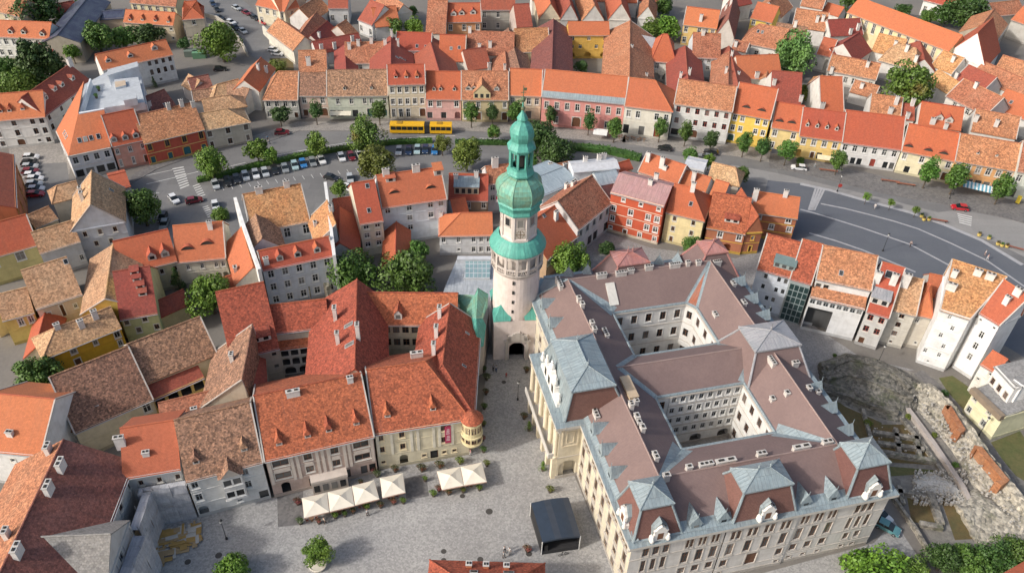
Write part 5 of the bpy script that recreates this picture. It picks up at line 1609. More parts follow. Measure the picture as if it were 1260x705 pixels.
house('l10', 'long cream house with orange roof and four dormers left of the tower-like house', (152, 27), (213, 31), 6.5, None, (185, 14), T_ORANGE, (.66, .56, .4), ['.......k', '.....k.k'], group=LFT, dm=((160, 26, hd), (175, 26, hd), (191, 27, hd), (207, 28.5, hd)))
house('l11', 'large dark navy metal roof running diagonally behind the trees', (98, 52), (135, 2), 7, 12, 9.5, lambda: mat_seam('navy_sheet', (.05, .055, .10), (.045, .05, .09), .6, .4), (.4, .36, .3), group=LFT)
house('l11b', 'flat-roofed annex with solar panels next to the navy roof', (120, 24), (152, 22), 6, 9, 7, lambda: mat_seam('navy_sheet', (.05, .055, .10), (.045, .05, .09), .6, .4), (.42, .35, .28), group=LFT)
house('l12', 'long white house with orange roof and three dormers at the left edge', (-20, 44), (60, 47.5), 7.5, None, (20, 26), T_ORANGE, (.70, .70, .66), ['wwwwwwww', 'wwwwwwww'], ri=['w.w', ''], group=LFT, dm=((13, 42, S(w=1.5, h=1.1)), (29, 42.5, S(w=1.5, h=1.1)), (52, 45, S(w=1.5, h=1.1))), sur='white')
house('l13', 'small house with red roof and pale gable between the trees at the upper left', (70, 16), (95, 11), 5.5, None, (80, 3), T_DARKRED, (.62, .62, .62), ri=['w'], group=LFT)
house('l13b', 'maroon gabled house with white gable wall below the navy roof', (65, 62), (85, 50), 4.5, 9, 8, T_DARKRED, (.68, .67, .65), [''], gy=True, group=LFT)
house('l14', 'old grey-yellow house in the top left corner', (-12, 12), (24, 20), 9, 10, 13, T_RUST, (.5, .44, .32), ['www', 'www', 'w.w'], ri=['w', 'w'], group=LFT)
house('l15', 'pale yellow and white house at the top edge behind the long cream house', (160, 3), (216, 8), 7.5, 8, 11, T_RUST, (.66, .6, .38), ['wwwwww', 'w.w.ww'], group=LFT)
house('l16', 'red-orange house with white chimneys above the corner house', (318, 112), (338, 84), 6.5, None, (305, 92), T_ORANGE, (.66, .64, .6), group=LFT, ch=((304, 77, 2), (318, 86, 1.8), (328, 89, 1.8)))
house('l17', 'brick-red corner building with arched ground floor at the left edge', (18, 255), (15, 190), 10, 14, 13.5, T_DARKRED, (.5, .2, .1), ['w.w.w.w', 'w.w.w.w', 'a.a.a.a'], group=LFT, sur='ochre', name='brick_building', cat='building', frame='brown')
# -- old town, left side
house('m2', 'yellow-green house with plain orange roof at the left edge', (-20, 319), (46, 300), 7.5, None, (12, 269), T_RED, (.58, .52, .24), ['b.b.', '....'], group=OLD, sur='white', frame='grey', vg='lr')
m3 = house('m3', 'blue-grey gabled house with painted arches and oval window', (88, 284), (153, 273), 8.8, 15, 14.6, T_TAN, (.50, .53, .58), ['.w.w.w.', '..w.w..', '.......'], gy=True, group=OLD, sur='pale', frame='brown', vg='lr', sl=((137, 234),), ch=((102, 246, 2), (100, 238, 1.6)))
house('m3b', 'small white house with tan roof left of the blue-grey gable', (49, 311), (98, 296), 7.0, None, (62, 279), T_TAN, (.62, .63, .64), ['w.w.w'], group=OLD, sur='white')
house('m3c', 'tan-roofed house with zinc gutter beside the parked cars', (65, 249), (100, 240), 7.5, None, (80, 226), T_TAN, (.56, .5, .4), hl=2, group=OLD)
house('m3d', 'tan hipped yard wing between the orange roof and the blue-grey gable', (43, 280), (70, 268), 6.5, None, (54, 256), T_TAN, (.56, .5, .35), ['..w'], group=OLD)
house('m4', 'wide tan-roofed house round a yellow yard, its front with a brown door', (44, 379), (100, 361), 8.2, None, (85, 315), T_TAN, (.62, .53, .45), ['.w.d.w.', 'o.w.w.o'], group=OLD, sur='white', frame='white', k=.62, sl=((81, 322),))
house('m4b', 'bright tan wing on the right of the yellow yard', (112, 318), (100, 386), 8.0, None, (134, 335), T_TAN, (.62, .45, .12), group=OLD, vg='r', k=.55)
house('m4c', 'brown-roofed yellow house left of the yellow yard', (3, 393), (41, 383), 7.0, None, (18, 357), T_TAN, (.6, .45, .14), ['.ww', '...'], group=OLD)
house('m4d', 'low rust roof at the left edge above the yellow house', (-15, 384), (3, 374), 7.0, None, (-5, 348), T_RUST, (.6, .5, .3), group=OLD)
house('m4e', 'small orange lean-to roof beside the yellow house', (42, 396), (30, 440), 4.0, None, (48, 412), T_RED, (.5, .45, .38), group=OLD)
house('n1', 'deep ochre yellow house with tan hipped roof above the round tree', (53, 440), (148, 402), 7.6, None, (100, 391), T_TAN, (.60, .36, .03), ['w.w.n.t', '..d...n', '.......'], hl=4, group=OLD, sur='pale', frame='grey', ch=((101, 402, 1.6), (118, 391, 1.8), (71, 399, 1.0)))
house('m5b', 'dark red roofed yellow-green house with four small brown windows', (148, 392), (193, 384), 7.5, None, (160, 331), T_DARKRED, (.50, .52, .27), ['w.w.', '.w.w', '....'], group=OLD, frame='brown', dm=((166, 338, S(w=1.6, h=.8, kind='shed')), (169, 346, S(w=1.6, h=.8, kind='shed')), (173, 355, S(w=1.6, h=.8, kind='shed')), (176, 364, S(w=1.6, h=.8, kind='shed'))))
house('m5a', 'orange-red house with two peaked dormers and cream front', (150, 336), (217, 320), 7.2, None, (170, 290), T_RED, (.64, .58, .4), ['.....w.w', '......w.'], group=OLD, frame='brown', dm=((188, 320, S(w=1.7, h=1.2, peak=1.3)), (204, 316, S(w=1.7, h=1.2, peak=1.3))))
house('m5c', 'low dark red roof beside the garden tree behind the long brown roof', (190, 392), (234, 372), 4.5, None, (205, 365), T_DARKRED, (.56, .5, .3), group=OLD)
house('m6', 'long orange-roofed cream house with two eyebrow dormers and one chimney', (216, 322), (277, 316), 6.8, None, (255, 274), T_ORANGE, (.66, .63, .52), ['.w.w.ww', '.....oo'], group=OLD, ch=((259, 281, 1.8),), dm=((231, 307.5, S(w=3.0, h=.9, kind='eyebrow')), (255, 301, S(w=3.0, h=.9, kind='eyebrow'))), vg='r')
house('m7', 'orange wing joining the long cream house to the grey-white palace', (277, 300), (290, 350), 6.5, None, (303, 300), T_ORANGE, (.62, .58, .5), group=OLD, sl=((302, 341),), ch=((290, 333, 1.0),))
house('m7b', 'low orange roof below the grey-white palace', (262, 362), (318, 344), 4.5, None, (285, 338), T_ORANGE, (.6, .5, .4), group=OLD)
# grey-white palace with four wings
house('c1', 'front wing of the grey-white palace with red roof and three arched dormers', (323, 332), (410, 313.5), 10.4, None, (365, 299), T_RED, (.62, .65, .70), ['wwwww', 'wwwww', 'wwwww'], group=OLD, sur='white', frame='white', vg='lr', dm=((345, 321, S(w=1.4, h=1.2)), (367, 316.5, S(w=1.4, h=1.2)), (391, 311, S(w=1.4, h=1.2))), ch=((328, 324, 1.4),))
house('c1b', 'back wing of the grey-white palace with mottled golden roof', (310, 285), (381, 271), 9.2, None, (355, 229), T_GOLD, (.62, .64, .63), ['...b.b', '...a.a'], group=OLD, vg='lr', sur='white', ch=((353, 228, 1.4, 1.3), (378, 222, 1.4, 1.6), (319, 237, 1.4, 1.6)))
house('c1c', 'left wing of the grey-white palace with brown roof', (350, 304), (341, 275), 9.0, None, (320, 283), T_BROWN, (.62, .64, .66), group=OLD, ch=((328, 300, 2.2, 1.2),))
house('c1d', 'right wing of the grey-white palace with sunlit golden roof', (379, 270), (389, 300), 9.0, 5.0, 13.2, T_GOLD, (.62, .64, .66), group=OLD, s=.97, vg='lr', ch=((396, 224, 1.5, 1.8), (406, 243, 1.2, 1.4), (407, 255, 1.2, 1.0), (388, 277, .8)))
house('c2', 'tall white house with big orange roof and five chimneys and dormers left of the tower', (470, 255), (549, 244), 11.0, None, (508, 210), T_ORANGE, (.68, .71, .74), ['w.w.ww', '..w.w.', 'w.w..b', '......'], group=OLD, frame='white', sur='white', vg='lr', ch=((475, 214, 1.6, 1.6), (512, 209, 1.6, 1.8), (545, 199, 1.6, 1.2), (465, 238, 2.4)), dm=((481, 224, S(w=2.2, h=1.0, kind='shed')), (540, 216, S(w=2.2, h=1.4, kind='shed')), (485, 238, ey), (530, 232, ey)))
house('c3', 'narrow cream house with orange roof leaning on the tall white house', (443, 275), (471, 270.5), 10.0, None, (457, 222), T_RED, (.64, .6, .48), ['ww', 'ww', 'ww', '..'], group=OLD, sl=((452, 229), (454, 259)), k=.75)
house('c4', 'low dark red roof with white gutter between palace and cream house', (414, 268), (441, 264), 6.0, None, (425, 243), T_DARKRED, (.6, .6, .6), group=OLD)
house('c4b', 'dark red sloping roof of the low wing right of the grey-white palace', (442, 312), (441, 268), 5.5, None, (418, 285), T_RED, (.6, .58, .55), group=OLD)
house('c5', 'small garden house with steep red roof between the dark trees', (473, 284), (471, 330), 4.2, None, (487, 298), T_RED, (.62, .6, .58), group=OLD)
house('c6', 'low white hip-roofed house with six windows in the yard left of the tower', (541, 289.5), (606, 288.5), 5.8, None, (575, 262), T_ORANGE, (.68, .69, .70), ['w.w.www', '..k.www'], le=['.', 'w'], hl=5, group=OLD, sur='white', ch=((543, 259, 1.2, 1.4), (553, 255, 1.2, 1.2)))
house('c7', 'red-roofed brick house with blue-roofed dormer behind the white hip-roofed house', (552, 245), (600, 246), 6.8, None, (575, 214), T_RED, (.34, .25, .17), ['..w.w', '.....'], group=OLD, dm=((574, 239, S(w=6, h=2.0, kind='shed', wall=(.4, .33, .24), roof=ZINC())),), ch=((586, 219, 1.8), (561, 222, 1.6)))
house('c8', 'white house with rust roof and red and white flag left of the tower head', (601, 226), (634, 222), 9.0, None, (613, 203), T_RUST, (.66, .66, .67), ['w.w', 'w.w', '...'], group=OLD, ch=((609, 205, 2.4, 1.6),), vg='l')
house('c9', 'low red connecting roof beside the white hip-roofed house', (558, 262), (576, 259), 6.0, None, (565, 243), T_RED, (.6, .6, .6), group=OLD)
# glass-roofed extension
gx = Bld('glass_roofed_annex', 'flat grey annex with a grid roof light and a small terrace left of the tower', 'building', P(575, 345, 0), OLD)
gm_ = MB()
pbox(gm_, [(548, 352), (563, 317), (607, 317), (607, 366), (543, 366)], 0, 5.0, 0, 1)
pbox(gm_, [(562, 319), (606, 319), (606, 315), (563, 315)], 5.0, 6.1, 0)
gx.part('wall', gm_, [mat_plaster((.55, .57, .6), .2), mat_seam('annex_roof', (.44, .47, .50), (.42, .45, .48), 1.2, .6)])
rl = MB()
pbox(rl, [(571, 342), (574, 318.5), (604, 318.5), (603, 342)], 5.02, 5.5, 0)
rlo = gx.part('roof_light', rl, [mat_flat('annex_frame', (.55, .58, .6), .5)])
for i in range(6):
    for j in range(4):
        q = MB()
        pbox(q, [(572 + i * 5.2 + .6, 341.6 - j * 5.7 - .6), (572.2 + i * 5.2 + .6, 341.6 - (j + 1) * 5.7 + .5), (572.2 + (i + 1) * 5.2 - .4, 341.6 - (j + 1) * 5.7 + .5), (572 + (i + 1) * 5.2 - .4, 341.6 - j * 5.7 - .6)], 5.45, 5.56)
        gx.part('pane', q, [mat_flat('roof_glass', (.24, .36, .38), .15)], rlo)
# right of the tower
house('c11', 'red-roofed house with tan brick side wall right of the tower', (673, 318), (712, 288), 6.2, None, (675, 258), T_RED, (.46, .32, .2), ['w.w.w.w', '.......'], group=OLD, ch=((684, 270, 2.2),), sl=((669, 265),), vg='r')
house('c12', 'pale townhouse with large brown roof and shop fronts facing the small square', (711, 282), (752, 249), 8.2, None, (704, 234), T_RUST, (.60, .60, .60), ['wwwww', 's.ss.s'], group=OLD, frame='grey', vg='lr', ch=((706, 228, 1.2, 1.8), (697, 232, 1.4)))
house('c13', 'blue-grey flat sheet roof behind the brown-roofed townhouse', (668, 240), (712, 222), 8, 12, 9.0, lambda: mat_seam('bluegrey_sheet', (.33, .40, .45), (.31, .38, .43), 1.0, .5), (.6, .62, .64), group=OLD)
house('c13b', 'blue-grey lean-to roof left of the red mansard house', (738, 227), (764, 222), 8.5, None, (750, 210), lambda: mat_seam('bluegrey_sheet', (.33, .40, .45), (.31, .38, .43), 1.0, .5), (.6, .62, .64), group=OLD, k=.4)
house('c13c', 'white modern block with one dark window behind the blue-grey roof', (706, 211), (762, 206), 10, 5, 10.6, lambda: mat_flat('pale_roofing', (.5, .52, .55), .8), (.62, .66, .7), ['.w.....'], group=OLD, k=.2, ch=((720, 199, 1.4), (737, 197, 1.6), (743, 196, 1.6)))
house('c14', 'long low rust-tiled house row behind the tower head', (655, 222), (705, 211), 5.5, None, (685, 202), T_RUST, (.58, .52, .45), group=OLD, ch=((677, 208, 1.6), (695, 210, 2.0)))
house('c14b', 'small orange roof left of the orange gable by the hedge', (762, 211), (778, 206), 5, None, (770, 198), T_RED, (.55, .5, .45), group=OLD)
house('c15', 'red and white mansard house with pink sheet roof and four storeys of white windows', (752, 236), (817, 253), 11.4, None, (797, 222), lambda: mat_seam('pink_sheet_roof', (.42, .25, .25), (.39, .22, .22), .9, .55, (.33, .24, .2), .4, .3), (.54, .105, .05), ['.k.k.k', 'w.w.ww', 'w.w.ww', 'k.d.w.w'], group=OLD, sur='white', trim=(.72, .6, .46), k=.42, ch=((807, 221, 1.6), (813, 214, 2.4), (800, 227, 1.2)), wt=[3, 3, 3, 2.6])
house('c16', 'pale yellow house with orange hipped roof beside the red mansard house', (820, 260), (866, 271), 8.8, None, (848, 230), T_RED, (.76, .64, .36), ['.w..w.', '.w..w.', '.d..w.'], ri=['w', 'w', ''], hr=5, group=OLD, sur='pale', frame='brown', ch=((852, 235, 2.2),), sl=((850, 251),))
house('c17', 'brick-red house with yellow corner strips, mottled roof and a wide low dormer', (870, 279), (917, 287), 6.4, None, (900, 240), T_MOTTLED, (.42, .16, .085), ['.w.w', 'o.o.'], group=OLD, sur='white', trim=(.66, .42, .08), dm=((900, 274, S(w=3.4, h=.9, kind='shed')),), ch=((886, 231, 2.8, 1.2), (895, 233, 2.8, 1.2)))
house('c18', 'narrow red house with yellow strips between mottled roof and orange roof', (918, 286), (938, 285), 6.4, 12, 11, T_MOTTLED, (.42, .16, .085), ['.w.', '.d.'], gy=True, group=OLD, sur='yellow', trim=(.66, .42, .08))
house('c19', 'orange-roofed brick-red house at the edge of the dark plaza', (926, 260), (981, 268), 7.4, None, (962, 240), T_ORANGE, (.42, .16, .085), ['w.w', 'w.w.w', '.....'], group=OLD, sur='white', trim=(.66, .42, .08), ch=((928, 246, 3.0, 1.2), (966, 240, 1.6), (921, 224, 3.0)))
house('c20', 'orange-roofed house with brick chimneys behind the red mansard house', (786, 210), (834, 226), 8.2, None, (815, 194), T_ORANGE, (.66, .6, .5), ['.......'], group=OLD, ch=((797, 198, 2.4), (805, 183, 2.6), (826, 190, 2.6), (814, 206, 2.8, 1.2), (818, 208, .8)), vg='lr')
house('c21', 'orange roof with white side wall right of the brick chimneys', (834, 226), (868, 236), 7.2, None, (856, 213), T_ORANGE, (.72, .71, .7), ['.w...'], group=OLD, ch=((853, 222, 2.4),))
house('c21b', 'round white parapet building beside the ring road bushes', (842, 205), (866, 210), 6, 6, 6.5, lambda: mat_flat('pale_roofing', (.5, .52, .55), .8), (.62, .6, .56), [''], group=OLD, k=.2)
house('c22', 'tan-roofed house with pale walls next to the ring road', (871, 219), (909, 228), 6.5, None, (895, 204), T_TAN, (.58, .52, .44), ri=['.'], group=OLD, hr=2)
house('c23', 'orange roof between two white chimneys behind the mottled roof', (874, 238), (890, 243), 7.5, None, (885, 222), T_ORANGE, (.6, .55, .5), group=OLD)
# -- right side, round the ruins
RUI = 'houses above the ruins'
house('d1', 'grey-white office house with rust roof and green glazed dormer', (932, 330), (973, 341), 11.2, None, (965, 293), T_MOTTLED, (.62, .66, .71), ['.w.ww', '.w.ww', 'w.ww.', '..ww.'], ri=[''], group=RUI, frame='dark', sur=None, vg='lr', dm=((964, 331, S(w=4.4, h=1.2, kind='shed', wall=(.3, .36, .35), roof=mat_flat('green_glass', (.16, .22, .215), .25))),))
d2 = house('d2', 'rust-roofed house with a full-height green glass front', (973, 342), (998, 349), 11.2, None, (1006, 299), T_MOTTLED, (.42, .46, .46), [''], group=RUI, vg='lr')
house('d3', 'rust and golden roof of the white house with the garage passage', (1005, 342), (1072, 356), 12.6, None, (1050, 309), T_RUST, (.76, .76, .75), ['bb.....', ''], group=RUI, vg='lr', sl=((1035, 336),), frame='dark')
house('d3b', 'low front wing of the white house with eight square windows and a wide dark passage', (998, 364), (1064, 379), 9.2, 3.2, 11.0, T_RUST, (.76, .76, .75), ['pppppppp', '', 'q.'], group=RUI, s=.98, frame='grey', sur=None, wt=[2.2, .5, 6.5])
house('d4', 'narrow pale house with red roof and a grey box dormer', (1067, 382), (1094, 390), 9.2, None, (1092, 324), T_RED, (.60, .59, .57), ['ww', 'ww', 'd.'], group=RUI, frame='red', vg='lr', dm=((1081, 375, S(w=3.6, h=1.5, kind='shed', roof=ZINCG())),), ch=((1078, 345, 2.4, 1.3), (1098, 349, 2.4, 1.3)), sl=((1095, 338, 1.8, 1.6),))
house('d5', 'pale house with tan roof and three wide windows', (1097, 380), (1127, 387), 9.6, None, (1118, 340), T_TAN, (.60, .57, .50), ['.b.', '.b.', '.b.', '.k.'], group=RUI, vg='lr', frame='brown', ch=((1112, 352, 3.0, 1.5), (1140, 330, 2.6, 1.5)))
house('d6', 'narrow beige house with pointed orange roof left of the white houses', (1127, 386), (1147, 390), 9.0, None, (1138, 347), T_ORANGE, (.54, .50, .43), ['w.', '..', '.k'], group=RUI, hl=2, hr=2)
house('d6b', 'orange roof tucked behind the tan roof beside the white gable wall', (1140, 362), (1160, 366), 9.5, None, (1152, 338), T_ORANGE, (.6, .56, .5), group=RUI)
house('d7', 'tall white house with golden tan roof and staggered windows', (1158, 380), (1194, 391.5), 14.6, 20, 19.5, T_GOLD, C=(1240, 340, 19.2), D=(1172, 318, 19.2), wall= (.82, .82, .81), front=['.w..', '..w.', '.w..', '..w.', 'w.w.', '.k..'], le=[''], ri=['', '', ''], group=RUI, s=.93, sur=None, frame='white', vg='lr', ch=((1169, 356, 1.4, 1.8), (1173, 340, 1.4), (1202, 338, 1.2, 1.4), (1217, 343, 1.2, 1.6)))
house('d8', 'tall white house with mottled orange roof, rightmost of the pair', (1206, 384), (1231, 399), 15.0, 17, 20, T_ORANGE, C=(1268, 366, 19.5), D=(1236, 345, 19.5), wall= (.82, .82, .81), front=['k.k', '.b.', '.b.', '.b.', '...'], ri=[''], group=RUI, s=.9, sur=None, frame='white', vg='lr', ch=((1237, 373, 1.6, 1.0), (1251, 362, 1.4, 1.4)))
house('d8b', 'recessed white link between the two tall white houses', (1190, 386), (1208, 388), 13.5, 10, 15.5, T_GOLD, (.80, .80, .80), ['.w.', '.w.', '.w.', '...'], group=RUI, frame='green', sur=None)
d9 = house('d9', 'cream terraced house with brown balcony and flat grey roof at the right edge', (1200, 478), (1236, 512), 6.5, None, (1247, 470), lambda: mat_ground('gravel_roof', (.25, .25, .25), (.2, .2, .2), .3, .3), (.74, .71, .48), ['w.w.', 'w.w.'], ri=[''], group=RUI, k=.12, frame='grey')
house('d9b', 'white upper storey of the terraced house with three brown windows', (1226, 450), (1250, 476), 11.0, 12, 11.8, lambda: mat_ground('gravel_roof', (.25, .25, .25), (.2, .2, .2), .3, .3), (.76, .75, .73), ['www', '...'], ri=[''], group=RUI, k=.12, frame='brown')
house('d9d', 'white end wall with a tall grey side at the right edge by the lawn', (1248, 466), (1259, 474), 11.5, 12, 12.3, lambda: mat_ground('gravel_roof', (.25, .25, .25), (.2, .2, .2), .3, .3), (.80, .80, .79), [''], ri=[''], group=RUI)
house('d9c', 'small orange-roofed white annex left of the terraced house', (1208, 447), (1226, 458), 7.5, None, (1230, 436), T_ORANGE, (.74, .73, .68), ['.k', 'k.', '..'], group=RUI)
# -- palaces round the main square
house('s1', 'mauve baroque palace with mottled red roof and white pilaster strips', (326, 565.5), (459, 535), 10.0, 17.5, 16.2, T_MOTTLED, (.47, .36, .31), ['.B..W..W..B.', '.B..W..W..B.', '.G..ss.ss.ss'], group=MAINSQ, name='palace', cat='palace', frame='brown', sur='pale', trim=(.55, .46, .40), door='brown', wt=[3.2, 3.2, 3.6],
      dm=((344, 548, hd), (379, 538.5, hd), (405, 531.5, hd), (439, 523, hd)), ch=((361, 486, 1.0, 2.2), (431, 469, 1.0, 1.0)), vg='lr')
house('s2', 'pale yellow corner palace with mottled red roof and a round corner bay', (461, 532.5), (577, 514), 9.8, 18, 16.0, T_MOTTLED, (.66, .60, .44), ['w.w...w..', 'w.w...w..', 'k.o.kskk.'], group=MAINSQ, name='palace', cat='palace', frame='brown', sur='cream', hr=6.0, wt=[3.1, 3.1, 3.6], vg='l',
      dm=((477, 513.5, hd), (533, 505, hd)), ch=((513, 440, 1.3, 2.2), (441, 430, 1.8)))
house('s3', 'street wing of the yellow corner palace with mottled red roof', (582, 509), (590, 398), 9.8, None, (549, 410), T_MOTTLED, (.60, .54, .42), ['wwwwwwww', 'wwwwwwww', 'k.k.k.k.'], group=MAINSQ, name='palace', cat='palace', frame='brown', sur='cream', hl=7.0, sl=((575, 410, .5, 1), (571, 450, .5, 1)), ch=((534, 437, 3.0, 1.1), (541, 390, 2.6, 1.1), (537, 414, 2.6, 1.1)), vg='r')
house('s4', 'rear wing of the corner palace with cream courtyard wall and one white dormer', (446, 398), (562, 399), 10.0, None, (500, 360), T_MOTTLED, (.62, .56, .44), ['WWWWWWWWWW', 'WWWWWWWWWW', '..........'], group=MAINSQ, name='palace', cat='palace', frame='brown', sur=None, dm=((490, 393, S(w=1.5, h=1.4, peak=1.5)),))
house('s5', 'broad middle wing of the palaces with chimneys and skylights', (477, 480), (475, 370), 10.0, 14.5, 16.0, T_MOTTLED, (.60, .55, .46), group=MAINSQ, name='palace', cat='palace', s=.36, sl=((429, 400, 1.0, 2.0), (430, 424, 1.0, 2.0)), ch=((413, 392, 2.8, 1.3), (416, 422, 2.6, .9), (441, 416, 3.4, 1.1)))
house('s6', 'rear wing of the mauve palace with a band of attic openings', (336, 409), (404, 401), 10.2, None, (380, 370), T_MOTTLED, (.50, .46, .40), ['bbbb.', '', ''], group=MAINSQ, name='palace', cat='palace', frame='pale', sur=None, wt=[1.2, 4, 4])
house('s7', 'arcaded loggia with three tiers of arches in the palace courtyard', (343, 429), (379, 424.5), 7.2, 4.0, 9.0, T_MOTTLED, (.66, .64, .60), ['AAA', 'AAA', 'AA'], group=MAINSQ, name='loggia', cat='loggia', s=.97, bands=False)
house('s8', 'west wing of the mauve palace with large dark red roof and a box dormer', (284, 441), (343, 427), 9.4, 10.5, 17.5, T_MOTTLED, (.46, .42, .36), ['...k', '...k', ''], group=MAINSQ, name='palace', cat='palace', frame='dark', sur=None, s=.97, dm=((322, 420, S(w=3.6, h=1.1, kind='shed')),))
house('s8b', 'low dark red roof beside the stone courtyard wall', (327, 478), (324, 434), 7.5, None, (300, 445), T_DARKRED, (.48, .44, .38), group=MAINSQ)
house('b4', 'white house with brown roof, two spiky dormers and a two-storey bay', (229, 591), (322, 567), 9.8, None, (260, 506), T_BROWN, (.66, .66, .64), ['w...w.', 'w...w.', 'o..k.s'], group=MAINSQ, frame='grey', sur='white', vg='r', dm=((242, 570.5, hd), (301, 555, hd)))
house('n3', 'long old house with brown mottled roof and cream wall with one arch', (92, 531), (187, 490), 7.0, None, (110, 444.5), T_BROWN, (.60, .53, .38), ['....a', '.....'], group=OLD, vg='lr')
house('n3b', 'long brown roof continuing up to the palace wing', (178, 470), (266, 434), 8.5, None, (210, 403), T_BROWN, (.58, .5, .36), group=OLD, vg='lr')
house('n3c', 'dark red lean-to roof over a yellow arcade in the long yard', (187, 491), (250, 463), 6.2, 5.0, 8.9, T_DARKRED, (.62, .46, .18), ['AAAA', 'AA.A'], group=OLD, s=.97, frame='brown', sur='cream')
house('n4', 'tan and orange gable roof beside the yellow arcade', (263, 434), (247, 502), 8.0, 8.5, 14.5, T_BROWN, (.56, .5, .4), group=OLD, s=.97, vg='lr', ch=((286, 443, 1.6), (297, 479, 1.6)))
house('n4b', 'narrow orange roof strip behind the white house with the bay', (200, 527), (309, 500), 6.8, 4.5, 8.8, T_RUST, (.56, .5, .4), group=OLD, s=.97, ch=((240, 508, 1.2),))
house('b2', 'orange-roofed wing behind the scaffolding with one tall chimney', (152, 587), (221, 575.5), 10.6, None, (165, 524), T_ORANGE, (.58, .58, .57), ['.w.w.w', '', ''], group=MAINSQ, frame='brown', ch=((149, 547, 1.8, 1.5), (180, 559, .6)), k=.72)
house('b1', 'huge house in the bottom left corner with one maroon and one orange roof slope', (92, 752), (163, 567), 10.6, None, (42, 616), T_MAROON, (.6, .6, .58), ['w.w.w.w.w.w.', '', ''], group=MAINSQ, frame='brown', k=.62, ch=((61, 556, 1.6, 1.4), (77, 577, 1.8, 1.8), (62, 605, 1.8, 1.8), (24, 682, 1.8, 1.8), (10, 660, 1.6, 1.2)))
house('b1b', 'grey stone-tiled cross gable on the scaffolded front', (132, 716), (158, 641), 10.4, 11, 14.6, lambda: mat_tile('tile_grey', (.36, .34, .31), (.28, .27, .255), (.3, .29, .27), .6, .45, (.18, .17, .16), .3), (.55, .54, .52), ['w', 'w', ''], gy=True, group=MAINSQ, frame='grey')
house('b5', 'orange-roofed house with white wall in the lower left', (-30, 551), (50, 559), 9.0, None, (30, 487), T_ORANGE, (.70, .70, .69), ['..k.a', '....a'], group=OLD, k=.7, vg='lr', ch=((62, 522, 4.0, 2.4), (13, 535, .8)))
house('b5b', 'dark brown roof beside the big square chimney', (76, 532), (126, 517), 6.0, None, (95, 498), T_BROWN, (.5, .46, .4), group=OLD, ch=((120, 505, 1.4), (70, 527, 2.4, .9)))
house('e1', 'red hip-roofed pavilion at the bottom edge of the square', (531, 690), (668, 694), 7.5, -13, 12.0, T_MOTTLED, (.62, .58, .5), hl=6, hr=6, group=MAINSQ, ch=((577, 697, .9, .8), (598, 698, .9, .8), (623, 699, .9, .8)), chc=(.5, .2, .1), sl=((583, 703, 1.2, .8), (626, 704, 1.6, .8)))
house('e2', 'orange roof corner at the bottom right edge', (1292, 762), (1335, 736), 5, 8, 8, T_ORANGE, (.6, .58, .54), group=RUI)
house('m3e', 'small orange-red flat-pitched garage roof beside the dark parking tree', (139, 233), (160, 228), 3.6, None, (148, 213), T_RED, (.5, .48, .45), group=OLD, k=.35)
def firewall(h_, pts, z, w=.7):
    m = MB()
    q = [P(x, y, z) for x, y in pts]
    for p0, p1 in zip(q, q[1:]):
        d = (p1 - p0).normalized()
        sd = V((d.y, -d.x, 0)) * w / 2
        m.prism([(v.x, v.y) for v in (p0 - sd, p0 + sd, p1 + sd, p1 - sd)][::-1] if newell([p0 - sd, p0 + sd, p1 + sd, p1 - sd]).z < 0 else [(v.x, v.y) for v in (p0 - sd, p0 + sd, p1 + sd, p1 - sd)], 0, z)
    HOUSES[h_].part('firewall', m, [mat_plaster((.74, .74, .73), .25)])
firewall('c1', [(289, 243), (299, 275), (319, 331)], 12.3)
firewall('c1d', [(400, 224), (405, 262), (411, 314)], 12.5)
# green glass front of the office house: storeys of panes
gv = MB()
a, b = P(974, 343.5, 11), P(998, 350.5, 11)
u = (b - a); L_ = u.length; u.normalize(); n = u.cross(Z3)
fr = d2.part('glass_front', gv.box(V((a.x, a.y, 0)) + n * .05, u * L_, n * .12, Z3 * 10.2), [mat_flat('front_frame', (.28, .33, .33), .5)])
for i in range(4):
    for j in range(6):
        q = MB()
        w_ = L_ / 4
        q.box(V((a.x, a.y, .3 + j * 1.65)) + u * (i * w_ + .08) + n * .17, u * (w_ - .16), n * .03, Z3 * 1.4)
        d2.part('pane', q, [mat_flat('teal_glass', (.03, .055, .055), .1)], fr)
# zinc strip on the pink palace
zs = MB()
f = v8.faces[0]
nn = newell(f); uu = (f[1] - f[0]); vv = nn.cross(uu).normalized()
zs.face([f[0] + nn * .03, f[1] + nn * .03, f[1] + nn * .03 + vv * 2.0, f[0] + nn * .03 + vv * 2.0])
v8.part('eaves_sheet', zs, [ZINC()], v8.roof)
me = HOUSES['b1'].roof.data
me.materials.append(T_RUST())
for p_ in me.polygons:
    if p_.normal.x < -.2:
        p_.material_index = 1
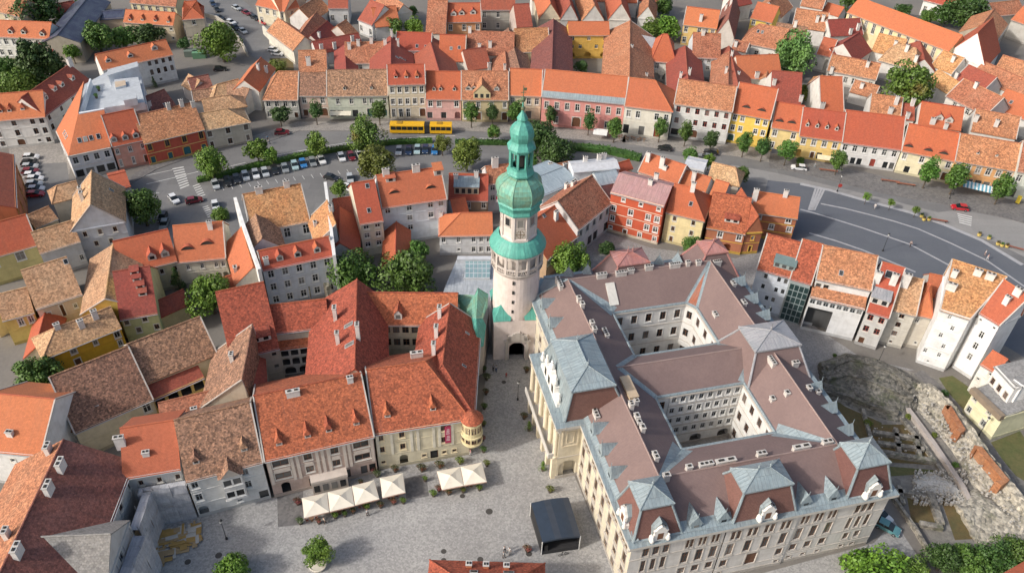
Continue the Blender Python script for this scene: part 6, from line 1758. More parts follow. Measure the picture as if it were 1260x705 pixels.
# details of the square fronts
s1 = HOUSES['s1']; s2 = HOUSES['s2']
def on_front(h_, px0, py0, z0):
    p = P(px0, py0, z0)
    return p
def strip_on(bld, A, B, e, f0, f1, z0, z1, out, mats, name, mi=0):
    a, b = P(*A, e), P(*B, e)
    u = (b - a); L = u.length; u.normalize(); n = u.cross(Z3)
    mb = MB()
    mb.box(V((a.x, a.y, z0)) + u * L * f0 + n * out, u * L * (f1 - f0), -n * (out - .002), Z3 * (z1 - z0), mi)
    return bld.part(name, mb, mats)
PIL = [mat_plaster((.60, .53, .47), .25)]
for f0 in (.008, .212, .262, .445, .495, .55, .70, .745, .962):
    strip_on(s1, (326, 565.5), (459, 535), 10.0, f0, f0 + .03, 3.4, 9.5, .16, PIL, 'pilaster')
for f0, f1 in ((.05, .2), (.335, .415), (.585, .665), (.80, .95)):
    strip_on(s1, (326, 565.5), (459, 535), 10.0, f0, f1, 6.05, 6.95, .14, PIL, 'apron')
strip_on(s1, (326, 565.5), (459, 535), 10.0, .36, .70, .0, 2.9, 1.6, [mat_plaster((.50, .44, .38), .3)], 'shopfront')
for k in range(4):
    strip_on(s1, (326, 565.5), (459, 535), 10.0, .375 + k * .083, .43 + k * .083, .6, 2.3, 1.63, [mat_glass()], 'shop_window')
strip_on(s1, (326, 565.5), (459, 535), 10.0, .355, .705, 2.9, 3.5, 1.7, PIL, 'parapet')
for f0 in (.005, .15, .36, .43, .60, .66, .80):
    strip_on(s2, (461, 532.5), (577, 514), 9.8, f0, f0 + .03, 3.6, 9.2, .13, [mat_plaster((.7, .66, .55), .2)], 'pilaster')
strip_on(d9, (1200, 478), (1236, 512), 6.5, -.02, 1.02, 5.7, 6.9, 1.1, [mat_flat('balcony_brown', (.24, .19, .14), .8)], 'balcony')
# red and white vertical banner
strip_on(s2, (461, 532.5), (577, 514), 9.8, .735, .80, 4.3, 8.7, .2, [mat_flat('banner_red', (.42, .045, .11), .7)], 'banner')
for z0 in (5.0, 6.7):
    for k in range(4):
        strip_on(s2, (461, 532.5), (577, 514), 9.8, .747 + .003 * k, .788 - .004 * (k % 2), z0 + k * .36, z0 + k * .36 + .18, .215, [mat_flat('banner_print', (.62, .5, .52), .7)], 'banner_print')
# round corner bay with two tiers of windows
bc = P(580.5, 514, 9.8); bc.z = 0
bay = MB()
bay.lathe(bc, [(.2, 3.0), (1.7, 3.9), (1.75, 9.7), (1.95, 9.8)], 20)
bay.lathe(bc, [(1.78, 5.9), (1.95, 5.95), (1.95, 6.3), (1.78, 6.35)], 20)
bay.lathe(bc, [(1.78, 4.0), (1.92, 4.05), (1.92, 4.4), (1.78, 4.45)], 20)
by = s2.part('bay', bay, [mat_plaster((.72, .63, .38), .2)])
for z0 in (4.75, 7.3):
    for t in (-150, -112, -75, -38, 0):
        t = math.radians(t)
        d = V((math.cos(t), math.sin(t), 0))
        fm, gm = window_mesh(.85, 1.5, 'brown', None, False, True)
        wo = link('window', fm, by, bc + d * 1.72 + Z3 * z0 - s2.o + d * .14, t + math.pi / 2)
        link('pane', gm, s2.root, bc + d * 1.72 + Z3 * z0 - s2.o + d * .14, t + math.pi / 2)
rb = MB()
rb.lathe(bc, [(2.05, 9.75), (1.3, 10.4), (.5, 11.0), (0, 11.3)], 16)
s2.part('bay_roof', rb, [T_MOTTLED()])
# two-storey bay of the white house
b4 = HOUSES['b4']
a, b = P(229, 591, 9.8), P(322, 567, 9.8)
u = (b - a); L_ = u.length; u.normalize(); n = u.cross(Z3)
o0 = V((a.x, a.y, 3.3)) + u * L_ * .42
bb = MB()
bb.box(o0 + n * .9, u * 3.4, -n * .88, Z3 * 6.0)
bb.box(o0 - Z3 * .3 + n * 1.0 - u * .1, u * 3.6, -n * .98, Z3 * .3)
bay2 = b4.part('bay', bb, [mat_plaster((.68, .67, .65), .2)])
for z0 in (.7, 3.7):
    for k in (0, 1):
        fm, gm = window_mesh(1.25, 1.5, 'grey', 'white', False, True)
        p_ = o0 + u * (.95 + k * 1.5) + n * 1.02 + Z3 * z0
        wo = link('window', fm, b4.root, p_ - b4.o, math.atan2(u.y, u.x))
        link('pane', gm, wo, V((0, -.05, 0)))
br_ = MB()
q = o0 + Z3 * 6.0
br_.face([q + n * 1.2 - u * .3, q + n * 1.2 + u * 3.7, q + u * 3.7 - n * 2.0 + Z3 * 1.6, q - u * .3 - n * 2.0 + Z3 * 1.6], 0, Z3)
br_.face([q + u * .2 + n * 1.2, q + u * 3.2 + n * 1.2, q + u * 1.7 + n * 1.2 + Z3 * 1.9], 1, n)
br_.face([q + u * 3.3 + n * 1.3, q + u * 1.7 + n * 1.3 + Z3 * 2.0, q + u * 1.7 - n * 2.5 + Z3 * 2.0, q + u * 3.3 - n * 1 + Z3 * 0.1], 0, Z3)
br_.face([q + u * .1 + n * 1.3, q + u * 1.7 + n * 1.3 + Z3 * 2.0, q + u * 1.7 - n * 2.5 + Z3 * 2.0, q + u * .1 - n * 1 + Z3 * 0.1], 0, Z3)
b4.part('bay_roof', br_, [T_BROWN(), mat_plaster((.5, .45, .4), .3)])
# stone shopfront terrace and flower boxes in front of the mauve palace
# ------------------------------------------------------------------ trees
LEAF = {
 'green': lambda: mat_leaf('leaf_green', (0.050, 0.119, 0.017), (0.084, 0.170, 0.024)),
 'bright': lambda: mat_leaf('leaf_bright', (0.074, 0.155, 0.013), (0.122, 0.204, 0.022)),
 'dark': lambda: mat_leaf('leaf_dark', (0.029, 0.078, 0.014), (0.052, 0.114, 0.021)),
 'olive': lambda: mat_leaf('leaf_olive', (.095, .13, .018), (.145, .18, .026)),
 'autumn': lambda: mat_leaf('leaf_autumn', (0.065, 0.143, 0.020), (0.108, 0.186, 0.026), (0.184, 0.124, 0.033)),
 'willow': lambda: mat_leaf('leaf_willow', (0.080, 0.165, 0.036), (0.112, 0.202, 0.053)),
 'pink': lambda: mat_leaf('leaf_pink', (.05, .07, .02), (.30, .06, .06), (.40, .12, .13)),
 'white': lambda: mat_leaf('leaf_white', (.05, .09, .02), (.07, .11, .03), (.55, .55, .50)),
 'redfl': lambda: mat_leaf('leaf_redflower', (.05, .08, .02), (.10, .06, .025), (.33, .05, .03)),
}
BARK = mat_plaster((.10, .08, .06), .4, 'bark')
CROWN = {}
def crown_mesh(shape, kind, n=1500, seed=1):
    key = (shape, kind, n, seed)
    if key in CROWN:
        return CROWN[key]
    rnd = random.Random(seed * 77 + len(shape))
    mb = MB()
    lobes = []
    if shape == 'conifer':
        for i in range(26):
            t = i / 25
            a = rnd.uniform(0, 6.28)
            r = (1 - t) * .75
            lobes.append((V((math.cos(a) * r * .7, math.sin(a) * r * .7, -1.6 + 3.3 * t)), .32 * (1 - t) + .16))
    else:
        asp = {'round': (1, 1, .85), 'oval': (.85, .85, 1.3), 'spread': (1.1, 1.1, .7), 'bush': (1, 1, .75), 'column': (.55, .55, 1.5)}[shape]
        k = 22
        for i in range(k):
            z = 1 - 2 * (i + .5) / k
            a = i * 2.39996 + rnd.uniform(-.4, .4)
            r = math.sqrt(max(0, 1 - z * z))
            rad = rnd.uniform(.34, .78)
            d = V((r * math.cos(a) * asp[0], r * math.sin(a) * asp[1], z * asp[2])) * rad
            if shape != 'bush' and z < -.6:
                d *= .8
            lobes.append((d, rnd.uniform(.2, .44)))
        lobes.append((V((0, 0, 0)), .5))
    for i in range(n):
        c, r = lobes[rnd.randrange(len(lobes))]
        d = V((rnd.gauss(0, 1), rnd.gauss(0, 1), rnd.gauss(.25, 1)))
        d.normalize()
        p = c + d * r * rnd.uniform(.72, 1.08)
        nn = (d + V((rnd.gauss(0, .55), rnd.gauss(0, .55), rnd.gauss(.2, .5)))).normalized()
        a = nn.orthogonal().normalized()
        a = Matrix.Rotation(rnd.uniform(0, 6.28), 3, nn) @ a
        b = nn.cross(a)
        s = rnd.uniform(.07, .135) * (1.0 if n < 1400 else .72 if n < 3000 else .5)
        mb.face([p - a * s, p - b * s * .7, p + a * s, p + b * s * .7])
    CROWN[key] = mb.mesh('crown', [LEAF[kind]()])
    return CROWN[key]
TRUNK = {}
def trunk_mesh(seed):
    if seed in TRUNK:
        return TRUNK[seed]
    rnd = random.Random(seed)
    mb = MB()
    mb.tube((0, 0, 0), (rnd.uniform(-.03, .03), rnd.uniform(-.03, .03), .62), .045, .03, 8)
    mb.tube((0, 0, 0), (0, 0, .06), .065, .045, 8)
    for k in range(6):
        a = k * 1.05 + rnd.uniform(-.3, .3)
        z = rnd.uniform(.3, .55)
        mb.tube((0, 0, z), (math.cos(a) * .3, math.sin(a) * .3, z + rnd.uniform(.18, .35)), .018, .006, 5)
    TRUNK[seed] = mb.mesh('trunk', [BARK])
    return TRUNK[seed]
NT = [0]
def tree(label, cx, cy, rpx, kind='green', shape='round', h=None, name='tree', cat='tree', group=None, n=1500, flat=1.0):
    """crown centre and half width in the photo; the trunk stands straight below it"""
    NT[0] += 1
    rpx *= 1.42 if shape == 'oval' else 1.15
    dep = lambda z: (P(cx, cy, z) - CC).dot(CF)
    z = 5.0
    for _ in range(4):
        r = rpx * dep(z) / 1000.0
        asp = {'round': .85, 'oval': 1.35, 'spread': .75, 'bush': .72, 'conifer': 1.7, 'column': 1.5}[shape] * flat
        hh = h or (r * asp * 2 * .92 + {'bush': -.1, 'conifer': .3}.get(shape, 1.6 if r > 1.2 else .5))
        z = hh - r * asp * .95
    p = P(cx, cy, z)
    root = empty(name, (p.x, p.y, 0), label, cat, group, random.uniform(0, 6.28))
    sd = NT[0] % 3 + 1
    c = link('crown', crown_mesh(shape, kind, n, sd), root, (0, 0, z))
    c.scale = (r * random.uniform(.86, 1.14), r * random.uniform(.86, 1.14), r * flat * random.uniform(.92, 1.1))
    t = link('trunk', trunk_mesh(sd), root)
    t.scale = (max(r * 1.3, .9), max(r * 1.3, .9), z / .62 if shape != 'conifer' else z)
    return root
ST = 'street trees along the ring road'
for lb, x, y, r in (('oval street tree before the brown-roofed pinkish house', 388, 136, 8), ('dark oval street tree left of the yellow bus, before the pale green house', 466, 135, 9), ('oval street tree before the gabled yellow house, left one of its two', 580, 138, 9),
                    ('smaller oval street tree before the gabled yellow house, right one of its two', 606, 139, 7), ('oval street tree just left of the tower tip', 635, 136, 9), ('oval street tree just right of the tower tip', 678, 142, 8), ('oval street tree left of the café awning before the pink palace', 725, 149, 8),
                    ('oval street tree right of the café awning before the pink palace', 757, 156, 9), ('oval street tree before the white and beige house', 813, 157, 8.5), ('oval street tree before the left half of the white three-storey house', 845, 162, 8.5), ('oval street tree before the right end of the white three-storey house', 876, 171, 8),
                    ('oval street tree beside the green arched gate of the deep yellow house', 917, 175, 8.5), ('oval street tree between the two yellow houses', 940, 181, 8), ('larger oval street tree before the orange-yellow house', 970, 184, 9.5), ('oval street tree at the left corner of the white house with six windows', 1033, 197, 8.5),
                    ('tall oval street tree before the cream house with green dormers', 1144, 210, 11), ('tall oval street tree left of the blue striped awning', 1178, 217, 11.5), ('tall oval street tree right of the blue striped awning', 1234, 230, 11)):
    tree(lb, x, y, r, 'dark' if r < 8.2 else 'green', 'oval', group=ST, name='street_tree', n=2600)
TREES = (
 ('round dark tree at the street corner left of the ring road row', 344, 141, 12, 'dark', 'round'), ('bright green tree at the left end of the parking hedge', 259, 200, 20, 'bright', 'round'), ('bright loose tree over the parking hedge, left part of the pair', 316, 184, 16, 'bright', 'spread'),
 ('smaller bright tree over the parking hedge, right part of the pair', 334, 190, 10, 'bright', 'round'), ('slim bright tree over the parking hedge beside the white car', 389, 177, 14, 'bright', 'round'), ('tree with reddish autumn leaves left of the yellow bus', 448, 166, 23, 'autumn', 'round'),
 ('round olive tree standing among the parked cars', 461, 199, 24, 'olive', 'round'), ('thin olive tree beside the dark blue parked car', 544, 177, 11, 'olive', 'round'), ('round olive tree left of the tower cupola', 574, 189, 21, 'olive', 'round'), ('small tree with orange leaves on the traffic island', 607, 162, 9, 'autumn', 'round'),
 ('big dark tree right behind the tower cupola', 660, 168, 24, 'dark', 'round'), ('big dark tree at the start of the right hedge', 682, 186, 20, 'dark', 'round'), ('small olive tree between dark trees and tower', 652, 196, 11, 'green', 'round'), ('ragged young tree beside the black car on the ring road', 849, 190, 11, 'green', 'spread'),
 ('dark bush behind the tan-roofed house by the ring road', 913, 214, 12, 'green', 'round'), ('small bush beside the parked cars on the ring road', 873, 197, 9, 'bright', 'round'),
 ('large dark tree beside the parked black cars in the old town', 174, 253, 25, 'green', 'round'), ('big bright chestnut tree by the curved parking street', 271, 51, 24, 'bright', 'round'), ('bright tree before the long cream house with dormers', 119, 44, 22, 'green', 'round'),
 ('darker tree right of the bright tree, before the cream house', 152, 46, 14, 'green', 'round'), ('low spreading tree below the long cream house', 180, 42, 17, 'dark', 'spread'), ('big dark feathery tree at the left edge', 42, 76, 30, 'dark', 'round'), ('dark tree right below the big feathery one', 68, 82, 14, 'dark', 'round'),
 ('bright shrub below the dark feathery tree', 20, 103, 22, 'bright', 'spread'), ('dark shrub on the lawn at the left edge', 38, 96, 16, 'dark', 'spread'), ('dark round tree in the top left corner', 45, 12, 26, 'dark', 'round'), ('small bright shrub below the navy roof', 88, 64, 11, 'bright', 'round'), ('dark bush at the top edge beside the navy roof', 105, 4, 12, 'dark', 'round'),
 ('light green willow among the houses at the upper right', 978, 67, 26, 'willow', 'round'), ('big round tree with yellowing leaves at the right', 1119, 106, 32, 'autumn', 'round'), ('dark tree behind the convent roof, right one', 1192, 14, 24, 'dark', 'round'), ('dark tree behind the convent roof, left one', 1164, 16, 14, 'dark', 'round'),
 ('bright tree between yellow house and grey metal roof', 822, 34, 15, 'bright', 'round'), ('dense tree at the top edge left of the yellow house', 817, 8, 13, 'green', 'round'), ('low bright tree behind the hip-roofed orange house', 802, 36, 13, 'bright', 'spread'), ('low tree left of the grey metal roof', 790, 42, 8, 'green', 'round'),
 ('young trees in the garden by the grey barn, left one', 484, 32, 12, 'green', 'spread'), ('young garden tree right of the grey barn', 508, 32, 11, 'bright', 'spread'), ('dark climbing tree in the ochre yard', 716, 82, 9, 'dark', 'round'), ('yellow-green bush beside the small yellow house', 992, 114, 11, 'olive', 'round'),
 ('shrub on the bank above the brown-roofed corner house', 340, 82, 11, 'olive', 'bush'), ('dark shrub behind the tower tip near the white gable', 508, 14, 7, 'dark', 'round'), ('small tree on the hillside near the convent hedge', 1035, 16, 9, 'green', 'bush'),
 ('dark green tree before the cream narrow house, left of the garden house', 434, 336, 28, 'green', 'round'), ('broad dark tree between garden house and annex', 503, 337, 33, 'green', 'round'), ('tree behind the broad one, close to the white wall', 513, 308, 16, 'green', 'round'), ('rusty green bush at the garden house roof', 480, 322, 12, 'olive', 'round'),
 ('dense round light green tree right of the tower shaft', 701, 320, 25, 'bright', 'spread'), ('dark bush at the foot of the town hall north roof', 748, 306, 10, 'dark', 'bush'), ('bush at the corner of the pale yellow house', 851, 301, 11, 'green', 'round'), ('bright tree in the garden left of the dark red palace wing', 257, 361, 27, 'bright', 'round'),
 ('round dense tree below the ochre yellow house', 42, 463, 29, 'green', 'round'), ('small bright tree before the grey-white palace wall', 330, 359, 6, 'green', 'round'), ('small tree beside the car park yard wall', 417, 232, 10, 'bright', 'round'), ('bright bush behind the orange roof beside the white pick-up', 272, 264, 10, 'bright', 'bush'),
 ('shrub beside the small tan gable by the ring road', 985, 198, 6, 'green', 'bush'), ('garden tree behind the grey gabled barn', 470, 20, 8, 'green', 'round'), ('dark trees behind the convent roof, near its chimneys', 1112, 12, 9, 'dark', 'spread'), ('low bushes along the convent roof', 1142, 20, 9, 'green', 'spread'), ('tree at the top edge left of the convent roof', 1046, 0, 10, 'green', 'round'), ('small bush in the yard right of the tan hipped house', 1140, 84, 6, 'green', 'round'), ('ivy tree in the alley between maroon roof and white arches', 826, 88, 5, 'dark', 'round'),
 ('tree on the lawn edge at the left border', 6, 84, 15, 'green', 'round'), ('small tree beside the dark navy roof', 138, 24, 8, 'green', 'round'), ('dark tree between tower-like house and chestnut', 226, 54, 8, 'dark', 'round'))
for lb, x, y, r, kd, sh in TREES:
    if r > 1:
        tree(lb, x, y, r, kd, sh, n=5000 if r > 18 else 2400)
tree('dark narrow conifer before the cream house with two peaked dormers', 217, 343, 9, 'dark', 'conifer', name='conifer_tree')
tree('thin dark conifer at the white wall of the barracks-like house', 189, 101, 3.5, 'dark', 'conifer', name='conifer_tree')
for lb, x, y in (('left one of three clipped ball trees on the plaza edge', 1067, 242), ('middle one of three clipped ball trees on the plaza edge', 1097, 249), ('right one of three clipped ball trees on the plaza edge', 1128, 258)):
    tree(lb, x, y, 5, 'bright', 'round', h=3.4, group='clipped ball trees', name='ball_tree', n=700)
tree('leafy young tree in a round white tub on the square', 391, 678, 18, 'bright', 'round', h=5.2, n=5000)
tree('bright bushy tree cut by the bottom edge of the square', 287, 700, 23, 'bright', 'round', h=5, n=5000)
tree('bright bush cut by the bottom edge right of the town hall', 1075, 706, 40, 'bright', 'spread', h=5, n=5000)
tree('bright bush beside it with red leaves', 1122, 702, 22, 'autumn', 'spread', h=4, n=5000)
for k, (lb, x, y, r) in enumerate((('dark yew at the bottom right, first from the pavement', 1162, 686, 22), ('dark yew at the bottom right, second from the pavement', 1190, 690, 26), ('dark yew at the bottom right, third from the pavement', 1222, 688, 26), ('dark yew at the bottom right, by the right edge', 1252, 680, 22))):
    tree(lb, x, y, r, 'green' if k % 2 else 'dark', 'round', h=6, name='yew_tree', n=5000)

# hedges
def hedge(label, pts, w=1.6, h=1.3):
    q = [P(x, y, 0) for x, y in pts]
    mb = MB()
    rnd = random.Random(len(label))
    for a, b in zip(q, q[1:]):
        L = (b - a).length
        u = (b - a) / L
        n = Z3.cross(u)
        mb.box(a - n * w * .4, u * L, n * w * .8, Z3 * h * .85, 0)
        for i in range(int(L * 26)):
            s = rnd.uniform(.14, .26)
            t = rnd.choice((0, 0, 1, 2))
            p = a + u * rnd.uniform(0, L)
            p += (n * rnd.uniform(-w / 2, w / 2) + Z3 * (h * rnd.uniform(.85, 1.05))) if t == 0 else (n * (w * .5 if t == 1 else -w * .5) * rnd.uniform(.85, 1.05) + Z3 * rnd.uniform(.1, h))
            d = V((rnd.gauss(0, 1), rnd.gauss(0, 1), rnd.gauss(.6, 1))).normalized()
            e = d.orthogonal().normalized()
            g = d.cross(e)
            mb.face([p - e * s, p - g * s, p + e * s, p + g * s], 0)
    tag(link('hedge', mb.mesh('hedge', [LEAF['dark']() if 'dark' in label else LEAF['green']()])), label, 'hedge', 'hedges along the ring road')
hedge('long clipped hedge behind the left row of parked cars', [(243, 224), (275, 217), (313, 206), (342, 200.5), (372, 193), (396, 190)])
hedge('clipped hedge between the slim bright tree and the yellow bus', [(396, 189), (428, 184), (478, 178)])
hedge('short clipped hedge behind the blue parked cars', [(478, 177.5), (532, 175.5)])
hedge('clipped dark hedge between the traffic island and the tower cupola', [(560, 177), (593, 177.5), (630, 178)])
hedge('wide dark hedge along the ring road right of the tower', [(690, 183), (715, 184), (750, 188), (788, 197)], 3.0, 1.6)

# ------------------------------------------------------------------ vehicles
def car_meshes():
    W, L, = .86, 2.12
    prof = [(-L, .32), (-L + .02, .72), (-L + .18, .88), (-1.25, .96), (.55, .96), (1.55, .84), (L - .05, .66), (L, .32)]
    body = MB()
    for (x0, z0), (x1, z1) in zip(prof, prof[1:]):
        body.face([(x0, -W, z0), (x1, -W, z1), (x1, W, z1), (x0, W, z0)], 0, Z3 if z0 > .6 or z1 > .8 else None)
    for s in (-1, 1):
        body.face([(x, s * W, z) for x, z in prof], 0, V((0, s, 0)))
    body.face([(-L, -W, .32), (-L, W, .32), (L, W, .32), (L, -W, .32)], 0)
    cab = [(-1.95, .92), (-1.45, 1.40), (.05, 1.43), (1.0, .92)]
    g = MB()
    r = MB()
    wi = .68
    for (x0, z0), (x1, z1) in zip(cab, cab[1:]):
        w0, w1 = (W - .04 if z0 < 1 else wi), (W - .04 if z1 < 1 else wi)
        (r if z0 > 1.3 and z1 > 1.3 else g).face([(x0, -w0, z0), (x1, -w1, z1), (x1, w1, z1), (x0, w0, z0)], 0, Z3)
    for s in (-1, 1):
        g.face([(x, s * (W - .04 if z < 1 else wi), z) for x, z in cab], 0, V((0, s, .3)))
        for x in (-.55, .45):
            pass
    r.box((-1.5, -wi - .02, 1.40), (1.6, 0, 0), (0, 2 * wi + .04, 0), (0, 0, .05))
    for s in (-1, 1):
        r.box((-.62, s * .775 - .02, .95), (.1, 0, 0), (0, .04, 0), (-.03, -s * .09, .46))
    wh = MB()
    for s in (0,):
        wh.tube((0, -.11, 0), (0, .11, 0), .32, None, 12, 0)
        wh.tube((0, -.12, 0), (0, .12, 0), .18, None, 8, 1)
    lt = MB().box((-.03, -.17, -.07), (.06, 0, 0), (0, .34, 0), (0, 0, .14))
    return body, g, r, wh, lt
_cb = car_meshes()
CARC = {'white': (.70, .71, .72), 'silver': (.42, .45, .47), 'grey': (.22, .24, .25), 'black': (.02, .021, .024), 'red': (.45, .02, .03), 'dark red': (.17, .018, .03), 'blue': (.03, .17, .42), 'navy': (.02, .04, .09), 'teal': (.10, .25, .27), 'pale teal': (.33, .46, .48)}
def paint(c):
    k = 'car_paint_' + c.replace(' ', '_')
    if k not in MATS:
        m, n, b = new_mat(k)
        b.inputs['Base Color'].default_value = (*CARC[c], 1)
        b.inputs['Roughness'].default_value = .3
        b.inputs['Coat Weight'].default_value = .5
        MATS[k] = m
    return MATS[k]
TYRE, RIM = mat_flat('tyre', (.02, .02, .02), .9), mat_flat('rim', (.35, .35, .36), .4, .5)
CG = mat_flat('car_glass', (.015, .02, .022), .08)
ME_G, ME_W = _cb[1].mesh('car_window', [CG]), _cb[3].mesh('wheel', [TYRE, RIM])
ME_H, ME_T = _cb[4].mesh('headlight', [mat_flat('lamp_clear', (.6, .6, .58), .2)]), _cb[4].mesh('tail_light', [mat_flat('lamp_red', (.3, .01, .01), .3)])
CARM = {}
def car(label, x, y, ang, col, group, h=1.0, ln=1.0, bed=False):
    if col not in CARM:
        CARM[col] = (_cb[0].mesh('body', [paint(col)]), _cb[2].mesh('car_roof', [paint(col)]))
    p = P(x, y, .6)
    root = empty('parked_car' if group else 'car', (p.x, p.y, .02), label, 'car', group, ang)
    link('body', CARM[col][0], root)
    link('windows_glass', ME_G, root) if False else link('windscreen', ME_G, root)
    if not bed:
        link('car_roof', CARM[col][1], root)
    else:
        link('car_roof', CARM['black'][1] if 'black' in CARM else CARM[col][1], root)
    for sx in (-1.32, 1.32):
        for sy in (-.78, .78):
            link('wheel', ME_W, root, (sx, sy, .32))
    for sy in (-.6, .6):
        link('headlight', ME_H, root, (2.07, sy, .62))
        link('tail_light', ME_T, root, (-2.10, sy, .74))
    root.scale = (ln, 1, h)
    return root
PKH, PKL, PKS, PKD = 'cars parked along the hedge', 'cars parked in the yard at the left edge', 'cars parked on the street at the top left', 'cars in the car park'
ha = math.atan2((P(428, 184) - P(313, 205)).y, (P(428, 184) - P(313, 205)).x) - math.pi / 2
for x, y, c, lb in ((265, 227, 'silver', 'silver car first from the left in the hedge row'), (280, 223.5, 'black', 'black car second in the hedge row, under the bright tree'), (291, 220.5, 'black', 'black car third in the hedge row, right of another black one'), (302, 217, 'silver', 'silver car right of the two black ones in the hedge row'),
                   (314.5, 214.5, 'white', 'white estate car fifth in the hedge row'), (326, 212.3, 'silver', 'silver car sixth in the hedge row, left of a dark one'), (338, 209, 'black', 'dark car between silver and grey ones in the hedge row'), (350.5, 207, 'grey', 'grey car left of the pale teal one in the hedge row'),
                   (362.5, 203.8, 'pale teal', 'pale teal car beside the bright blue one'), (372.6, 201, 'blue', 'bright blue car in the hedge row'), (384.5, 199.6, 'grey', 'grey car right of the bright blue one'), (395.5, 197, 'white', 'white car at the slim bright tree'), (420, 193.5, 'white', 'white car left of the dark red one by the hedge'),
                   (432, 192.3, 'dark red', 'dark red car parked by the hedge'), (443, 190.5, 'white', 'white car half hidden by the olive tree')):
    car(lb, x, y, ha + random.uniform(-.05, .05), c, PKH, random.uniform(.97, 1.12))
for x, y, c, lb in ((491, 185.5, 'silver', 'silver car first right of the olive tree'), (503, 185.5, 'navy', 'blue car second right of the olive tree'), (513.5, 184.5, 'pale teal', 'pale teal car between two blue cars'), (523.5, 184, 'navy', 'navy car left of the thin olive tree'), (535, 184.8, 'blue', 'dark blue car at the thin olive tree')):
    car(lb, x, y, math.radians(-88), c, PKH, random.uniform(1, 1.1))
for x, y, c, a, lb in ((430.5, 219.5, 'silver', -75, 'silver car by the yard wall below the olive tree'), (428, 231, 'white', -30, 'white car partly behind the dark red low roof'), (408, 218.5, 'black', -20, 'black car behind the grey-white palace chimneys'), (265, 253, 'white', -65, 'white pick-up with dark bed beside the hatched marking'),
                      (200, 267, 'black', -82, 'black car beside the large dark tree, farther one'), (202, 276, 'grey', -82, 'grey car beside the large dark tree, nearer one')):
    car(lb, x, y, math.radians(a), c, PKD)
for x, y, c, lb in ((38, 193.5, 'white', 'white car farthest in the yard row at the left edge'), (36, 200, 'black', 'black car second from the far end of the yard row'), (36.5, 205, 'silver', 'silver car behind the dark red one in the yard row'), (37, 210.5, 'dark red', 'dark red car in the middle of the yard row'), (39, 215.5, 'white', 'white car next below the dark red one in the yard row'),
                   (43, 220, 'white', 'white car standing out to the right of the yard row'), (42, 226.5, 'silver', 'silver car third from the near end of the yard row'), (44, 232.5, 'white', 'white car beside the red one at the near end'), (43.5, 239, 'red', 'red car nearest in the yard row at the left edge')):
    car(lb, x, y, math.radians(12), c, PKL, random.uniform(.98, 1.1))
for x, y, c, a, lb in ((291, 10, 'silver', -42, 'silver car parked before the orange street house, first of four'), (303, 16, 'dark red', -42, 'dark red car second of the four by the street house'), (313.5, 22, 'black', -42, 'black car third of the four by the street house'), (324, 27.5, 'red', -42, 'bright red car last of the four by the street house'),
                      (270, 22, 'black', -20, 'black car near the tower-like house'), (284, 27.5, 'white', -30, 'white car along the curved wall'), (290, 34, 'black', -50, 'black car below the white one on the curved wall'), (299, 38.5, 'silver', -50, 'silver car lowest along the curved wall'), (267, 12, 'black', -60, 'black car at the street mouth at the top'),
                      (262, 5, 'navy', -60, 'navy car at the top edge of the curved street'), (337, 61.5, 'white', -12, 'white car on the cobbled bay, farther of two'), (341.5, 66, 'white', -12, 'white car on the cobbled bay, nearer of two'), (271, 85, 'black', 10, 'black car in the yard below the chestnut tree')):
    car(lb, x, y, math.radians(a), c, PKS)
for x, y, c, a, lb in ((214, 245, 'white', -50, 'white estate car turning in the car park'), (239, 246.5, 'dark red', 25, 'dark red car driving by the hatched marking'), (983, 206.5, 'white', 172, 'white estate car driving on the ring road'), (1181, 255.5, 'red', 170, 'bright red car at the plaza crossing'), (818, 182.5, 'black', 170, 'black car behind the white chimneys on the ring road'),
                      (868, 193, 'grey', 160, 'grey car beside the ragged young tree'), (875, 187, 'black', 160, 'dark car beneath the oval street trees'), (1092, 648, 'teal', -35, 'teal car at the east corner of the town hall'), (1083, 633, 'white', -50, 'white van nose behind the town hall corner'), (347, 163, 'dark red', 10, 'pinkish red car under the dark corner tree')):
    car(lb, x, y, math.radians(a), c, None, 1.05)

# articulated bus
YEL = mat_flat('bus_yellow', (.72, .40, .012), .35, 0, .05)
BA, BB_ = P(480.5, 162.5, 0), P(555.5, 163.5, 0)
bu = (BB_ - BA).normalized()
ba_ = math.atan2(bu.y, bu.x)
bus = empty('bus', BA, 'long yellow articulated bus with black bellows on the ring road', 'bus', None, ba_)
def bus_box(name, x0, x1):
    mb = MB()
    W = 1.27
    pr = [(-W, .38), (W, .38), (W, 2.7), (W - .2, 3.02), (-W + .2, 3.02), (-W, 2.7)]
    a = [V((x0, y, z)) for y, z in pr]
    b = [V((x1, y, z)) for y, z in pr]
    for i in range(6):
        j = (i + 1) % 6
        mb.face([a[i], a[j], b[j], b[i]], 0)
    mb.face(a, 0, V((-1, 0, 0))); mb.face(b, 0, V((1, 0, 0)))
    sec = link(name, mb.mesh(name, [YEL]), bus)
    for sy in (-1, 1):
        n = int((x1 - x0) / 1.5)
        for i in range(n):
            g = MB()
            w_ = (x1 - x0 - .5) / n
            g.box((x0 + .25 + i * w_ + .06, sy * W + (0 if sy > 0 else -.02), 1.35), (w_ - .12, 0, 0), (0, .02, 0), (0, 0, 1.1))
            link('window', g.mesh('window', [CG]), sec)
    g = MB().box((x1 if x1 > 12 else x0 - .02, -1.05, 1.2), (.02, 0, 0), (0, 2.1, 0), (0, 0, 1.35))
    link('windscreen', g.mesh('windscreen', [CG]), sec)
    hb = MB().box((x0 + 2, -.7, 3.02), (1.6, 0, 0), (0, 1.4, 0), (0, 0, .16))
    link('roof_hatch', hb.mesh('roof_hatch', [mat_flat('bus_hatch', (.35, .2, .02), .6)]), sec)
bus_box('front_section', 0, 10.0)
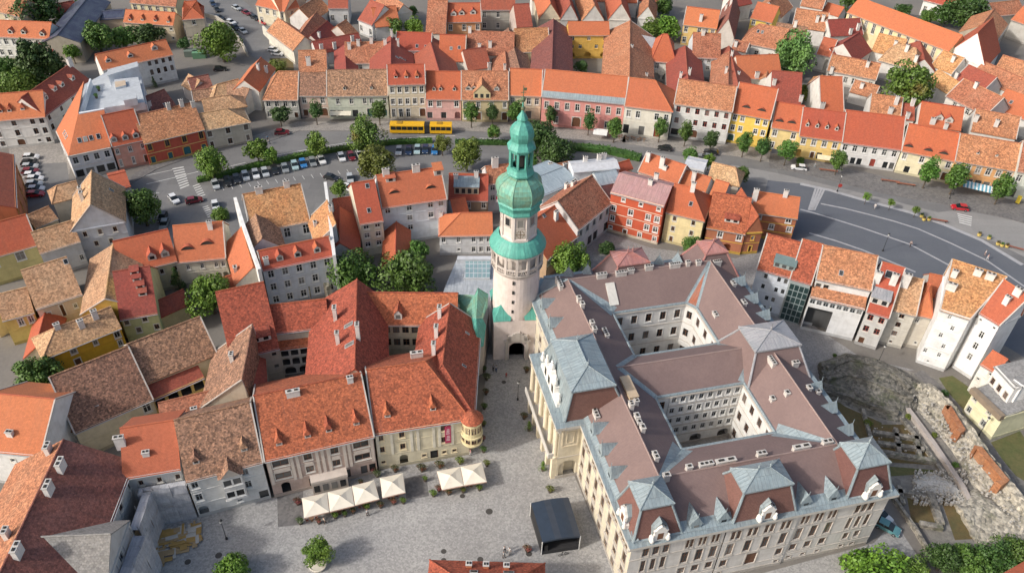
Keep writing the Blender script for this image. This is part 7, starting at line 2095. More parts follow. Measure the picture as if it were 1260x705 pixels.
bus_box('rear_section', 11.6, 18.0)
bl = MB()
for k in range(9):
    x = 10.0 + 1.6 * k / 9
    s = .04 if k % 2 else 0
    bl.box((x, -1.2 + s, .5), (1.6 / 9, 0, 0), (0, 2.4 - 2 * s, 0), (0, 0, 2.4 - s))
link('bellows', bl.mesh('bellows', [mat_flat('bellows_black', (.03, .03, .032), .8)]), bus)
for x in (2.6, 8.2, 14.6):
    for y in (-1.1, 1.1):
        wm = MB().tube((0, -.14, 0), (0, .14, 0), .48, None, 14, 0).tube((0, -.15, 0), (0, .15, 0), .26, None, 10, 1)
        link('wheel', wm.mesh('wheel', [TYRE, RIM]), bus, (x, y, .48))

# ------------------------------------------------------------------ square: parasols, planters, stage, people
CANV = mat_flat('canvas_cream', (.74, .69, .58), .9, 0, .05, .4)
def parasol(label, pts, zc=2.45):
    q = [P(x, y, zc) for x, y in pts]
    c = (q[0] + q[1] + q[2] + q[3]) / 4
    root = empty('parasol', (c.x, c.y, 0), label, 'parasol', 'cream parasols of the square cafés')
    ap = V((0, 0, zc + .85))
    q = [p - V((c.x, c.y, 0)) for p in q]
    if newell(q).z < 0:
        q.reverse()
    mb = MB()
    vl = MB()
    for i in range(4):
        a, b = q[i], q[(i + 1) % 4]
        m_ = (a + b) / 2
        am, bm = a.lerp(ap, .5) - Z3 * .06, b.lerp(ap, .5) - Z3 * .06
        mb.face([a, m_ - Z3 * .03, m_.lerp(ap, .5) - Z3 * .09, am], 0, Z3); mb.face([m_ - Z3 * .03, b, bm, m_.lerp(ap, .5) - Z3 * .09], 0, Z3)
        mb.face([am, m_.lerp(ap, .5) - Z3 * .09, ap], 0, Z3); mb.face([m_.lerp(ap, .5) - Z3 * .09, bm, ap], 0, Z3)
        vl.box(a - Z3 * .26, b - a, (ap - m_).normalized() * .02, Z3 * .25)
    cp_ = link('canopy', mb.mesh('canopy', [CANV]), root)
    link('valance', vl.mesh('valance', [mat_flat('canvas_edge', (.52, .33, .25), .9)]), cp_)
    po = MB().tube((0, 0, 0), ap + Z3 * .12, .05, None, 8)
    link('pole', po.mesh('pole', [mat_flat('pole_wood', (.3, .2, .12), .6)]), root)
    rb_ = MB()
    for p in q:
        rb_.tube(ap - Z3 * .12, p - Z3 * .05, .025, None, 4)
    link('rib', rb_.mesh('rib', [mat_flat('pole_wood', (.3, .2, .12), .6)]), root)
    bs = MB().cbox((0, 0, 0), .9, .9, .12)
    link('base', bs.mesh('base', [mat_flat('base_stone', (.3, .3, .3), .9)]), root)
    return c
c300 = lambda *t: [(300 + x / 5.875, 540 + y / 5.875) for x, y in t]
c440 = lambda *t: [(440 + x / 5.42, 490 + y / 5.42) for x, y in t]
parasol('cream parasol at the left end of the row of three before the mauve palace', c300((418, 425), (600, 385), (618, 525), (437, 570)))
parasol('cream parasol in the middle of the row of three before the mauve palace', c300((605, 382), (778, 341), (800, 480), (622, 525)))
parasol('cream parasol at the right end of the row of three before the mauve palace', c300((782, 338), (942, 295), (980, 432), (804, 478)))
parasol('single cream parasol left of the arched gateway of the yellow palace', c300((983, 280), (1150, 245), (1168, 385), (1002, 425)))
parasol('left cream parasol of the pair before the yellow palace', c440((528, 485), (683, 455), (708, 580), (563, 610)))
parasol('right cream parasol of the pair before the yellow palace', c440((686, 455), (828, 425), (862, 555), (710, 580)))
# café tables and chairs under them
WOOD = mat_flat('café_wood', (.22, .13, .08), .6)
tbm = MB(); tbm.lathe((0, 0, 0), [(.25, 0), (.25, .03), (.04, .05), (.04, .7), (.42, .7), (.42, .74), (0, .74)], 12)
TBM = tbm.mesh('table', [WOOD])
cs = MB().box((-.2, -.2, .42), (.4, 0, 0), (0, .4, 0), (0, 0, .04)); CS = cs.mesh('seat', [mat_flat('café_seat', (.25, .08, .06), .7)])
cbk = MB().box((-.2, .17, .46), (.4, 0, 0), (0, .03, .0), (0, .08, .42)); CBK = cbk.mesh('backrest', [WOOD])
clg = MB().box((-.02, -.02, 0), (.04, 0, 0), (0, .04, 0), (0, 0, .42)); CLG = clg.mesh('leg', [WOOD])
def cafe_set(x, y, where, n=2):
    p = P(x, y, 0)
    t = tag(link('café_table', TBM, None, (p.x, p.y, .02)), 'round wooden café table ' + where, 'table', 'café tables on the square')
    for k in range(n):
        a = .4 + k * 6.28 / n
        c = empty('café_chair', (p.x + math.cos(a) * .75, p.y + math.sin(a) * .75, .02), '%s-hand dark red café chair ' % ('right', 'left')[k % 2] + where, 'chair', 'café chairs on the square', a - math.pi / 2)
        link('seat', CS, c); link('backrest', CBK, c)
        for sx in (-.17, .17):
            for sy in (-.17, .17):
                link('leg', CLG, c, (sx, sy, 0))
cafe_set(384, 640, 'under the left parasol of the three'); cafe_set(418, 632, 'under the middle parasol of the three'); cafe_set(448, 624, 'under the right parasol of the three'); cafe_set(484, 613, 'under the single parasol'); cafe_set(552, 603, 'under the left parasol of the pair'); cafe_set(580, 598, 'under the right parasol of the pair')
POT = mat_flat('pot_dark', (.09, .07, .055), .7)
def planter(label, x, y, r, kind, h=.55, shape='bush', cone=False):
    p = P(x, y, h + r * .5)
    root = empty('flower_tub', (p.x, p.y, .02), label, 'flower tub', 'flower tubs of the old town square')
    mb = MB()
    mb.lathe((0, 0, 0), [(.26, 0), (.36, h), (.30, h), (.28, h - .06), (0, h - .06)], 12)
    link('pot', mb.mesh('pot', [POT]), root)
    c = link('plant', crown_mesh('conifer' if cone else shape, kind, 420, 5), root, (0, 0, h + r * (.6 if not cone else .9)))
    c.scale = (r, r, r * (.95 if not cone else .6))
PW = [('white flowering tub at the corner of the left parasol', 369, 640, .85, 'white'), ('pink flowering tub at the arched gate of the mauve palace', 366, 616, .9, 'pink'), ('green tub before the middle parasol, left one', 412, 633, .75, 'bright'), ('reddish tub before the right parasol of the three', 434, 627, .7, 'redfl'), ('green tub below the right parasol of the three', 451, 622, .75, 'bright'),
      ('rust-leaved tub before the single parasol', 468, 620, .8, 'redfl'), ('pink tub below the single parasol', 484, 616, .7, 'pink'), ('green tub at the right corner of the single parasol', 496, 615, .7, 'bright'), ('green and white tub between the two palaces', 464, 582, .9, 'white'), ('rust-leaved tub left of the yellow palace gateway', 486, 576, .9, 'redfl'), ('pink tub at the end of the mauve palace front', 458, 577, .7, 'pink'),
      ('red-leaved tub right of the yellow palace gateway', 519, 575, 1.1, 'redfl'), ('green plant below the red-leaved tub by the gateway', 523, 588, .6, 'bright'), ('rust-brown tub under the banner', 541, 571, 1.1, 'redfl'), ('brown tub below the round bay', 566, 566, 1.0, 'olive'), ('bright green tub left of the parasol pair', 533, 606, .85, 'bright'), ('red tub before the left parasol of the pair', 552, 604, .8, 'redfl'), ('pink tub beside the left parasol of the pair', 540, 600, .8, 'pink'),
      ('yellowish tub between the parasols of the pair', 570, 602, .6, 'olive'), ('green tub before the right parasol of the pair', 590, 599, .7, 'bright'), ('green tub at the street corner beside the pair', 599, 569, .8, 'olive'), ('dark green tub nearest the tower on the left street side', 595, 453, .8, 'dark'), ('white flowering tub on the left street side', 599, 463, 1.0, 'white'), ('red tub on the left street side, farther one', 598, 481, .8, 'redfl'),
      ('green tub halfway down the left street side', 596, 499, .8, 'green'), ('olive tub on the left street side', 595, 520, .7, 'olive'), ('red tub on the left street side, nearer one', 594, 538, .7, 'pink'), ('green tub nearest the corner bay on the left street side', 595, 552, .8, 'green'), ('brown tub beside the tower gate on the right', 648, 454, .8, 'redfl'), ('red flowering tub before the town hall arcade', 645, 511, .9, 'redfl'),
      ('mixed tub at the stage corner by the arcade', 677, 601, .9, 'olive'), ('pink flowering tub left of the dark stage', 649, 674, .9, 'pink'), ('long green tub before the middle parasol, right one', 424, 631, .6, 'green'), ('pink tub before the left parasol', 392, 640, .6, 'pink'), ('red tub by the shop arcade of the mauve palace', 444, 592, .6, 'redfl')]
for lb, x, y, r, k in PW:
    planter(lb, x, y, r, k)
planter('clipped green cone in a tub before the town hall arcade', 651, 525, 1.0, 'bright', cone=True)
planter('clipped bright cone in a tub near the town hall portico', 668, 574, 1.0, 'bright', cone=True)
# white tub of the young tree
p = P(391, 694, .3)
mb = MB(); mb.lathe((p.x, p.y, 0), [(1.3, 0), (1.5, .6), (1.35, .65), (1.2, .5), (0, .5)], 24)
tag(link('tree_tub', mb.mesh('tree_tub', [mat_flat('tub_white', (.62, .58, .5), .8)])), 'round pale stone tub under the young tree on the square', 'tub')
# stage
sg = empty('stage', P(685, 660, 0), 'dark covered open-air stage beside the town hall', 'stage')
so_ = P(685, 660, 0)
q = [P(x, y, 3.6) for x, y in ((653.4, 618.5), (699.5, 611.5), (714.5, 659.5), (667.5, 666.5))]   # back left, back right, front right, front left
q = [p - so_ for p in q]
rf = MB()
K = 6
prev = None
for k in range(K + 1):
    t = k / K
    zz = Z3 * (.3 * math.sin(math.pi * t))
    cur = (q[0].lerp(q[1], t) + zz, q[3].lerp(q[2], t) + zz)
    if prev:
        rf.face([prev[1], cur[1], cur[0], prev[0]], 0 if k % 3 else 1, Z3)
        rf.face([prev[1] - Z3 * .12, cur[1] - Z3 * .12, cur[0] - Z3 * .12, prev[0] - Z3 * .12], 0, -Z3)
        rf.face([prev[1] - Z3 * .4, cur[1] - Z3 * .4, cur[1], prev[1]], 0)
    prev = cur
link('canopy', rf.mesh('canopy', [mat_flat('tarpaulin_navy', (.028, .042, .065), .45), mat_flat('tarpaulin_black', (.04, .05, .068), .45)]), sg)
wl = MB()
for a, b in ((q[1], q[0]), (q[0], q[3]), (q[2], q[1])):
    wl.face([V((a.x, a.y, .9)), V((b.x, b.y, .9)), b, a], 0)
link('side_curtain', wl.mesh('side_curtain', [mat_flat('curtain_black', (.015, .016, .018), .8)]), sg)
fl = MB(); fl.prism([(p.x, p.y) for p in (q[3], q[2], q[1], q[0])], 0, .9)
link('stage_floor', fl.mesh('stage_floor', [mat_flat('stage_black', (.03, .03, .032), .7)]), sg)
for p in q:
    pm_ = MB().tube((p.x, p.y, 0), (p.x, p.y, 3.6), .09, None, 8)
    link('post', pm_.mesh('post', [mat_flat('post_white', (.6, .6, .58), .5)]), sg)
spk = MB().cbox((q[3].x + .7, q[3].y + .5, .9), .6, .6, 1.3)
link('loudspeaker', spk.mesh('loudspeaker', [mat_flat('speaker_black', (.02, .02, .02), .6)]), sg)
# bicycle
bp = P(693, 683, 0)
bk_ = empty('bicycle', bp, 'bicycle parked in front of the dark stage', 'bicycle', None, .3)
tm = MB()
for k in range(16):
    a0, a1 = k * math.pi / 8, (k + 1) * math.pi / 8
    tm.tube((.33 * math.cos(a0), 0, .33 * math.sin(a0)), (.33 * math.cos(a1), 0, .33 * math.sin(a1)), .025, None, 4, 0, False)
for k in range(6):
    a0 = k * math.pi / 6
    tm.tube((.32 * math.cos(a0), 0, .32 * math.sin(a0)), (-.32 * math.cos(a0), 0, -.32 * math.sin(a0)), .006, None, 3, 0, False)
TM = tm.mesh('wheel', [TYRE])
for x in (-.52, .52):
    link('wheel', TM, bk_, (x, 0, .35))
fm_ = MB()
for a, b in (((-.52, 0, .35), (-.1, 0, .32)), ((-.1, 0, .32), (-.2, 0, .85)), ((-.2, 0, .8), (.38, 0, .82)), ((-.1, 0, .32), (.4, 0, .8)), ((-.52, 0, .35), (-.19, 0, .8)), ((.52, 0, .35), (.38, 0, .98)), ((.38, -.28, 1.0), (.38, .28, 1.0))):
    fm_.tube(a, b, .022, None, 5)
link('frame', fm_.mesh('frame', [mat_flat('bike_frame', (.05, .05, .06), .4)]), bk_)
link('saddle', MB().box((-.34, -.08, .86), (.28, 0, 0), (0, .16, 0), (0, 0, .06)).mesh('saddle', [TYRE]), bk_)

# people: one skinned body, clothes and hair as separate skins
def skin_mesh(name, verts, edges, radii, mat):
    me = bpy.data.meshes.new(name)
    me.from_pydata(verts, edges, [])
    me.materials.append(mat)
    o = bpy.data.objects.new(name, me)
    COL.objects.link(o)
    sk = o.modifiers.new('skin', 'SKIN')
    for i, r in enumerate(radii):
        me.skin_vertices[0].data[i].radius = r
    me.skin_vertices[0].data[0].use_root = True
    sub = o.modifiers.new('sub', 'SUBSURF')
    sub.levels = sub.render_levels = 1
    return o
SKIN = mat_flat('skin', (.42, .25, .18), .6)
def person(label, x, y, ang, shirt, trousers, hair=(.03, .02, .015), stride=.22, z=0.0, sc=1.0):
    p = P(x, y, z + .9)
    root = empty('person', (p.x, p.y, z + .02), label, 'person', None, ang)
    s = stride
    J = {'pel': (0, 0, .95), 'sp': (0, 0, 1.2), 'ch': (0, 0, 1.38), 'nk': (0, .01, 1.52), 'hd': (0, .03, 1.63), 'tp': (0, .02, 1.74),
         'hl': (-.09, 0, .9), 'kl': (-.1, s * .6, .5), 'al': (-.1, s * .55 - .1, .09), 'tl': (-.1, s * .55 + .08, .04), 'hr': (.09, 0, .9), 'kr': (.1, -s * .25, .5), 'ar': (.1, -s - .06, .1), 'tr': (.1, -s + .1, .04),
         'sl': (-.17, 0, 1.42), 'el': (-.24, -s * .5, 1.15), 'wl': (-.25, -s * .3 + .06, .9), 'fl': (-.25, -s * .25 + .1, .8), 'sr': (.17, 0, 1.42), 'er': (.24, s * .4, 1.15), 'wr': (.25, s * .7 + .05, .92), 'fr': (.25, s * .8 + .08, .83)}
    R_ = {'pel': (.13, .1), 'sp': (.125, .09), 'ch': (.15, .1), 'nk': (.055, .055), 'hd': (.085, .1), 'tp': (.06, .07), 'hl': (.085, .09), 'kl': (.055, .06), 'al': (.04, .04), 'tl': (.035, .03), 'hr': (.085, .09), 'kr': (.055, .06), 'ar': (.04, .04), 'tr': (.035, .03),
          'sl': (.06, .06), 'el': (.042, .042), 'wl': (.03, .03), 'fl': (.022, .035), 'sr': (.06, .06), 'er': (.042, .042), 'wr': (.03, .03), 'fr': (.022, .035)}
    E_ = [('pel', 'sp'), ('sp', 'ch'), ('ch', 'nk'), ('nk', 'hd'), ('hd', 'tp'), ('pel', 'hl'), ('hl', 'kl'), ('kl', 'al'), ('al', 'tl'), ('pel', 'hr'), ('hr', 'kr'), ('kr', 'ar'), ('ar', 'tr'), ('ch', 'sl'), ('sl', 'el'), ('el', 'wl'), ('wl', 'fl'), ('ch', 'sr'), ('sr', 'er'), ('er', 'wr'), ('wr', 'fr')]
    def mk(name, keys, grow, mat):
        ks = list(keys)
        o = skin_mesh(name, [J[k] for k in ks], [(ks.index(a), ks.index(b)) for a, b in E_ if a in ks and b in ks], [(R_[k][0] + grow, R_[k][1] + grow) for k in ks], mat)
        o.parent = root
    mk('body', J.keys(), 0, SKIN)
    mk('shirt', ['pel', 'sp', 'ch', 'sl', 'el', 'sr', 'er'], .02, mat_flat('cloth_%d_%d_%d' % tuple(int(99 * c) for c in shirt), shirt, .9))
    mk('trousers', ['pel', 'hl', 'kl', 'al', 'hr', 'kr', 'ar'], .018, mat_flat('cloth_%d_%d_%d' % tuple(int(99 * c) for c in trousers), trousers, .9))
    J2 = dict(J); J['hd'] = (0, .0, 1.67); J['tp'] = (0, -.02, 1.76)
    mk('hair', ['hd', 'tp'], .012, mat_flat('hair_%d' % int(99 * hair[0]), hair, .8))
    for sx in (-1, 1):
        link('shoe', MB().box((sx * .1 - .045, (s * .55 - .14 if sx < 0 else -s - .1), 0), (.09, 0, 0), (0, .25, 0), (0, 0, .07)).mesh('shoe', [TYRE]), root)
    root.scale = (sc, sc, sc)
W_, D_, B_2 = (.72, .72, .7), (.03, .03, .035), (.05, .09, .18)
for a in (('person in white shirt and dark shorts, left of three by the pavilion roof', 621, 675, .5, W_, D_), ('person in white top, right of three by the pavilion roof', 627, 677, 2.5, W_, (.5, .5, .48)), ('person in white shirt nearest to the pavilion roof', 620, 682, 1.2, W_, D_), ('person in grey walking towards the tower gate, left one', 607, 452, 0, (.3, .3, .32), D_),
          ('person in pale top walking towards the tower gate, right one', 610.5, 453, .1, (.5, .5, .52), B_2), ('small person in bright red before the tower gate', 623, 460, .4, (.55, .06, .07), (.3, .05, .06)), ('person in white walking across the dark plaza, upper one', 1213, 311, .8, W_, (.4, .3, .28)), ('person in pink and white on the dark plaza, lower one', 1216, 316, .9, (.7, .45, .42), W_),
          ('person in beige on the pale line of the dark plaza', 1121, 300, 2.2, (.5, .4, .36), D_), ('person in pale blue on the pavement near the white car', 1003, 203, 1, (.4, .5, .55), (.35, .4, .42)), ('person in white near the clipped ball trees', 1077, 254, 2, W_, (.5, .5, .5)), ('person in blue at the corner under the dark tree', 329, 170, .4, (.1, .25, .4), D_),
          ('person in pale shirt at the corner under the dark tree', 331, 174, 1.4, (.6, .58, .5), B_2), ('person in beige hat colours beside the white flowering tub', 399, 640, 2, (.62, .55, .45), D_), ('person in pink by the corner bay wall', 579, 556, 1.5, (.62, .25, .28), W_), ('person in white bending at the tubs before the right parasol', 452, 630, 1, W_, D_), ('person in pale blue before the town hall arcade', 655, 505, 1, (.6, .62, .66), D_), ('person with pale shirt at the arcade columns', 661, 527, 2, (.66, .5, .44), D_)):
    person(*a, sc=.75 if 'small' in a[0] else 1.0)

# ------------------------------------------------------------------ scaffolding on the lower left
NET = mat_seam('debris_net', (.44, .45, .48), (.34, .35, .39), 2.1, .9, (.52, .53, .56), .5, .5, 1.7)
def scaffold(label, A, B, e, h, out=1.6):
    a, b = P(*A, e), P(*B, e)
    u = b - a; L = u.length; u.normalize(); n = u.cross(Z3)
    o = V((a.x, a.y, 0)) + n * .3
    root = empty('scaffolding', o, label, 'scaffolding', 'sheeted scaffolding on the house front')
    pl = MB()
    k = max(2, int(L / 2.4))
    for i in range(k + 1):
        for d in (.1, out - .1):
            pl.tube(u * L * i / k + n * d, u * L * i / k + n * d + Z3 * (h + .5), .05, None, 6)
    for j in range(1, int(h / 2) + 1):
        for d in (.1, out - .1):
            pl.tube(n * d + Z3 * j * 2, u * L + n * d + Z3 * j * 2, .04, None, 5)
    link('pole', pl.mesh('pole', [RIM]), root)
    for j in range(1, int(h / 2) + 1):
        bd = MB().box(Z3 * (j * 2 + .05) + n * .1, u * L, n * (out - .1), Z3 * .05)
        link('board', bd.mesh('board', [NET if j == int(h / 2) else mat_flat('plank', (.4, .28, .15), .8)]), root)
    rnd = random.Random(3)
    M_, N_ = k * 4, 10
    for s in range(k):
        nb = MB()
        G = {}
        for i in range(5):
            for j in range(N_ + 1):
                t = (s + i / 4) / k
                w_ = .09 * math.sin(j * 2.1 + s * 1.7) * math.sin(i / 4 * math.pi) + .05 * math.sin(j * 5.3 + i)
                G[i, j] = u * L * t + n * (out + .06 + w_) + Z3 * h * j / N_
        for i in range(4):
            for j in range(N_):
                nb.face([G[i, j], G[i + 1, j], G[i + 1, j + 1], G[i, j + 1]])
        link('netting', nb.mesh('netting', [NET], True), root)
scaffold('grey sheeted scaffolding before the orange-roofed wing', (166, 586), (226, 576), 10.6, 8.8)
scaffold('grey sheeted scaffolding along the maroon-roofed house, next to the corner', (150, 640), (168, 592), 10.6, 8.6)
scaffold('grey sheeted scaffolding on the stone-tiled cross gable at the bottom', (120, 740), (155, 648), 10.4, 9.6, 2.6)
PLK = [mat_flat('plank', (.4, .28, .15), .8), mat_flat('plank_ochre', (.42, .26, .08), .8), mat_flat('plank_pale', (.5, .47, .42), .8)]
pk = empty('timber_stack', P(215, 665, 0), 'loose pile of tan boards and panels below the scaffolding', 'timber pile')
rnd = random.Random(12)
pk0 = P(215, 665, 0)
for k in range(95):
    x = rnd.uniform(188, 246)
    y = 654 - (x - 190) * .12 + rnd.uniform(0, 48 * (1 - (x - 188) / 90))
    p = P(x, y, 0) - pk0
    mb = MB().cbox((0, 0, 0), rnd.uniform(1.0, 2.6), rnd.uniform(.3, 1.1), .06)
    o = link('board', mb.mesh('board', [rnd.choice(PLK)]), pk, (p.x, p.y, .05 + k * .004), .35 + rnd.uniform(-.12, .12) + (1.57 if k % 3 == 0 else 0))

# ------------------------------------------------------------------ ruins east of the town hall
sheet('lawn', [(1010, 478), (1040, 500), (1085, 520), (1080, 560), (1060, 560), (1035, 520)], 0.02, GRASS_DRY)
sheet('ruin_ground', [(1005, 450), (1060, 440), (1130, 460), (1190, 470), (1230, 540), (1270, 620), (1275, 680), (1150, 670), (1095, 585), (1060, 560), (1020, 500)], 0.012, RUBBLE)
sheet('lawn', [(1155, 465), (1172, 462), (1195, 478), (1216, 515), (1224, 528), (1205, 520), (1175, 495)], 0.03, GRASS)
sheet('lawn', [(1217, 545), (1255, 530), (1275, 560), (1275, 600), (1250, 585)], 0.03, GRASS)
sheet('lawn', [(1088, 573), (1150, 578), (1152, 582), (1092, 586)], 0.022, GRASS)
sheet('lawn', [(1116, 612), (1146, 616), (1153, 645), (1122, 642)], 0.024, GRASS_DRY)
sheet('lawn', [(1157, 612), (1180, 615), (1212, 662), (1175, 664)], 0.024, GRASS_DRY)
sheet('lawn', [(1062, 522), (1112, 522), (1146, 560), (1150, 572), (1084, 568)], 0.024, GRASS_DRY)
ribbon('footpath', [(1135, 455), (1160, 475), (1182, 500), (1206, 525), (1230, 560), (1262, 610)], 2.6, 0.034, PAVED)
RST = mat_strata('ruin_stone', (.36, .335, .28), (.20, .19, .155))
RDK = mat_strata('ruin_dark_stone', (.15, .143, .125), (.055, .055, .045))
RMD = mat_strata('ruin_mid_stone', (.235, .22, .19), (.10, .097, .082))
BRK = mat_tile('brick_orange', (.45, .19, .08), (.36, .14, .065), (.5, .3, .18), .5, .3, (.3, .22, .15), .4)
def bank(name, label, ci, ca_, hts, mat, n=26, m=9, rough=.13, cat='ruin', kind=None):
    """rubble ridge between two photo polylines with a height profile across"""
    def samp(pl, t):
        f = t * (len(pl) - 1)
        i = min(int(f), len(pl) - 2)
        return (pl[i][0] + (pl[i + 1][0] - pl[i][0]) * (f - i), pl[i][1] + (pl[i + 1][1] - pl[i][1]) * (f - i))
    rnd = random.Random(len(label or name))
    G = {}
    for i in range(n + 1):
        a, b = P(*samp(ci, i / n)), P(*samp(ca_, i / n))
        for j in range(m + 1):
            t = j / m
            f = t * (len(hts) - 1)
            k = min(int(f), len(hts) - 2)
            h = hts[k] + (hts[k + 1] - hts[k]) * (f - k)
            e = 1.0 if 0 < j < m else 0
            G[i, j] = a.lerp(b, t) + V((rnd.uniform(-.22, .22), rnd.uniform(-.22, .22), 0)) * e + Z3 * max(.0, h * rnd.uniform(1 - rough * .5, 1 + rough * .5) * (0.0 if i in (0, n) and j in (0, m) else 1))
    mb = MB()
    for i in range(n):
        for j in range(m):
            mb.face([G[i, j], G[i + 1, j], G[i + 1, j + 1], G[i, j + 1]], 0, Z3)
    for j in range(m):
        for i in (0, n):
            a, b = G[i, j], G[i, j + 1]
            mb.face([V((a.x, a.y, 0)), V((b.x, b.y, 0)), b, a])
    o = link(name, mb.mesh(name, [mat]))
    return tag(o, label, cat, None, kind)
bank('rubble_rampart', 'broad dark curved rubble rampart behind the town hall', [(1006, 449), (1040, 436), (1075, 442), (1105, 455), (1120, 475)], [(1012, 488), (1040, 498), (1070, 512), (1105, 520), (1128, 505)], [.4, 1.7, 2.5, 2.5, 1.9, 2.0, 1.2, 1.2, .5, .0], RDK, 44, 22)
bank('town_wall_ruin', 'thick pale ruined town wall running to the lower right', [(1122, 478), (1140, 472), (1165, 495), (1195, 530), (1235, 585), (1268, 628)], [(1125, 500), (1150, 528), (1172, 556), (1192, 590), (1222, 640), (1250, 668)], [.0, 1.5, 2.9, 2.8, 1.6, 1.5, .6, .5, .0], RST, 52, 20)
bank('rubble_heap', 'pale heap of loose stones on the foundation field', [(1122, 590), (1145, 580), (1165, 590)], [(1130, 605), (1160, 612), (1185, 615)], [0, .5, .7, .4, 0], mat_ground('pale_rubble', (.52, .51, .48), (.4, .39, .36), .5, .4, .3), 14, 8)
bank('rubble_slope', 'pale stone bank at the lower right beside the dark yews', [(1172, 620), (1200, 600), (1240, 630), (1275, 640)], [(1200, 668), (1218, 672), (1245, 668), (1270, 668)], [.2, 1.4, 1.2, .6, .2], RST, 20, 10)
def wall_run(label, pts, w, h, mat, name='foundation_wall', group='low foundation walls of the ruins'):
    m = MB()
    q, r = strip_pts(pts, w, 0)
    for a, b, c, d in zip(q, q[1:], r[1:], r):
        m.prism([(p.x, p.y) for p in (a, d, c, b)], 0, h)
    tag(link(name, m.mesh(name, [mat])), label, 'ruin wall', group)
wall_run('orange brick wall core, upper shorter one', [(1155, 513), (1162, 513), (1180, 543), (1174, 547)], 1.2, 3.4, BRK, 'brick_wall', 'orange brick wall cores')
wall_run('orange brick wall core, lower longer one', [(1190, 563), (1199, 565), (1232, 606), (1222, 613)], 1.2, 3.6, BRK, 'brick_wall', 'orange brick wall cores')
for k, (lb, pts, w_, h_) in enumerate((('long straight pale walkway wall beside the pale town wall', [(1118, 505), (1150, 548), (1185, 600), (1200, 630)], 1.0, .9), ('second long foundation wall parallel to the pale town wall', [(1110, 515), (1140, 552), (1172, 598)], .7, .6), ('foundation wall from the rampart to the pavilion roof', [(1063, 505), (1070, 530), (1078, 560)], .7, .6),
        ('upper cross wall of the foundation grid', [(1072, 532), (1100, 536), (1130, 540)], .8, .9), ('middle cross wall of the foundation grid', [(1078, 545), (1105, 549), (1135, 553)], .8, .9), ('lower cross wall of the foundation grid', [(1080, 556), (1115, 562), (1150, 568)], .9, 1.0), ('upright wall in the foundation grid, left', [(1103, 530), (1108, 560)], .8, .9), ('upright wall in the foundation grid, right', [(1128, 538), (1133, 565)], .8, .9),
        ('top wall of the square foundation', [(1098, 603), (1125, 606), (1150, 609)], .9, .7), ('right wall of the square foundation', [(1146, 608), (1153, 625), (1161, 648)], 1.2, .9), ('bottom wall of the square foundation', [(1130, 643), (1158, 648)], 1.0, .8), ('left wall of the square foundation', [(1108, 600), (1113, 622)], .8, .7), ('retaining wall along the town hall lane', [(1098, 612), (1112, 632), (1128, 655), (1145, 685)], .5, 1.0))):
    wall_run(lb, pts, w_ * (.9 if k == 0 else 1), h_, mat_plaster((.46, .41, .37), .5) if k == 0 else RMD)
for k, (lb, pts, h_) in enumerate((('upper dark stone course on the rampart', [(1012, 462), (1040, 452), (1072, 459), (1100, 472), (1116, 488)], 2.8), ('middle dark stone course on the rampart', [(1012, 473), (1040, 468), (1072, 478), (1102, 491), (1120, 497)], 2.3), ('lowest dark stone course on the rampart', [(1014, 485), (1041, 490), (1070, 502), (1103, 511)], 1.4))):
    wall_run(lb, pts, .7, h_, RDK, 'stone_course', 'stone courses of the rampart')
for lb, x, y, r, kd in (('dark bush at the end of the pale town wall', 1161, 484, 6, 'dark'), ('small green bush on the lane above the rampart', 1027, 437, 3, 'green'), ('low weeds on the foundation field, left', 1068, 520, 5, 'olive'), ('low weeds between rampart and town wall', 1118, 512, 4, 'olive'), ('low weeds along the brick cores', 1150, 535, 4, 'olive'), ('low weeds beside the lower brick core', 1176, 572, 4, 'green'), ('low weeds at the wall end near the yews', 1236, 612, 6, 'olive'),
                        ('potted shrub on the roof terrace, front one', 118, 118, 4, 'green'), ('potted shrub on the roof terrace, middle one', 121, 109, 3.5, 'green'), ('potted shrub on the roof terrace, back one', 136, 95, 3, 'bright')):
    if 'potted' in lb:
        p = P(x, y, 11.2)
        root = empty('potted_shrub', (p.x, p.y, 10.42), lb, 'shrub', 'shrubs on the roof terrace')
        link('pot', MB().lathe((0, 0, 0), [(.3, 0), (.4, .5), (.3, .5), (0, .45)], 10).mesh('pot', [POT]), root)
        c = link('crown', crown_mesh('bush', kd, 420, 5), root, (0, 0, 1.0)); c.scale = (.8, .8, .9)
    else:
        tree(lb, x, y, r, kd, 'bush', name='bush', cat='bush', n=900)
# loose stones on the rubble
rk = MB()
rnd = random.Random(5)
for k in range(760):
    t = rnd.random()
    if k < 420:
        x, y = rnd.uniform(1122, 1190), rnd.uniform(580, 622)
    elif k < 700:
        s_ = rnd.random(); x = 1130 + 125 * s_ + rnd.uniform(-14, 14); y = 490 + 165 * s_ + rnd.uniform(-8, 8)
    else:
        x, y = rnd.uniform(1075, 1140), rnd.uniform(525, 565)
    p = P(x, y, 0)
    s_ = rnd.uniform(.12, .38)
    rk.cbox((p.x, p.y, 0 if k < 420 or k >= 700 else rnd.uniform(.8, 2.2)), s_, s_ * rnd.uniform(.6, 1), s_ * .6 + (.5 if k < 420 else 0), rnd.uniform(0, 3))
tag(link('loose_stones', rk.mesh('loose_stones', [mat_flat('stone_pale', (.44, .42, .38), .9, 0, .25, 2.0)])), kind='stuff')

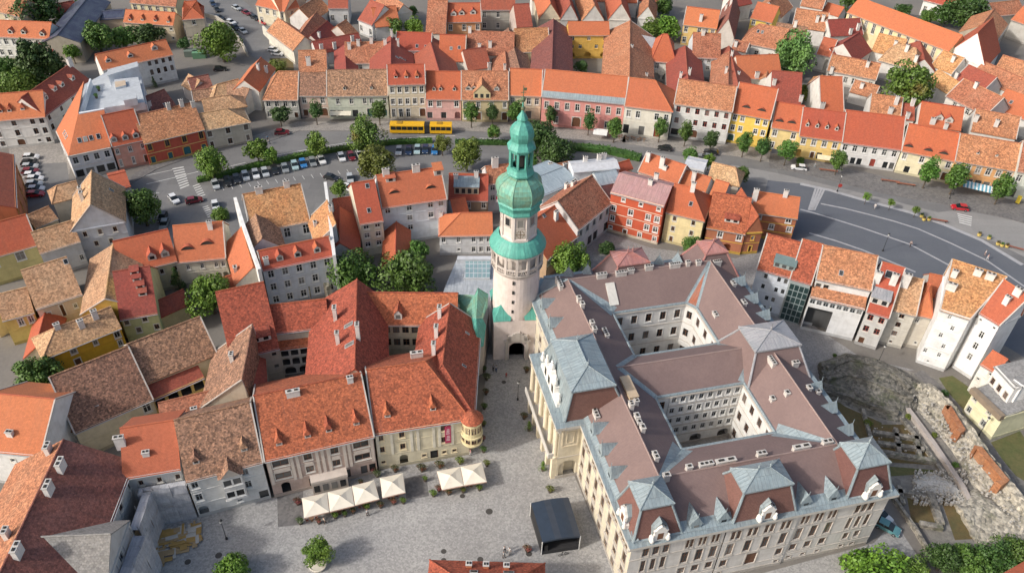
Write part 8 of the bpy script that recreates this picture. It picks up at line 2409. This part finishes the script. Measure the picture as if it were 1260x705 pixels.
# ------------------------------------------------------------------ street furniture
IRON = mat_flat('iron_black', (.03, .03, .032), .5)
def lamp(label, x, y, h=4.5):
    p = P(x, y, 0)
    root = empty('street_lamp', p, label, 'street lamp', 'street lamps')
    link('post', MB().tube((0, 0, 0), (0, 0, h), .07, .045, 8).lathe((0, 0, 0), [(.2, 0), (.2, .3), (.1, .6)], 10).mesh('post', [IRON]), root)
    hd_ = link('lamp_head', MB().lathe((0, 0, h), [(.06, 0), (.2, .1), (.26, .55), (.3, .6), (.1, .8), (0, .95)], 8).mesh('lamp_head', [IRON]), root)
    link('lamp_glass', MB().lathe((0, 0, h), [(.21, .12), (.265, .53)], 8).mesh('lamp_glass', [mat_flat('lamp_clear', (.6, .6, .58), .2)]), hd_)
for lb, x, y in (('black lamp post before the town hall arcade', 637, 492), ('black lamp post beside the lawn below the white houses', 1204, 536), ('dark lamp post on the lane above the rampart', 1080, 447), ('lamp post at the edge of the dark plaza near the rust roofs', 1086, 309), ('lamp post beside the red road sign', 1030, 236), ('lamp post on the ring road pavement at the crossing', 1168, 245), ('lamp post before the white house with the bay', 279, 663), ('lamp post at the corner before the golden mottled roof', 1172, 240)):
    lamp(lb, x, y)
sg2 = empty('road_sign', P(1030, 240, 0), 'round red road sign on a grey post by the ring road', 'road sign')
link('post', MB().tube((0, 0, 0), (0, 0, 3.2), .05, None, 6).mesh('post', [RIM]), sg2)
link('sign_plate', MB().lathe((0, 0, 0), [(0, -.03), (.55, -.03), (.55, .03), (0, .03)], 16).mesh('sign_plate', [mat_flat('sign_red', (.4, .05, .04), .5)]), sg2, (0, -.1, 3.0)).rotation_euler = (math.pi / 2, 0, 0)
BNW = mat_flat('bench_wood', (.28, .10, .06), .6)
def bench(label, x, y, ang, L=5.0):
    p = P(x, y, .14)
    root = empty('bench', p, label, 'bench', 'long benches on the ring road pavement', ang)
    for k in range(3):
        link('slat', MB().box((-L / 2, -.3 + k * .21, .42), (L, 0, 0), (0, .18, 0), (0, 0, .05)).mesh('slat', [BNW]), root)
    for s in (-1, 1):
        link('leg', MB().box((s * L * .4 - .05, -.28, 0), (.1, 0, 0), (0, .56, 0), (0, 0, .42)).mesh('leg', [IRON]), root)
for lb, x, y, a in (('left long red-brown bench on the ring road pavement', 1095, 224, -.2), ('right long red-brown bench on the ring road pavement', 1114, 228, -.22), ('red-brown bench beside the flower barrels, left of the zebra crossing', 1153, 272, -.25), ('red-brown bench at the right edge of the plaza', 1252, 307, -.45), ('brown bench near the white car on the pavement', 1019, 211, -.2)):
    bench(lb, x, y, a)
TUBM = mat_flat('barrel_yellow', (.55, .42, .12), .6)
for k, (x, y) in enumerate(((1134, 266), (1137, 270), (1143, 270), (1205, 289), (1217, 293), (1228, 300), (1233, 302), (1239, 303))):
    p = P(x, y, .3)
    root = empty('flower_barrel', (p.x, p.y, .02), 'pale yellow flower barrel on the plaza edge, ' + ('leftmost of three left of the crossing', 'middle of three left of the crossing', 'rightmost of three left of the crossing', 'alone at the left, right of the crossing', 'left of the pair before the last bench', 'first of three together by the last bench', 'second of three together by the last bench', 'third of three together by the last bench')[k], 'flower barrel', 'flower barrels left of the crossing' if k < 3 else 'flower barrels right of the crossing')
    link('barrel', MB().lathe((0, 0, 0), [(.4, 0), (.5, .3), (.45, .6), (.38, .6), (.36, .5), (0, .5)], 12).mesh('barrel', [TUBM]), root)
    c = link('plant', crown_mesh('bush', 'redfl' if k % 2 else 'green', 420, 5), root, (0, 0, .9)); c.scale = (.55, .55, .55)
def awning(label, A, B, z, d, c1, c2=None):
    a, b = P(*A, z), P(*B, z)
    u = b - a; n = u.normalized().cross(Z3)
    mb = MB()
    k = max(2, int(u.length / .45))
    for i in range(k):
        p = a + u * i / k
        mb.box(p, u / k, n * d - Z3 * .6, Z3 * .05, i % 2)
    tag(link('awning', mb.mesh('awning', [mat_flat('awning_%d' % int(99 * c1[2]), c1, .9), mat_flat('awning_b%d' % int(99 * (c2 or c1)[2]), c2 or c1, .9)])), label, 'awning', 'shop awnings on the ring road')
awning('cream awning over the shop of the long pale green house', (406, 137), (432, 137), 3.0, 1.6, (.66, .62, .5))
awning('blue and white striped awning before the orange-plastered house', (1186, 222), (1222, 230), 3.0, 2.6, (.12, .34, .46), (.7, .72, .72))
awning('cream awning on the orange-yellow house', (1006, 190), (1026, 193), 3.0, 1.6, (.7, .62, .42))
awning('dark awning on the small yellow house', (950, 183), (965, 186), 3.0, 1.6, (.2, .19, .18))
awning('white café canopy before the pink palace', (731, 158), (748, 160), 2.8, 2.6, (.72, .72, .7))
for k in range(14):
    x, y = 742 + k * 3.8 + (k % 2), 166 + k * .55 + (k % 3)
    p = P(x, y, .13)
    t = tag(link('café_table', TBM, None, (p.x, p.y, .14)), 'small café table in the rows before the pink palace and the white house', 'table', 'café tables on the ring road')
# yellow letter box, flag, waste containers
p = P(1251, 251, 0)
kb = empty('kiosk', p, 'small yellow slanted sign box at the right edge of the pavement', 'sign box', None, -.6)
link('panel', MB().box((-.5, -.15, .3), (1.0, 0, 0), (0, .3, 0), (0, 0, 2.2)).mesh('panel', [mat_flat('box_yellow', (.65, .5, .05), .5)]), kb)
link('foot', MB().box((-.55, -.3, 0), (1.1, 0, 0), (0, .6, 0), (0, 0, .3)).mesh('foot', [IRON]), kb)
p = P(610, 258, 4)
fg = empty('flag', p, 'small red and white flag beside the tower head', 'flag')
link('pole', MB().tube((0, 0, 0), (0, 0, 4.0), .05, None, 6).mesh('pole', [RIM]), fg)
cl = MB()
for j in range(6):
    cl.face([(j * .25, .08 * math.sin(j), 2.2), (j * .25 + .25, .08 * math.sin(j + 1), 2.2), (j * .25 + .25, .08 * math.sin(j + 1), 3.0), (j * .25, .08 * math.sin(j), 3.0)], 0)
    cl.face([(j * .25, .08 * math.sin(j), 3.0), (j * .25 + .25, .08 * math.sin(j + 1), 3.0), (j * .25 + .25, .08 * math.sin(j + 1), 3.8), (j * .25, .08 * math.sin(j), 3.8)], 1)
link('cloth', cl.mesh('cloth', [mat_flat('flag_white', (.7, .7, .68), .9), mat_flat('flag_red', (.5, .06, .1), .9)]), fg)
for k, (x, y, c, lb) in enumerate(((246, 71, (.10, .22, .13), 'green waste container in the yard below the tower-like house'), (236, 69, (.12, .15, .13), 'dark waste container left of the green one'))):
    p = P(x, y, 0)
    cn = empty('waste_container', p, lb, 'container', 'waste containers in the yard', .2)
    link('bin', MB().cbox((0, 0, 0), 4.2, 2.4, 1.9).mesh('bin', [mat_flat('container_%d' % k, c, .6)]), cn)
    link('lid', MB().cbox((0, 0, 1.9), 4.3, 2.5, .18).mesh('lid', [mat_flat('container_lid_%d' % k, scale3(c, 1.3), .6)]), cn)
# garden wall of the curved street
wall_run('curved pale retaining wall beside the chestnut tree', [(250, 20), (268, 25), (280, 33), (291, 45), (300, 58), (306, 70)], .5, 1.6, mat_plaster((.45, .42, .36), .4), 'retaining_wall', 'pale garden walls')
wall_run('long cream wall beside the parking street', [(326, 42), (340, 56), (352, 66), (362, 76)], .6, 3.0, mat_plaster((.62, .6, .52), .3), 'garden_wall', 'pale garden walls')
wall_run('arched stone wall head before the grey-white palace', [(378, 366), (384, 360), (394, 357), (403, 359), (409, 366)], 1.0, 3.5, RST, 'garden_wall', 'pale garden walls')
sheet('parking_street', [(235, -20), (285, -10), (330, 25), (336, 45), (360, 75), (350, 85), (310, 70), (290, 40), (262, 26), (235, 22)], 0.012, ASPHALT)
sheet('yard_paving', [(10, 178), (78, 172), (90, 195), (85, 215), (60, 232), (20, 260), (15, 215)], 0.010, PAVE)
sheet('yard_paving', [(24, 203), (82, 200), (85, 220), (60, 245), (20, 262)], 0.014, ASPHALT)
sheet('lawn', [(-20, 70), (25, 72), (60, 100), (20, 118), (-20, 118)], 0.012, GRASS)
sheet('lawn', [(332, 72), (360, 72), (362, 88), (330, 90)], 0.016, GRASS_DRY)
